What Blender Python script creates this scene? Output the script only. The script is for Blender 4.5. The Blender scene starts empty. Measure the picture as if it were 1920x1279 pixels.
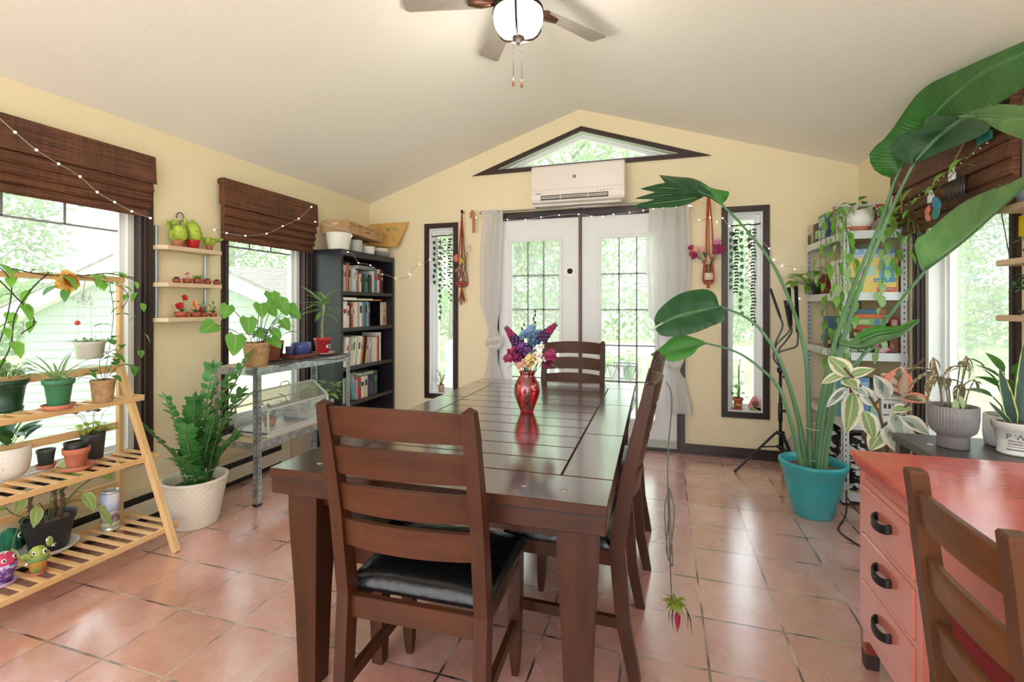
import bpy, math, random
from mathutils import Vector, Matrix, Euler
R = math.radians
PI = math.pi
SC = bpy.context.scene
COL = SC.collection
random.seed(7)

# ---------------------------------------------------------------- camera
cam_data = bpy.data.cameras.new('camera')
cam = bpy.data.objects.new('camera', cam_data)
COL.objects.link(cam)
cam.location = (0, 0, 1.30)
cam.rotation_euler = (R(90), 0, R(17.395))
cam_data.sensor_width = 36.0
cam_data.lens = 900.3 / 1920 * 36
cam_data.shift_y = -66.1 / 1920
cam_data.clip_start = 0.02
cam_data.clip_end = 400
SC.camera = cam

# ---------------------------------------------------------------- world, sun, exposure
world = bpy.data.worlds.new('overcast_sky')
SC.world = world
world.use_nodes = True
wn = world.node_tree
wn.nodes.clear()
w_out = wn.nodes.new('ShaderNodeOutputWorld')
w_bg = wn.nodes.new('ShaderNodeBackground')
w_ramp = wn.nodes.new('ShaderNodeValToRGB')
w_sep = wn.nodes.new('ShaderNodeSeparateXYZ')
w_tc = wn.nodes.new('ShaderNodeTexCoord')
wn.links.new(w_tc.outputs['Generated'], w_sep.inputs[0])
wn.links.new(w_sep.outputs['Z'], w_ramp.inputs[0])
wn.links.new(w_ramp.outputs[0], w_bg.inputs[0])
wn.links.new(w_bg.outputs[0], w_out.inputs[0])
w_ramp.color_ramp.elements[0].color = (0.94, 0.97, 1.0, 1)
w_ramp.color_ramp.elements[0].position = 0.0
w_ramp.color_ramp.elements[1].color = (0.86, 0.93, 1.0, 1)
w_ramp.color_ramp.elements[1].position = 0.7
w_bg.inputs[1].default_value = 1.55

sun_data = bpy.data.lights.new('hazy_sun', 'SUN')
sun = bpy.data.objects.new('hazy_sun', sun_data)
COL.objects.link(sun)
sun_data.energy = 2.8
sun_data.angle = R(25)
sun_data.color = (1.0, 0.97, 0.92)
sun.rotation_euler = (R(24), 0, R(4))

SC.view_settings.view_transform = 'Standard'
SC.view_settings.look = 'None'
SC.view_settings.gamma = 1
SC.view_settings.use_curve_mapping = False
SC.view_settings.exposure = 1.35

# ---------------------------------------------------------------- materials
MATS = {}


def srgb(c):
    return tuple((x / 12.92 if x <= 0.04045 else ((x + 0.055) / 1.055) ** 2.4) for x in (v / 255.0 for v in c))


def _mix(nt, fac, a, b):
    n = nt.nodes.new('ShaderNodeMix')
    n.data_type = 'RGBA'
    if isinstance(fac, (int, float)):
        n.inputs[0].default_value = fac
    else:
        nt.links.new(fac, n.inputs[0])
    for i, v in ((6, a), (7, b)):
        if isinstance(v, (tuple, list)):
            n.inputs[i].default_value = (*v[:3], 1)
        else:
            nt.links.new(v, n.inputs[i])
    return n.outputs[2]


def _math(nt, op, a, b=None, c=None):
    n = nt.nodes.new('ShaderNodeMath')
    n.operation = op
    for i, v in enumerate((a, b, c)):
        if v is None:
            continue
        if isinstance(v, (int, float)):
            n.inputs[i].default_value = v
        else:
            nt.links.new(v, n.inputs[i])
    return n.outputs[0]


def _noise(nt, scale, detail=3, vec=None, rough=0.5):
    n = nt.nodes.new('ShaderNodeTexNoise')
    n.inputs['Scale'].default_value = scale
    n.inputs['Detail'].default_value = detail
    n.inputs['Roughness'].default_value = rough
    if vec is not None:
        nt.links.new(vec, n.inputs['Vector'])
    return n.outputs[0]


def _ramp(nt, fac, a, b):
    n = nt.nodes.new('ShaderNodeMapRange')
    nt.links.new(fac, n.inputs[0])
    n.inputs[1].default_value = a
    n.inputs[2].default_value = b
    return n.outputs[0]


def _coords(nt, scale=(1, 1, 1), rot=(0, 0, 0), kind='Object'):
    t = nt.nodes.new('ShaderNodeTexCoord')
    m = nt.nodes.new('ShaderNodeMapping')
    m.inputs['Scale'].default_value = scale
    m.inputs['Rotation'].default_value = rot
    nt.links.new(t.outputs[kind], m.inputs[0])
    return m.outputs[0]


def base_mat(name):
    m = bpy.data.materials.new(name)
    m.use_nodes = True
    nt = m.node_tree
    return m, nt, nt.nodes['Principled BSDF']


def mat(name, rgb, rough=0.5, metal=0.0, rgb2=None, scale=8.0, stretch=(1, 1, 1), lo=0.35, hi=0.65, bump=0.0,
        bump_scale=None, trans=0.0, spec=None, coat=0.0, emit=None, detail=3):
    """a named surface: one or two colours mixed by noise, gloss and a little relief"""
    if name in MATS:
        return MATS[name]
    m, nt, p = base_mat(name)
    c1 = srgb(rgb)
    p.inputs['Roughness'].default_value = rough
    p.inputs['Metallic'].default_value = metal
    if spec is not None:
        p.inputs['Specular IOR Level'].default_value = spec
    if coat:
        p.inputs['Coat Weight'].default_value = coat
        p.inputs['Coat Roughness'].default_value = 0.12
    p.inputs['Base Color'].default_value = (*c1, 1)
    col = None
    if rgb2 is not None:
        v = _coords(nt, stretch)
        f = _ramp(nt, _noise(nt, scale, detail, v), lo, hi)
        col = _mix(nt, f, c1, srgb(rgb2))
        nt.links.new(col, p.inputs['Base Color'])
    if bump:
        v = _coords(nt, stretch)
        b = nt.nodes.new('ShaderNodeBump')
        b.inputs['Strength'].default_value = bump
        b.inputs['Distance'].default_value = 0.01
        nt.links.new(_noise(nt, bump_scale or scale * 3, 3, v), b.inputs['Height'])
        nt.links.new(b.outputs[0], p.inputs['Normal'])
    if trans:
        out = nt.nodes['Material Output']
        t = nt.nodes.new('ShaderNodeBsdfTranslucent')
        if col is not None:
            nt.links.new(col, t.inputs[0])
        else:
            t.inputs[0].default_value = (*c1, 1)
        mx = nt.nodes.new('ShaderNodeMixShader')
        mx.inputs[0].default_value = trans
        nt.links.new(p.outputs[0], mx.inputs[1])
        nt.links.new(t.outputs[0], mx.inputs[2])
        nt.links.new(mx.outputs[0], out.inputs[0])
    if emit:
        p.inputs['Emission Color'].default_value = (*srgb(emit[0]), 1)
        p.inputs['Emission Strength'].default_value = emit[1]
    MATS[name] = m
    return m


def glass_mat(name, tint=(1, 1, 1), gloss=0.08, rough=0.02, veil=0.0):
    if name in MATS:
        return MATS[name]
    m = bpy.data.materials.new(name)
    m.use_nodes = True
    nt = m.node_tree
    nt.nodes.clear()
    out = nt.nodes.new('ShaderNodeOutputMaterial')
    tr = nt.nodes.new('ShaderNodeBsdfTransparent')
    tr.inputs[0].default_value = (*tint, 1)
    gl = nt.nodes.new('ShaderNodeBsdfGlossy')
    gl.inputs['Roughness'].default_value = rough
    fr = nt.nodes.new('ShaderNodeLayerWeight')
    fr.inputs[0].default_value = 0.25
    k = _math(nt, 'MULTIPLY_ADD', fr.outputs['Fresnel'], 0.5, gloss)
    mx = nt.nodes.new('ShaderNodeMixShader')
    nt.links.new(k, mx.inputs[0])
    nt.links.new(tr.outputs[0], mx.inputs[1])
    nt.links.new(gl.outputs[0], mx.inputs[2])
    last = mx.outputs[0]
    if veil:
        df = nt.nodes.new('ShaderNodeBsdfTranslucent')
        df.inputs[0].default_value = (0.95, 0.97, 0.96, 1)
        m2 = nt.nodes.new('ShaderNodeMixShader')
        m2.inputs[0].default_value = veil
        nt.links.new(last, m2.inputs[1])
        nt.links.new(df.outputs[0], m2.inputs[2])
        last = m2.outputs[0]
    nt.links.new(last, out.inputs[0])
    MATS[name] = m
    return m


def wood_mat(name, dark, light, axis=0, scale=6.0, rough=0.35, bump=0.05, coat=0.0, stretch=0.08, coat_ior=1.5, spec=0.5):
    """streaky wood, grain along the given axis of the object"""
    if name in MATS:
        return MATS[name]
    m, nt, p = base_mat(name)
    st = [1.0, 1.0, 1.0]
    st[axis] = stretch
    v = _coords(nt, tuple(st))
    a = _noise(nt, scale * 5, 5, v, 0.6)
    b = _noise(nt, scale * 0.6, 2, _coords(nt))
    f = _ramp(nt, _math(nt, 'MULTIPLY_ADD', b, 0.6, _math(nt, 'MULTIPLY', a, 0.6)), 0.35, 0.85)
    nt.links.new(_mix(nt, f, srgb(dark), srgb(light)), p.inputs['Base Color'])
    p.inputs['Roughness'].default_value = rough
    p.inputs['Specular IOR Level'].default_value = spec
    if coat:
        p.inputs['Coat Weight'].default_value = coat
        p.inputs['Coat Roughness'].default_value = 0.15
        p.inputs['Coat IOR'].default_value = coat_ior
    if bump:
        bn = nt.nodes.new('ShaderNodeBump')
        bn.inputs['Strength'].default_value = bump
        bn.inputs['Distance'].default_value = 0.004
        nt.links.new(a, bn.inputs['Height'])
        nt.links.new(bn.outputs[0], p.inputs['Normal'])
    MATS[name] = m
    return m


def leaf_mat(name, rgb, rgb2, rough=0.38, trans=0.3, rib=None, edge=None, edge_w=0.72, mottled=None, patch_scale=14.0, veins=0):
    """leaf surface: noise between two greens, optional pale midrib, pale margin or mottled patches (all by leaf UV)"""
    if name in MATS:
        return MATS[name]
    m, nt, p = base_mat(name)
    col = _mix(nt, _ramp(nt, _noise(nt, 9, 3, _coords(nt)), 0.3, 0.7), srgb(rgb), srgb(rgb2))
    uv = nt.nodes.new('ShaderNodeUVMap')
    sp = nt.nodes.new('ShaderNodeSeparateXYZ')
    nt.links.new(uv.outputs[0], sp.inputs[0])
    off = _math(nt, 'MULTIPLY', _math(nt, 'ABSOLUTE', _math(nt, 'SUBTRACT', sp.outputs[0], 0.5)), 2.0)
    if mottled:
        f = _ramp(nt, _noise(nt, patch_scale, 2, _coords(nt)), 0.52, 0.58)
        col = _mix(nt, f, col, srgb(mottled))
    if edge:
        e = _math(nt, 'MULTIPLY_ADD', _noise(nt, 30, 2, _coords(nt)), 0.5, _math(nt, 'SUBTRACT', off, 0.25))
        col = _mix(nt, _ramp(nt, e, edge_w - 0.03, edge_w + 0.03), col, srgb(edge))
    if rib:
        col = _mix(nt, _ramp(nt, off, 0.09, 0.05), col, srgb(rib))
    nt.links.new(col, p.inputs['Base Color'])
    p.inputs['Roughness'].default_value = rough
    if veins:
        w = _math(nt, 'SINE', _math(nt, 'MULTIPLY', _math(nt, 'MULTIPLY_ADD', off, -0.10, sp.outputs[1]), veins * 6.2832))
        w = _math(nt, 'MULTIPLY_ADD', _noise(nt, 6, 2, _coords(nt)), 2.0, w)
        b = nt.nodes.new('ShaderNodeBump')
        b.inputs['Strength'].default_value = 0.22
        b.inputs['Distance'].default_value = 0.004
        nt.links.new(w, b.inputs['Height'])
        nt.links.new(b.outputs[0], p.inputs['Normal'])
    out = nt.nodes['Material Output']
    t = nt.nodes.new('ShaderNodeBsdfTranslucent')
    nt.links.new(col, t.inputs[0])
    mx = nt.nodes.new('ShaderNodeMixShader')
    mx.inputs[0].default_value = trans
    nt.links.new(p.outputs[0], mx.inputs[1])
    nt.links.new(t.outputs[0], mx.inputs[2])
    nt.links.new(mx.outputs[0], out.inputs[0])
    MATS[name] = m
    return m


# ---------------------------------------------------------------- mesh collector
def frame_of(d, up=(0, 0, 1)):
    d = Vector(d).normalized()
    u = Vector(up)
    s = d.cross(u)
    if s.length < 1e-4:
        s = d.cross(Vector((0, 1, 0)))
        if s.length < 1e-4:
            s = d.cross(Vector((1, 0, 0)))
    s.normalize()
    n = s.cross(d).normalized()
    return d, s, n


SHAPES = {
    'ovate': lambda v: max(0.0, math.sin(PI * v ** 0.75)) ** 0.85,
    'heart': lambda v: (min(1.0, 0.55 + 3.2 * v) * max(0.0, 1 - v ** 1.7) ** 0.75) if v > 0 else 0.45,
    'lance': lambda v: max(0.0, math.sin(PI * v ** 0.8)) ** 1.0,
    'blade': lambda v: min(1.0, 0.55 + 2.5 * v) * max(0.0, 1 - v ** 3.0) ** 0.8,
    'obov': lambda v: max(0.0, math.sin(PI * v ** 1.3)) ** 0.8,
    'round': lambda v: max(0.0, 1 - (2 * v - 1) ** 2) ** 0.5,
}


class MB:
    def __init__(self):
        self.v, self.f, self.m, self.s, self.uv = [], [], [], [], {}

    def add(self, verts, faces, m=0, smooth=False, uvs=None):
        o = len(self.v)
        self.v += [Vector(p) for p in verts]
        if uvs:
            for i, t in enumerate(uvs):
                self.uv[o + i] = t
        for f in faces:
            self.f.append(tuple(o + i for i in f))
            self.m.append(m)
            self.s.append(smooth)
        return self

    def box(self, x0, x1, y0, y1, z0, z1, m=0, M=None):
        vs = [Vector((x, y, z)) for x in (x0, x1) for y in (y0, y1) for z in (z0, z1)]
        if M is not None:
            vs = [M @ p for p in vs]
        return self.add(vs, [(0, 1, 3, 2), (4, 6, 7, 5), (0, 4, 5, 1), (2, 3, 7, 6), (0, 2, 6, 4), (1, 5, 7, 3)], m)

    def beam(self, p0, p1, w, h, m=0, up=(0, 0, 1), taper=1.0):
        """bar from p0 to p1, w across, h along the up side"""
        p0, p1 = Vector(p0), Vector(p1)
        d, s, n = frame_of(p1 - p0, up)
        vs = []
        for p, k in ((p0, 1.0), (p1, taper)):
            for a, b in ((-1, -1), (1, -1), (1, 1), (-1, 1)):
                vs.append(p + s * (a * w * k / 2) + n * (b * h * k / 2))
        return self.add(vs, [(3, 2, 1, 0), (4, 5, 6, 7), (0, 1, 5, 4), (1, 2, 6, 5), (2, 3, 7, 6), (3, 0, 4, 7)], m)

    def tube(self, pts, r, n=6, m=0, cap=True):
        pts = [Vector(p) for p in pts]
        k = len(pts)
        rs = r if isinstance(r, (list, tuple)) else [r] * k
        o = len(self.v)
        up = Vector((0.13, 0.21, 0.97))
        vs, fs = [], []
        for i, p in enumerate(pts):
            t = (pts[min(i + 1, k - 1)] - pts[max(i - 1, 0)])
            if t.length < 1e-7:
                t = Vector((0, 0, 1))
            d, s, nn = frame_of(t, up)
            up = nn
            for j in range(n):
                a = 2 * PI * j / n
                vs.append(p + (s * math.cos(a) + nn * math.sin(a)) * rs[i])
        for i in range(k - 1):
            for j in range(n):
                a, b = i * n + j, i * n + (j + 1) % n
                fs.append((a, b, b + n, a + n))
        if cap:
            fs.append(tuple(range(n - 1, -1, -1)))
            fs.append(tuple((k - 1) * n + j for j in range(n)))
        return self.add(vs, fs, m, True)

    def lathe(self, prof, n=24, c=(0, 0, 0), m=0, M=None, sx=1.0, sy=1.0, smooth=True, wob=None):
        """turn (r, z) profile about the z axis through c"""
        c = Vector(c)
        vs, fs = [], []
        for (r, z) in prof:
            for j in range(n):
                a = 2 * PI * j / n
                k = r * (wob(a, z) if wob else 1.0)
                vs.append(Vector((k * math.cos(a) * sx, k * math.sin(a) * sy, z)))
        if M is not None:
            vs = [M @ p for p in vs]
        vs = [p + c for p in vs]
        for i in range(len(prof) - 1):
            for j in range(n):
                a, b = i * n + j, i * n + (j + 1) % n
                fs.append((a, b, b + n, a + n))
        if prof[0][0] > 1e-5:
            fs.append(tuple(range(n - 1, -1, -1)))
        if prof[-1][0] > 1e-5:
            fs.append(tuple((len(prof) - 1) * n + j for j in range(n)))
        return self.add(vs, fs, m, smooth)

    def ball(self, c, r, n=10, k=6, m=0, M=None):
        r = (r, r, r) if isinstance(r, (int, float)) else r
        prof = [(math.sin(PI * i / k), -math.cos(PI * i / k)) for i in range(k + 1)]
        prof[0] = (1e-6, -1)
        prof[-1] = (1e-6, 1)
        S = Matrix.Diagonal((*r, 1))
        return self.lathe(prof, n, c, m, (M @ S) if M is not None else S)

    def prism(self, poly, t0, t1, axis='y', m=0):
        """extrude a 2D outline: axis y -> points are (x, z); axis x -> (y, z); axis z -> (x, y)"""
        def at(p, t):
            return {'y': (p[0], t, p[1]), 'x': (t, p[0], p[1]), 'z': (p[0], p[1], t)}[axis]
        k = len(poly)
        vs = [at(p, t0) for p in poly] + [at(p, t1) for p in poly]
        fs = [tuple(range(k)), tuple(range(2 * k - 1, k - 1, -1))]
        fs += [(i, i + k, (i + 1) % k + k, (i + 1) % k) for i in range(k)]
        return self.add(vs, fs, m)

    def leaf(self, base, d, L, W, m=0, shape='ovate', droop=0.3, fold=0.15, up=(0, 0, 1), nv=6, nu=1, wave=0.0, roll=0.0):
        base = Vector(base)
        d, s, n = frame_of(d, up)
        if roll:
            q = Matrix.Rotation(roll, 3, d)
            s, n = q @ s, q @ n
        w = SHAPES[shape]
        us = [i / nu for i in range(-nu, nu + 1)]
        vs, fs, uvs = [], [], []
        for j in range(nv + 1):
            v = j / nv
            p = base + d * (L * v * (1 - 0.15 * droop * v)) - n * (droop * L * v * v)
            hw = W / 2 * w(v) + (0.0004 if v in (0.0, 1.0) else 0)
            back = -0.12 * L if (shape == 'heart' and j == 0) else 0.0
            for u in us:
                q = p + s * (u * hw) + n * (fold * hw * abs(u) + wave * W * math.sin(9 * v + 2 * u) * abs(u))
                if back and abs(u) > 0.5:
                    q = q + d * back
                vs.append(q)
                uvs.append((0.5 + u / 2, v))
        k = len(us)
        for j in range(nv):
            for i in range(k - 1):
                a = j * k + i
                fs.append((a, a + 1, a + 1 + k, a + k))
        return self.add(vs, fs, m, True, uvs)

    def bevelbox(self, x0, x1, y0, y1, z0, z1, b, m=0, M=None):
        """box with chamfered edges"""
        cx, cy, cz = (x0 + x1) / 2, (y0 + y1) / 2, (z0 + z1) / 2
        hx, hy, hz = (x1 - x0) / 2, (y1 - y0) / 2, (z1 - z0) / 2
        b = min(b, hx * 0.9, hy * 0.9, hz * 0.9)
        vs, idx = [], {}
        for sx in (-1, 1):
            for sy in (-1, 1):
                for sz in (-1, 1):
                    for ax in range(3):
                        q = [hx - b, hy - b, hz - b]
                        q[ax] += b
                        idx[(sx, sy, sz, ax)] = len(vs)
                        vs.append(Vector((cx + sx * q[0], cy + sy * q[1], cz + sz * q[2])))
        fs = []
        for ax in range(3):
            o1, o2 = (ax + 1) % 3, (ax + 2) % 3
            for sgn in (-1, 1):
                loop = []
                for (a, c) in ((-1, -1), (1, -1), (1, 1), (-1, 1)):
                    t = [0, 0, 0]
                    t[ax], t[o1], t[o2] = sgn, a, c
                    loop.append(idx[(*t, ax)])
                fs.append(tuple(loop if sgn > 0 else loop[::-1]))
            for a in (-1, 1):
                for c in (-1, 1):
                    q = []
                    for sgn, axx in ((-1, o1), (1, o1), (1, o2), (-1, o2)):
                        t = [0, 0, 0]
                        t[ax], t[o1], t[o2] = sgn, a, c
                        q.append(idx[(*t, axx)])
                    fs.append(tuple(q if a * c > 0 else q[::-1]))
        for sx in (-1, 1):
            for sy in (-1, 1):
                for sz in (-1, 1):
                    q = [idx[(sx, sy, sz, a)] for a in range(3)]
                    fs.append(tuple(q if sx * sy * sz > 0 else q[::-1]))
        if M is not None:
            vs = [M @ p for p in vs]
        return self.add(vs, fs, m)

    def build(self, name, mats, parent=None, loc=None, world=False, rot=None):
        """link everything collected as ONE mesh object; world=True: coordinates are room coordinates"""
        if not isinstance(mats, (list, tuple)):
            mats = [mats]
        off = Vector((0, 0, 0))
        if world:
            q = parent
            while q is not None:
                off += q.location
                q = q.parent
            if loc is not None:
                off += Vector(loc)
        me = bpy.data.meshes.new(name)
        me.from_pydata([tuple(p - off) for p in self.v], [], self.f)
        for x in mats:
            me.materials.append(x)
        for p, mi, sm in zip(me.polygons, self.m, self.s):
            p.material_index = mi
            p.use_smooth = sm
        if self.uv:
            l = me.uv_layers.new(name='UVMap')
            for i, lp in enumerate(me.loops):
                l.data[i].uv = self.uv.get(lp.vertex_index, (0.5, 0.5))
        me.update()
        o = bpy.data.objects.new(name, me)
        COL.objects.link(o)
        if parent is not None:
            o.parent = parent
        if loc is not None:
            o.location = loc
        if rot is not None:
            o.rotation_euler = rot
        return o


def tag(o, label, cat, group=None):
    o['label'] = label
    o['category'] = cat
    if group:
        o['group'] = group
    return o


def thing(name, label, cat, loc=(0, 0, 0), rz=0.0, group=None):
    o = bpy.data.objects.new(name, None)
    o.empty_display_size = 0.05
    COL.objects.link(o)
    o.location = loc
    o.rotation_euler = (0, 0, rz)
    return tag(o, label, cat, group)


def struct(o):
    o['kind'] = 'structure'
    return o


def copy_tree(o, parent=None):
    c = o.copy()
    COL.objects.link(c)
    if parent is not None:
        c.parent = parent
    for ch in [x for x in KIDS(o)]:
        copy_tree(ch, c)
    return c


def KIDS(o):
    return [x for x in COL.objects if x.parent == o]


def lettering(text, size, m, parent, loc, rot, name='lettering', depth=0.0006, align='CENTER'):
    cu = bpy.data.curves.new(name, 'FONT')
    cu.body = text
    cu.size = size
    cu.extrude = depth
    cu.align_x = align
    cu.align_y = 'CENTER'
    o = bpy.data.objects.new(name + '_outline', cu)
    COL.objects.link(o)
    bpy.context.view_layer.update()
    me = bpy.data.meshes.new_from_object(o.evaluated_get(bpy.context.evaluated_depsgraph_get()))
    bpy.data.objects.remove(o)
    me.materials.clear()
    me.materials.append(m)
    t = bpy.data.objects.new(name, me)
    COL.objects.link(t)
    t.parent = parent
    t.location = loc
    t.rotation_euler = rot
    return t


def arc(p0, p1, lift=(0, 0, 0), n=8):
    """curved path from p0 to p1, bowed by lift"""
    p0, p1, l = Vector(p0), Vector(p1), Vector(lift)
    return [p0.lerp(p1, i / n) + l * (4 * (i / n) * (1 - i / n)) for i in range(n + 1)]


def spline(pts, n=6):
    """smooth path through the points"""
    P = [Vector(p) for p in pts]
    out = []
    for i in range(len(P) - 1):
        a, b = P[max(i - 1, 0)], P[min(i + 2, len(P) - 1)]
        for j in range(n):
            t = j / n
            q = 0.5 * ((2 * P[i]) + (P[i + 1] - a) * t + (2 * a - 5 * P[i] + 4 * P[i + 1] - b) * t * t + (3 * P[i] - a - 3 * P[i + 1] + b) * t ** 3)
            out.append(q)
    out.append(P[-1])
    return out

# ---------------------------------------------------------------- shared surfaces
WALL = mat('cream_wall_paint', (242, 227, 192), 0.75, bump=0.12, bump_scale=60)
CEIL = mat('pale_ceiling_paint', (247, 245, 239), 0.8, bump=0.1, bump_scale=40)
TRIM = wood_mat('dark_espresso_trim', (36, 24, 24), (66, 44, 40), 2, 5, 0.35, 0.05)
VINYL = mat('white_vinyl', (238, 240, 240), 0.4)
DOORW = mat('white_door_paint', (232, 234, 236), 0.45)
GRILLE = mat('grey_grille_bar', (150, 152, 156), 0.4)
GLASS = glass_mat('window_glass', (0.97, 0.99, 0.98), 0.02, 0.01, 0.10)  # whitish veil mixed in, standing in for the overexposed view outside
CHROME = mat('bright_steel', (200, 202, 205), 0.25, 1.0)
DARKMETAL = mat('dark_bronze_metal', (52, 42, 38), 0.4, 0.7)
BLACK = mat('black_plastic', (22, 22, 24), 0.45)
WHITE = mat('plain_white', (236, 234, 230), 0.5)
PAPER = mat('paper_edges', (232, 226, 212), 0.8)


def floor_mat():
    m, nt, p = base_mat('terracotta_floor_tiles')
    T = 0.304
    tc = nt.nodes.new('ShaderNodeTexCoord')
    sp = nt.nodes.new('ShaderNodeSeparateXYZ')
    nt.links.new(tc.outputs['Object'], sp.inputs[0])
    gx = _math(nt, 'DIVIDE', _math(nt, 'SUBTRACT', sp.outputs[0], 0.160), T)
    gy = _math(nt, 'DIVIDE', _math(nt, 'SUBTRACT', sp.outputs[1], 2.756), T)
    fx, fy = _math(nt, 'FRACT', gx), _math(nt, 'FRACT', gy)
    ex = _math(nt, 'MINIMUM', fx, _math(nt, 'SUBTRACT', 1.0, fx))
    ey = _math(nt, 'MINIMUM', fy, _math(nt, 'SUBTRACT', 1.0, fy))
    wob = _math(nt, 'MULTIPLY', _math(nt, 'SUBTRACT', _noise(nt, 40, 2, tc.outputs['Object']), 0.5), 0.012)
    e = _math(nt, 'ADD', _math(nt, 'MINIMUM', ex, ey), wob)
    grout = _ramp(nt, e, 0.018, 0.012)
    cb = nt.nodes.new('ShaderNodeCombineXYZ')
    nt.links.new(_math(nt, 'FLOOR', gx), cb.inputs[0])
    nt.links.new(_math(nt, 'FLOOR', gy), cb.inputs[1])
    wn_ = nt.nodes.new('ShaderNodeTexWhiteNoise')
    wn_.noise_dimensions = '2D'
    nt.links.new(cb.outputs[0], wn_.inputs['Vector'])
    va = nt.nodes.new('ShaderNodeVectorMath')
    va.operation = 'MULTIPLY_ADD'
    nt.links.new(wn_.outputs['Color'], va.inputs[0])
    va.inputs[1].default_value = (7, 7, 7)
    nt.links.new(tc.outputs['Object'], va.inputs[2])
    blotch = _ramp(nt, _noise(nt, 5.5, 4, va.outputs[0], 0.6), 0.28, 0.76)
    col = _mix(nt, blotch, srgb((208, 146, 131)), srgb((222, 178, 168)))
    col = _mix(nt, _math(nt, 'MULTIPLY', wn_.outputs['Value'], 0.35), col, srgb((194, 122, 104)))
    fine = _ramp(nt, _noise(nt, 26, 5, va.outputs[0], 0.7), 0.45, 0.85)
    col = _mix(nt, _math(nt, 'MULTIPLY', fine, 0.3), col, srgb((160, 92, 74)))
    gcol = _mix(nt, _ramp(nt, _noise(nt, 5, 2, tc.outputs['Object']), 0.4, 0.6), srgb((64, 44, 38)), srgb((206, 176, 162)))
    col = _mix(nt, grout, col, gcol)
    nt.links.new(col, p.inputs['Base Color'])
    rr = _math(nt, 'MULTIPLY_ADD', _noise(nt, 6, 3, va.outputs[0]), 0.18, 0.17)
    nt.links.new(_math(nt, 'MULTIPLY_ADD', grout, 0.4, rr), p.inputs['Roughness'])
    p.inputs['Specular IOR Level'].default_value = 0.7
    p.inputs['Coat Weight'].default_value = 1.0
    p.inputs['Coat Roughness'].default_value = 0.2
    p.inputs['Coat IOR'].default_value = 2.6
    h = _math(nt, 'ADD', _math(nt, 'MULTIPLY', _math(nt, 'SUBTRACT', 1.0, grout), 1.0),
              _math(nt, 'MULTIPLY', _noise(nt, 22, 4, va.outputs[0], 0.6), 0.35))
    b = nt.nodes.new('ShaderNodeBump')
    b.inputs['Strength'].default_value = 0.35
    b.inputs['Distance'].default_value = 0.004
    nt.links.new(h, b.inputs['Height'])
    nt.links.new(b.outputs[0], p.inputs['Normal'])
    return m


XL, XR, YB, YF, WT = -3.02, 1.494, 4.494, -1.9, 0.15
RIDGE = (-0.745, 3.146)
EAVE_L, EAVE_R = 2.40, 2.425
ZB, ZT = 0.345, 2.147          # all windows share these casing heights
CW = 0.05                      # casing width

struct(MB().box(XL - WT, XR + WT, YF, YB + WT, -0.08, 0).build('floor', floor_mat()))

w = MB()
for (y0, y1, z0, z1) in ((YF, 0.90, 0, EAVE_L), (2.12, 2.71, 0, EAVE_L), (3.52, YB + WT, 0, EAVE_L),
                         (0.90, 2.12, 0, ZB + CW), (0.90, 2.12, ZT - CW, EAVE_L), (2.71, 3.52, 0, ZB + CW), (2.71, 3.52, ZT - CW, EAVE_L)):
    w.box(XL - WT, XL, y0, y1, z0, z1)
struct(w.build('wall_left', WALL))
w = MB()
for (y0, y1, z0, z1) in ((YF, 0.90, 0, EAVE_R), (2.12, 2.71, 0, EAVE_R), (3.52, YB + WT, 0, EAVE_R),
                         (0.90, 2.12, 0, ZB + CW), (0.90, 2.12, ZT - CW, EAVE_R), (2.71, 3.52, 0, ZB + CW), (2.71, 3.52, ZT - CW, EAVE_R)):
    w.box(XR, XR + WT, y0, y1, z0, z1)
struct(w.build('wall_right', WALL))

NW = ((-2.355, -1.98), (0.485, 0.857))     # the two narrow windows of the gable wall
DX0, DX1, DZ = -1.56, 0.135, 2.150         # door opening
w = MB()
y0, y1 = YB, YB + WT
for (a, b, c, d) in ((XL, NW[0][0] + CW, 0, 2.17), (NW[0][0] + CW, NW[0][1] - CW, 0, ZB + CW), (NW[0][0] + CW, NW[0][1] - CW, ZT - CW, 2.17),
                     (NW[0][1] - CW, DX0, 0, 2.17), (DX0, DX1, DZ, 2.17), (DX1, NW[1][0] + CW, 0, 2.17),
                     (NW[1][0] + CW, NW[1][1] - CW, 0, ZB + CW), (NW[1][0] + CW, NW[1][1] - CW, ZT - CW, 2.17), (NW[1][1] - CW, XR, 0, 2.17)):
    w.box(a, b, y0, y1, c, d)
TRI = [(-1.818, 2.602), (0.402, 2.602), (-0.726, 2.980)]


def inset(tri, d):
    out = []
    c = Vector((sum(p[0] for p in tri) / 3, sum(p[1] for p in tri) / 3))
    L = []
    for i in range(3):
        a, b = Vector(tri[i]), Vector(tri[(i + 1) % 3])
        t = (b - a).normalized()
        n = Vector((-t.y, t.x))
        if n.dot(c - a) < 0:
            n = -n
        L.append((a + n * d, t))
    for i in range(3):
        (p, t), (q, s) = L[i - 1], L[i]
        k = (q - p).cross(s) / t.cross(s) if hasattr(t, 'cross') else 0
        out.append(tuple(p + t * k))
    return out


t1 = inset(TRI, 0.035)
ax = t1[2][0]
w.prism([(XL, 2.17), (ax, 2.17), (ax, t1[0][1]), t1[0], t1[2], (RIDGE[0], RIDGE[1]), (XL, EAVE_L)], y0, y1)
w.prism([(XR, 2.17), (XR, EAVE_R), (RIDGE[0], RIDGE[1]), t1[2], t1[1], (ax, t1[1][1]), (ax, 2.17)], y0, y1)
struct(w.build('wall_back', WALL))

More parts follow.
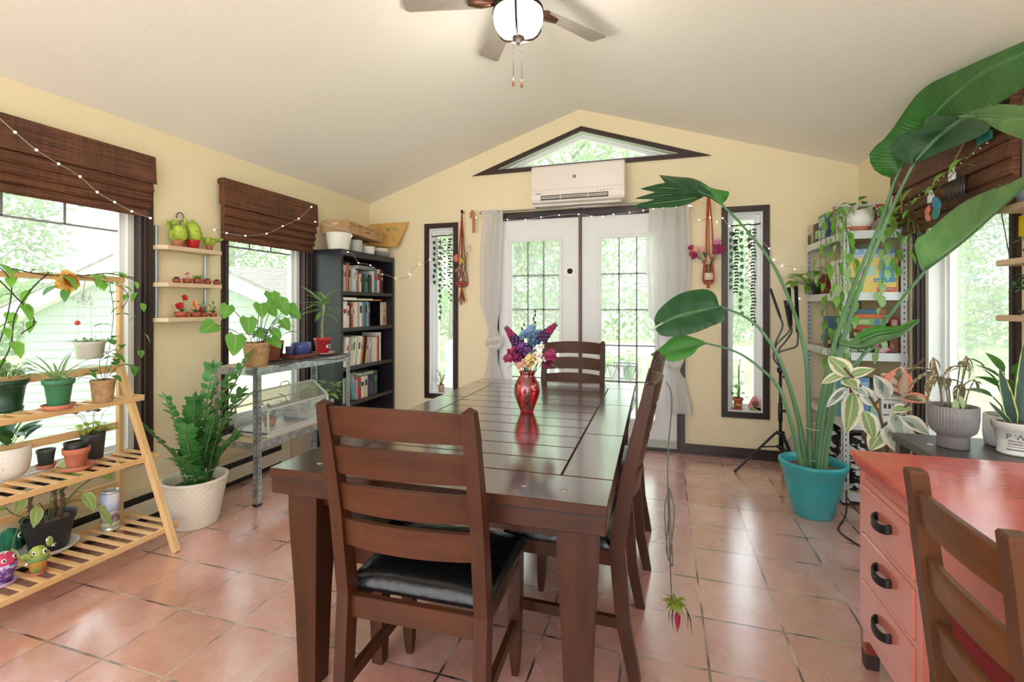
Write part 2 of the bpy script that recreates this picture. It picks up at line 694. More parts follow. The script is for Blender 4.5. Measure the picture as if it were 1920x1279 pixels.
w = MB()
w.prism([(XL - WT, EAVE_L - 0.049), (RIDGE[0], RIDGE[1]), (XR + WT, EAVE_R - 0.048), (XR + WT, EAVE_R + 0.07), (RIDGE[0], RIDGE[1] + 0.12), (XL - WT, EAVE_L + 0.07)], YF, YB + WT)
struct(w.build('ceiling', CEIL))


def ring(mb, tri_o, tri_i, y0, y1, m=0):
    for i in range(3):
        j = (i + 1) % 3
        mb.prism([tri_o[i], tri_o[j], tri_i[j], tri_i[i]], y0, y1, 'y', m)


def window(name, kind, a0, a1, wall, grille=True, jamb_dark=True, sill=False):
    """casing a0..a1 along the wall; wall 'l', 'r' or 'b'; depth w runs outwards"""
    def bx(mb, u0, u1, w0, w1, z0, z1, m=0):
        if wall == 'l':
            mb.box(XL - w1, XL - w0, u0, u1, z0, z1, m)
        elif wall == 'r':
            mb.box(XR + w0, XR + w1, u0, u1, z0, z1, m)
        else:
            mb.box(u0, u1, YB + w0, YB + w1, z0, z1, m)

    def frame(mb, u0, u1, z0, z1, t, w0, w1):
        bx(mb, u0, u0 + t, w0, w1, z0, z1)
        bx(mb, u1 - t, u1, w0, w1, z0, z1)
        bx(mb, u0 + t, u1 - t, w0, w1, z0, z0 + t)
        bx(mb, u0 + t, u1 - t, w0, w1, z1 - t, z1)
    c = MB()
    frame(c, a0, a1, ZB, ZT, CW, -0.018, 0.0)
    frame(c, a0 + 0.012, a1 - 0.012, ZB + 0.012, ZT - 0.012, 0.022, -0.026, -0.018)
    root = struct(c.build(name, TRIM))
    i0, i1, z0, z1 = a0 + CW, a1 - CW, ZB + CW, ZT - CW
    j = MB()
    jd = 0.02 if wall == 'r' else 0.085
    frame(j, i0, i1, z0, z1, 0.012, 0.0, jd)
    j.build('jamb', TRIM if jamb_dark else VINYL, root)
    f = MB()
    f2 = 0.035 if a1 - a0 > 0.5 else 0.022
    frame(f, i0 + 0.012, i1 - 0.012, z0 + 0.012, z1 - 0.012, f2, min(0.06, jd), 0.15)
    if wall == 'r':
        frame(f, i0, i1, z0, z1, 0.012, jd, 0.15)
        frame(f, i0 + 0.047, i1 - 0.047, z0 + 0.047, z1 - 0.047, 0.05, 0.10, 0.13)
    frame(f, i0 + 0.012 + f2, i1 - 0.012 - f2, z0 + 0.012 + f2, z1 - 0.012 - f2, f2 * 0.9, 0.085, 0.13)
    f.build('frame', VINYL, root)
    g = MB()
    bx(g, i0 + 0.03, i1 - 0.03, 0.104, 0.108, z0 + 0.03, z1 - 0.03)
    g.build('pane', GLASS, root)
    if grille:
        b = MB()
        zz = z1 - 0.35
        bx(b, i0 + 0.05, i1 - 0.05, 0.098, 0.104, zz - 0.006, zz + 0.006)
        n = max(1, round((i1 - i0 - 0.16) / 0.25))
        for k in range(1, n):
            u = i0 + 0.08 + (i1 - i0 - 0.16) * k / n
            bx(b, u - 0.006, u + 0.006, 0.098, 0.104, zz, z1 - 0.07)
        b.build('grille', GRILLE, root)
    return root


window('window_1', 'left', 0.85, 2.17, 'l')
window('window_2', 'left', 2.66, 3.57, 'l')
window('window_3', 'right', 2.66, 3.57, 'r', grille=False)
window('window_4', 'right', 0.85, 2.17, 'r', grille=False)
window('window_5', 'back', NW[0][0], NW[0][1], 'b', grille=False, jamb_dark=False)
window('window_6', 'back', NW[1][0], NW[1][1], 'b', grille=False, jamb_dark=False)

c = MB()
ring(c, TRI, inset(TRI, 0.04), YB - 0.02, YB)
tw = struct(c.build('window_7', TRIM))
c = MB()
ring(c, inset(TRI, 0.035), inset(TRI, 0.047), YB, YB + 0.08)
c.build('jamb', mat('pale_green_jamb', (206, 222, 202), 0.5), tw)
c = MB()
ring(c, inset(TRI, 0.047), inset(TRI, 0.066), YB + 0.06, YB + 0.15)
ring(c, inset(TRI, 0.066), inset(TRI, 0.08), YB + 0.085, YB + 0.13)
c.build('frame', VINYL, tw)
c = MB()
c.prism(inset(TRI, 0.06), YB + 0.104, YB + 0.108)
c.build('pane', GLASS, tw)

# door casing
c = MB()
c.box(DX0 - 0.055, DX0, YB - 0.02, YB, 0, DZ + 0.06)
c.box(DX1, DX1 + 0.055, YB - 0.02, YB, 0, DZ + 0.06)
c.box(DX0 - 0.055, DX1 + 0.055, YB - 0.02, YB, DZ, DZ + 0.06)
c.box(DX0 - 0.055, DX1 + 0.055, YB - 0.026, YB - 0.02, DZ + 0.035, DZ + 0.055)
c.box(DX0, DX1, YB - 0.012, YB + WT, -0.001, 0.022)
c.box(DX0, DX0 + 0.012, YB, YB + WT, 0.02, DZ)
c.box(DX1 - 0.012, DX1, YB, YB + WT, 0.02, DZ)
c.box(DX0, DX1, YB, YB + WT, DZ - 0.012, DZ)
struct(c.build('trim_1', TRIM))
BROWNWOOD = wood_mat('brown_astragal_wood', (72, 44, 34), (104, 66, 50), 2)


def french_door(name, x0, x1, gx0, gx1, hole=False):
    z0, z1, g0, g1 = 0.03, DZ - 0.014, 0.272, 1.925
    y0, y1 = YB + 0.012, YB + 0.056
    d = MB()
    d.box(x0, gx0 - 0.02, y0, y1, z0, z1)
    d.box(gx1 + 0.02, x1, y0, y1, z0, z1)
    d.box(gx0 - 0.02, gx1 + 0.02, y0, y1, z0, g0 - 0.02)
    d.box(gx0 - 0.02, gx1 + 0.02, y0, y1, g1 + 0.02, z1)
    root = struct(d.build(name, DOORW))
    f = MB()
    for (a, b, c_, e) in ((gx0 - 0.032, gx0, g0 - 0.032, g1 + 0.032), (gx1, gx1 + 0.032, g0 - 0.032, g1 + 0.032),
                          (gx0, gx1, g0 - 0.032, g0), (gx0, gx1, g1, g1 + 0.032)):
        f.bevelbox(a, b, y0 - 0.012, y1 + 0.012, c_, e, 0.005)
    f.build('glazing_frame', DOORW, root)
    MB().box(gx0, gx1, y0 + 0.02, y0 + 0.024, g0, g1).build('pane', GLASS, root)
    b = MB()
    for k in (1, 2):
        u = gx0 + (gx1 - gx0) * k / 3
        b.box(u - 0.007, u + 0.007, y0 + 0.012, y0 + 0.034, g0, g1)
    for k in range(1, 5):
        zz = g0 + (g1 - g0) * k / 5
        b.box(gx0, gx1, y0 + 0.012, y0 + 0.034, zz - 0.007, zz + 0.007)
    b.build('muntin_grid', GRILLE, root)
    b = MB()
    b.box(x0, x1, y0 - 0.008, y0, z0, 0.10)
    b.box(x0, x1, y0 - 0.014, y0 - 0.008, 0.075, 0.085)
    b.build('kick_plate', mat('pale_weatherstrip', (196, 196, 190), 0.5), root)
    if hole:
        h = MB()
        h.lathe([(0.026, 0), (0.026, 0.004)], 20, (0, 0, 0), 0)
        o = h.build('lock_hole', mat('dark_lock_bore', (40, 34, 34), 0.6), root, (-0.836, y0 - 0.003, 1.628), rot=(R(90), 0, 0))
        h = MB()
        random.seed(3)
        h.prism([(0.045 * math.cos(a) * random.uniform(0.75, 1.15), 0.045 * math.sin(a) * random.uniform(0.75, 1.15)) for a in [i * 2 * PI / 11 for i in range(11)]], -0.0015, 0, 'y')
        h.build('chipped_paint', mat('bare_pale_patch', (250, 248, 242), 0.7), root, (-0.832, y0, 1.622))
    return root


french_door('door_1', DX0 + 0.014, -0.752, -1.412, -0.938, True)
french_door('door_2', -0.722, DX1 - 0.014, -0.540, -0.066)
c = MB()
c.box(-0.752, -0.722, YB - 0.004, YB + 0.06, 0.02, DZ - 0.012)
c.box(-0.746, -0.728, YB - 0.010, YB - 0.004, 0.02, DZ - 0.012)
struct(c.build('trim_2', BROWNWOOD))

c = MB()
c.box(DX1 + 0.055, XR, YB - 0.016, YB, 0, 0.088)
c.box(DX1 + 0.055, XR, YB - 0.022, YB, 0, 0.02)
c.box(XL + 0.075, DX0 - 0.055, YB - 0.016, YB, 0, 0.088)
struct(c.build('baseboard_back', TRIM))
c = MB()
c.box(XR - 0.016, XR, YF, YB - 0.022, 0, 0.088)
struct(c.build('baseboard_right', TRIM))

# electric baseboard heater along the window wall
hr = thing('baseboard_heater', 'long cream electric baseboard heater along the window wall', 'heater', (XL, 1.6, 0))
c = MB()
c.prism([(0.006, 0.05), (0.062, 0.035), (0.066, 0.125), (0.058, 0.128), (0.006, 0.05)], -2.5, 1.58, 'y')
c.prism([(0.001, 0.165), (0.05, 0.165), (0.056, 0.18), (0.001, 0.185)], -2.5, 1.58, 'y')
c.build('cover', mat('heater_cream_enamel', (226, 220, 196), 0.4), hr)
c = MB()
c.box(0.001, 0.05, -2.5, 1.58, 0.0, 0.165)  # dark block fills the slot and bottom gap in place of their shade
c.build('slot_shade_fill', mat('heater_dark_slot', (30, 27, 26), 0.6), hr)
MB().bevelbox(0.001, 0.07, 1.58, 1.66, 0.02, 0.186, 0.004).build('end_cap', mat('heater_cream_enamel', (226, 220, 196), 0.4), hr)
MB().bevelbox(0.001, 0.07, -2.58, -2.5, 0.02, 0.186, 0.004).build('end_cap', mat('heater_cream_enamel', (226, 220, 196), 0.4), hr)

# ---------------------------------------------------------------- outside: lawn, deck, garage, trees
LAWN = mat('spring_lawn', (128, 158, 92), 0.9, rgb2=(150, 176, 112), scale=3, bump=0.2)
c = MB()
c.box(-60, 60, -30, 70, -1.2, -1.0)
struct(c.build('lawn', LAWN))
c = MB()
c.box(-9, 7, -16, YF - 0.004, -0.3, -0.04)  # unseen slab added behind the open rear to bounce light onto the ceiling
struct(c.build('rear_bounce_slab', mat('pale_bounce_surface', (226, 222, 214), 0.9, rgb2=(210, 206, 198), scale=2)))
DECKW = wood_mat('grey_deck_boards', (186, 182, 176), (212, 208, 200), 0, 4, 0.7)
c = MB()
k = 0
y = YB + WT + 0.01
while y < 6.75:
    c.box(-3.2, 2.3, y, y + 0.135, -0.13, -0.10)
    y += 0.142
x = XR + WT + 0.01
while x < 2.0:
    c.box(x, x + 0.135, -1.0, YB + WT, -0.13, -0.10)
    x += 0.142
struct(c.build('deck_floor', DECKW))
RAILW = mat('white_rail_paint', (240, 241, 240), 0.5)


def railing(p0, p1, label):
    p0, p1 = Vector(p0), Vector(p1)
    L = (p1 - p0).length
    t = thing('deck_railing', label, 'railing', p0, math.atan2((p1 - p0).y, (p1 - p0).x))
    MB().bevelbox(0, L, -0.07, 0.07, 0.84, 0.88, 0.006).bevelbox(0, L, -0.02, 0.02, 0.73, 0.84, 0.004).build('top_rail', RAILW, t)
    MB().box(0, L, -0.02, 0.02, 0.10, 0.17).build('bottom_rail', RAILW, t)
    n = int(L / 0.13)
    bm = MB().box(-0.018, 0.018, -0.018, 0.018, 0.17, 0.73)
    b0 = bm.build('baluster', RAILW, t, (L / n * 0.5, 0, 0))
    for i in range(1, n):
        q = b0.copy()
        COL.objects.link(q)
        q.parent = t
        q.location = (L / n * (i + 0.5), 0, 0)
    for xx in (0, L / 2, L):
        MB().box(xx - 0.05, xx + 0.05, -0.05, 0.05, 0, 0.84).build('post', RAILW, t)
    return t


railing((-3.1, 6.7, -0.10), (2.1, 6.7, -0.10), 'white painted deck railing beyond the french doors')
railing((1.98, 6.55, -0.10), (1.98, -0.6, -0.10), 'white painted deck railing outside the side window')

SIDING = mat('pale_vinyl_siding', (176, 180, 180), 0.6)
SHINGLE = mat('grey_roof_shingles', (146, 136, 132), 0.85, rgb2=(112, 104, 102), scale=6, stretch=(1, 1, 6), lo=0.3, hi=0.7)
# garage: gable end towards the room
gx, gy = -7.0, 5.1
g = thing('garage', 'pale sided garage with grey shingle roof outside the windows', 'building', (gx, gy, -1.0), R(-50))
HL, HR, PK = 1.6, 2.6, 3.12
ZL, ZR = PK - 0.60 * HL, PK - 0.50 * HR
c = MB()
c.prism([(-HL + 0.15, 0), (HR - 0.2, 0), (HR - 0.2, ZR), (0, PK - 0.1), (-HL + 0.15, ZL)], -3.0, 0.0, 'x')
k = 0.1
while k < PK - 0.25:
    l = -(HL - 0.15) if k < ZL else -(HL - 0.15) * max(0.02, (PK - 0.15 - k) / (PK - ZL))
    r = (HR - 0.2) if k < ZR else (HR - 0.2) * max(0.02, (PK - 0.15 - k) / (PK - ZR))
    c.prism([(0.0, k), (0.018, k), (0.0, k + 0.11)], l, r, 'y')
    k += 0.115
c.build('wall', SIDING, g)
for (hy, hz) in ((-HL, ZL), (HR, ZR)):
    c = MB()
    c.prism([(hy * 1.1, hz - 0.22), (hy * 1.1, hz - 0.02), (0, PK + 0.13), (0, PK - 0.09)], 0.02, 0.30, 'x')
    c.build('rake_board', RAILW, g)
    c = MB()
    a, b = Vector((hy * 1.12, hz - 0.03)), Vector((0, PK + 0.12))
    for i in range(16):
        p, q = a.lerp(b, i / 16), a.lerp(b, (i + 1.15) / 16)
        c.prism([(p.x, p.y + 0.035), (p.x, p.y), (q.x, q.y), (q.x, q.y + 0.008)], -3.1, 0.34, 'x')
    c.build('roof', SHINGLE, g)
MB().box(0.0, 0.05, 0.75, 1.75, 0.0, 1.75).build('door', mat('peach_panel_door', (236, 206, 184), 0.6), g)
c = MB()
c.box(0.02, 0.06, 1.75, 1.87, 0.0, 1.85)
c.box(0.02, 0.06, 0.63, 0.75, 0.0, 1.85)
c.box(0.02, 0.06, 0.75, 1.75, 1.75, 1.85)
c.build('door_frame', RAILW, g)

# house roof that rises behind the garage
g2 = thing('neighbouring_house', 'long grey shingle roofed house behind the garage', 'building', (-12.2, 11.8, -1.0), R(-45))
c = MB()
c.prism([(-4.5, 0), (2.0, 0), (2.0, 2.1), (-0.4, 3.4), (-4.5, 1.6)], -3.6, 3.6, 'y')
c.build('wall', SIDING, g2)
c = MB()
a, b = Vector((2.6, 1.75)), Vector((-0.4, 3.5))
for i in range(30):
    p, q = a.lerp(b, i / 30), a.lerp(b, (i + 1.15) / 30)
    c.prism([(p.x, p.y + 0.04), (p.x, p.y), (q.x, q.y), (q.x, q.y + 0.008)], -3.9, 3.9, 'y')
a = Vector((-4.9, 1.6))
c.prism([(a.x, a.y), (a.x, a.y + 0.03), (b.x, b.y + 0.03), (b.x, b.y)], -3.9, 3.9, 'y')
c.build('roof', SHINGLE, g2)

TREE_M = [mat('spring_leaves_%s' % n, a, 0.8, rgb2=b, scale=1.2, trans=0.45) for n, a, b in
          (('lime', (132, 162, 90), (170, 192, 122)), ('fresh', (114, 148, 82), (156, 180, 114)), ('grey', (120, 144, 102), (160, 176, 136)))]
BARK = mat('grey_brown_bark', (128, 116, 106), 0.9, rgb2=(160, 150, 140), scale=5, bump=0.4)


def tree_proto(seed, h, r, m, nleaf, size, base=0.25, bare=False):
    rnd = random.Random(seed)
    t = thing('broadleaf_tree', 'x', 'tree')
    s = MB()
    top = h * 0.8
    s.tube([(rnd.uniform(-.1, .1) * i, rnd.uniform(-.1, .1) * i, top * i / 5) for i in range(6)], [h * 0.025 * (1 - 0.13 * i) for i in range(6)], 7)
    tips = []
    for i in range(16):
        z = h * rnd.uniform(base, 0.78)
        a = rnd.uniform(0, 2 * PI)
        q = r * rnd.uniform(0.4, 0.8)
        e = Vector((math.cos(a) * q, math.sin(a) * q, z + h * rnd.uniform(0.05, 0.2)))
        s.tube(spline([(0, 0, z), (e.x * 0.5, e.y * 0.5, z + (e.z - z) * 0.3), e], 3), [h * 0.008, h * 0.007, h * .006, h * 0.005, h * .004, h * .003, h * 0.002], 5)
        tips.append(e)
    s.build('trunk', BARK, t)
    f = MB()
    for i in range(nleaf):
        if rnd.random() < 0.55:
            c0 = rnd.choice(tips)
            p = c0 + Vector((rnd.gauss(0, r * .16), rnd.gauss(0, r * .16), rnd.gauss(0, h * .07)))
        else:
            a, u, v = rnd.uniform(0, 2 * PI), rnd.uniform(-1, 1), rnd.uniform(0.3, 1) ** 0.4
            q = math.sqrt(1 - u * u)
            p = Vector((math.cos(a) * q * r * v, math.sin(a) * q * r * v, h * (base + 1) / 2 + u * v * h * (1 - base) / 2))
        d = Vector((rnd.gauss(0, 1), rnd.gauss(0, 1), rnd.gauss(-0.2, 0.7))).normalized()
        _, sv, nv = frame_of(d, (rnd.gauss(0, 1), rnd.gauss(0, 1), rnd.gauss(0, 1)))
        k = size * rnd.uniform(0.6, 1.3)
        f.add([p - sv * k * .32, p + d * k * .5, p + sv * k * .32, p - d * k * .5], [(0, 1, 2, 3)])
    f.build('foliage', m, t)
    return t


protos = [tree_proto(1, 9, 3.2, TREE_M[0], 9000, 0.19, 0.12), tree_proto(2, 11, 3.6, TREE_M[1], 10500, 0.20, 0.1), tree_proto(3, 7, 2.6, TREE_M[2], 8000, 0.16, 0.05)]
LOOK = ('lime green', 'fresh green', 'greyish green')
spots = [  # x, y, proto, scale, where
    (-10.4, -1.6, 0, 0.80, 'beside the garage wall, seen through the big window'), (-14.5, 3.0, 1, 0.85, 'past the garage in the big window'),
    (-21, 9, 2, 1.1, 'rising over the house roof in the smaller window'), (-21, 19, 1, 0.95, 'far behind the neighbouring house'),
    (-8.6, 19, 0, 0.85, 'beyond the deck seen through the narrow window by the bookcase'), (-3.4, 15.5, 2, 0.85, 'beyond the deck behind the door with the lock hole'),
    (0.9, 16.5, 2, 0.80, 'behind the curtained door beyond the deck'), (6.0, 17, 0, 0.75, 'seen through the narrow window with the avocado ornament'),
    (-13, 25, 1, 1.0, 'far off between both narrow windows'), (-4.4, 24.5, 1, 1.2, 'tallest and farthest behind the french doors'),
    (4.6, 26, 0, 1.1, 'far off past the hanging flower bottle'), (12.0, 25.5, 2, 1.1, 'far off past the metal shelf unit'),
    (18, 20.5, 0, 1.2, 'across the lawn in the side window, by the far jamb'), (22, 10, 1, 1.0, 'across the side lawn, in line with the wall shelf'),
    (26, 21, 2, 1.5, 'across the side lawn, behind the others')]
used = [False] * 3
for (x, y, k, sc, wh) in spots:
    t = protos[k] if not used[k] else copy_tree(protos[k])
    used[k] = True
    t.location = (x, y, -1.0)
    t.rotation_euler = (0, 0, x * 1.7 + y)
    t.scale = (sc, sc, sc)
    tag(t, '%s leafy tree %s' % (LOOK[k], wh), 'tree', 'trees around the house')
for i, (x, y, sx, sy, lb) in enumerate(((-30, 16, 1.4, 6, 'low pale green hedge beyond the neighbouring house'), (0, 34, 22, 1.6, 'long pale green hedge across the back lawn'), (38, 13.5, 1.6, 12, 'long pale green hedge across the side lawn'),
                                        (-30, 1.5, 1.4, 7, 'pale green hedge past the garage in the big window'))):
    rnd = random.Random(50 + i)
    f = MB()
    for j in range(7000):
        p = Vector((rnd.uniform(-sx, sx), rnd.uniform(-sy, sy), 3.4 * rnd.random() ** 0.8))
        d = Vector((rnd.gauss(0, 1), rnd.gauss(0, 1), rnd.gauss(0, 1))).normalized()
        _, sv, nv = frame_of(d, (rnd.gauss(0, 1), rnd.gauss(0, 1), rnd.gauss(0, 1)))
        kk = 0.36 * rnd.uniform(0.6, 1.3)
        f.add([p - sv * kk * .35, p + d * kk * .5, p + sv * kk * .35, p - d * kk * .5], [(0, 1, 2, 3)])
    o = f.build('hedge', TREE_M[i % 3], None, (x, y, -1.0))
    tag(o, lb, 'hedge')

# ---------------------------------------------------------------- dining table, chairs, bench
TABLEW = wood_mat('table_top_wood', (48, 28, 27), (76, 48, 44), 0, 5, 0.18, 0.03, coat=1.0, coat_ior=3.2)
LEGW = wood_mat('dark_cherry_wood', (48, 25, 15), (82, 46, 27), 2, 5, 0.34, 0.04, spec=0.22)
SLATW = wood_mat('cherry_slat_wood', (50, 26, 16), (90, 51, 29), 0, 5, 0.34, 0.04, spec=0.22)
LEATHER = mat('black_vinyl_seat', (14, 15, 19), 0.28, bump=0.25, bump_scale=45, spec=0.6)
GROOVE = mat('dark_groove', (26, 13, 10), 0.6)

tb = thing('dining_table', 'long dark wood dining table with plank top and square tapered legs', 'table', (-0.712, 2.325, 0), R(1.0))
HWX, HLY, TZ = 0.556, 1.035, 0.762
c = MB()
c.box(-HWX + 0.004, HWX - 0.004, -HLY + 0.004, HLY - 0.004, TZ - 0.034, TZ - 0.006, 1)
G = 0.0022
eb, sb = 0.205, 0.165


def plank(x0, x1, y0, y1):
    k = len(c.m)
    c.bevelbox(x0 + G, x1 - G, y0 + G, y1 - G, TZ - 0.03, TZ, 0.0022, 2)
    c.m[k + 13] = 0


plank(-HWX, HWX, -HLY, -HLY + eb)
plank(-HWX, HWX, HLY - eb, HLY)
segs = [-HLY + eb, -0.31, 0.31, HLY - eb]
for a, b in zip(segs, segs[1:]):
    for s in (-1, 1):
        plank(min(s * HWX, s * (HWX - sb)), max(s * HWX, s * (HWX - sb)), a, b)
n = 11
for i in range(n):
    a = -HLY + eb + (2 * HLY - 2 * eb) * i / n
    plank(-HWX + sb, HWX - sb, a, a + (2 * HLY - 2 * eb) / n)
for (px, py) in ((0.30, -0.95), (0.42, -0.95), (-0.30, -0.95), (-0.42, -0.95)):
    c.lathe([(0.011, 0), (0.008, 0.0012), (1e-5, 0.0016)], 12, (px, py, TZ), 0)
c.build('tabletop', [TABLEW, GROOVE, LEGW], tb)
c = MB()
z0, z1 = TZ - 0.085, TZ - 0.032
for s in (-1, 1):
    c.bevelbox(-HWX + 0.006, HWX - 0.006, s * (HLY - 0.03) - 0.024, s * (HLY - 0.03) + 0.024, z0, z1, 0.003)
    c.bevelbox(s * (HWX - 0.03) - 0.024, s * (HWX - 0.03) + 0.024, -HLY + 0.05, HLY - 0.05, z0, z1, 0.003)
    c.box(-HWX + 0.12, HWX - 0.12, s * (HLY - 0.10) - 0.012, s * (HLY - 0.10) + 0.012, z0 - 0.055, z1)
    c.box(s * (HWX - 0.10) - 0.012, s * (HWX - 0.10) + 0.012, -HLY + 0.12, HLY - 0.12, z0 - 0.055, z1)
c.build('apron', wood_mat('apron_wood', (48, 27, 18), (78, 45, 30), 0, 5, 0.34, 0.04, spec=0.22), tb)
for sx in (-1, 1):
    for sy in (-1, 1):
        l = MB()
        cx, cy = sx * (HWX - 0.094), sy * (HLY - 0.105)
        prev = None
        for z, h in ((0, 0.034), (0.30, 0.042), (0.55, 0.054), (0.62, 0.056), (z0, 0.056)):
            q = [(cx + a * h, cy + b * h, z) for a, b in ((-1, -1), (1, -1), (1, 1), (-1, 1))]
            if prev:
                l.add(prev + q, [(i, (i + 1) % 4, 4 + (i + 1) % 4, 4 + i) for i in range(4)])
            prev = q
        l.add([(cx + a * 0.034, cy + b * 0.034, 0) for a, b in ((-1, -1), (1, -1), (1, 1), (-1, 1))], [(3, 2, 1, 0)])
        l.build('leg', LEGW, tb)


def dining_chair():
    """seat towards +y: front feet at y=0, rear feet at y=-0.45, back leaning to y=-0.51"""
    t = thing('dining_chair', 'x', 'chair')
    W = 0.215

    def post_y(z):
        pts = ((0, -0.455), (0.2, -0.415), (0.45, -0.395), (0.7, -0.430), (1.03, -0.505))
        for (a, ya), (b, yb) in zip(pts, pts[1:]):
            if z <= b:
                k = (z - a) / (b - a)
                return ya + (yb - ya) * k
        return pts[-1][1]
    for s in (-1, 1):
        l = MB()
        prev = None
        N = 16
        for i in range(N + 1):
            z = 1.03 * i / N
            y = post_y(z)
            w, d = 0.019, 0.019 + 0.008 * math.sin(PI * min(1, z / 0.9))
            if i == N:
                w, d = 0.016, 0.016
            q = [(s * W + a * w, y + b * d, z) for a, b in ((-1, -1), (1, -1), (1, 1), (-1, 1))]
            if prev:
                l.add(prev + q, [(j, (j + 1) % 4, 4 + (j + 1) % 4, 4 + j) for j in range(4)])
            else:
                l.add(q, [(3, 2, 1, 0)])
            prev = q
        zt = 1.042
        l.add(prev + [(s * W, post_y(1.03), zt)], [(0, 1, 4), (1, 2, 4), (2, 3, 4), (3, 0, 4)])
        l.build('back_post', LEGW, t)
        l = MB()
        prev = None
        for z, k, sh in ((0, 0.011, 0.006), (0.05, 0.016, 0.004), (0.16, 0.021, 0), (0.43, 0.023, 0)):
            q = [(s * (0.205 + sh * 0) + a * k, -0.022 + sh + b * k, z) for a, b in ((-1, -1), (1, -1), (1, 1), (-1, 1))]
            if prev:
                l.add(prev + q, [(j, (j + 1) % 4, 4 + (j + 1) % 4, 4 + j) for j in range(4)])
            else:
                l.add(q, [(3, 2, 1, 0)])
            prev = q
        l.build('leg', LEGW, t)
        l = MB()
        l.beam((s * 0.21, post_y(0.19), 0.19), (s * 0.205, -0.03, 0.19), 0.02, 0.036)
        l.build('stretcher', LEGW, t)
    for (za, zb) in ((0.603, 0.682), (0.712, 0.793), (0.826, 0.907), (0.94, 1.022)):
        l = MB()
        n = 10
        vs, fs = [], []
        for i in range(n + 1):
            u = -1 + 2 * i / n
            bow = -0.038 * (1 - u * u)
            for (z, off) in ((za, -0.009), (zb, -0.009), (zb, 0.009), (za, 0.009)):
                zz = z + (0.010 * (1 - u * u) if z == zb else 0.006 * (1 - u * u))
                vs.append((u * (W - 0.012), post_y(z) + bow + off, zz))
        for i in range(n):
            for j in range(4):
                a, b = i * 4 + j, i * 4 + (j + 1) % 4
                fs.append((a, b, b + 4, a + 4))
        fs += [(3, 2, 1, 0), tuple(n * 4 + j for j in range(4))]
        l.add(vs, fs)
        l.build('back_slat', SLATW, t)
    l = MB()
    l.bevelbox(-0.20, 0.20, -0.405, -0.38, 0.375, 0.44, 0.002)
    l.bevelbox(-0.20, 0.20, -0.035, -0.012, 0.385, 0.44, 0.002)
    for s in (-1, 1):
        l.bevelbox(s * 0.205 - 0.012, s * 0.205 + 0.012, -0.40, -0.02, 0.385, 0.44, 0.002)
    l.build('seat_frame', SLATW, t)
    l = MB()
    n, k = 14, 14
    vs, fs = [], []
    x0, x1, y0, y1 = -0.235, 0.235, -0.375, 0.025

    def pad(u, v, top):
        e = max(abs(u), abs(v))
        sq = (1 - abs(u) ** 6) * (1 - abs(v) ** 6)
        z = 0.455 + (0.045 * sq ** 0.45 if top else -0.012)
        return (x0 + (x1 - x0) * (u * (1 - 0.03 * (1 - v) / 2) + 1) / 2, y0 + (y1 - y0) * (v + 1) / 2, z)
    for top in (1, 0):
        for i in range(n + 1):
            for j in range(k + 1):
                a, b = -1 + 2 * i / n, -1 + 2 * j / k
                a, b = math.sin(a * PI / 2), math.sin(b * PI / 2)
                vs.append(pad(a, b, top))
    N1 = (n + 1) * (k + 1)
    for o, flip in ((0, 0), (N1, 1)):
        for i in range(n):
            for j in range(k):
                q = (o + i * (k + 1) + j, o + (i + 1) * (k + 1) + j, o + (i + 1) * (k + 1) + j + 1, o + i * (k + 1) + j + 1)
                fs.append(q[::-1] if flip else q)
    edge = [i * (k + 1) for i in range(n + 1)] + [n * (k + 1) + j for j in range(1, k + 1)] + [i * (k + 1) + k for i in range(n - 1, -1, -1)] + [j for j in range(k - 1, 0, -1)]
    for a, b in zip(edge, edge[1:] + edge[:1]):
        fs.append((a, N1 + a, N1 + b, b))
    l.add(vs, fs, 0, True)
    l.build('seat', LEATHER, t)
    return t


ch = dining_chair()
first = True
for (x, y, a, lb) in ((-0.700, 1.63, 2.0, 'dark ladder-back dining chair at the near end of the table, back to the viewer'),
                      (-0.545, 1.93, 90.0, 'dark ladder-back dining chair by the desk with a cat toy hung on it'),
                      (-0.530, 2.67, 91.0, 'second dark ladder-back dining chair along the desk side, nearer the doors'),
                      (-0.615, 3.06, 182.0, 'dark ladder-back dining chair at the far end of the table by the doors')):
    t = ch if first else copy_tree(ch)
    first = False
    t.location = (x, y, 0)
    t.rotation_euler = (0, 0, R(a))
    tag(t, lb, 'chair', 'ladder-back dining chairs')

bn = thing('dining_bench', 'backless dark wood bench with black padded seat under the table', 'bench', (-1.12, 2.25, 0))
c = MB()
c.bevelbox(-0.175, 0.175, -0.78, 0.78, 0.455, 0.50, 0.018)
c.build('seat', LEATHER, bn)
c = MB()
for s in (-1, 1):
    c.box(s * 0.155 - 0.012, s * 0.155 + 0.012, -0.76, 0.76, 0.37, 0.455)
    c.box(-0.155, 0.155, s * 0.75 - 0.012, s * 0.75 + 0.012, 0.37, 0.455)
c.build('seat_frame', LEGW, bn)
for sx in (-1, 1):
    for sy in (-1, 1):
        MB().beam((sx * 0.132, sy * 0.715, 0.46), (sx * 0.132, sy * 0.715, 0.0), 0.066, 0.066, 0, (0, 1, 0), 0.62).build('leg', LEGW, bn)

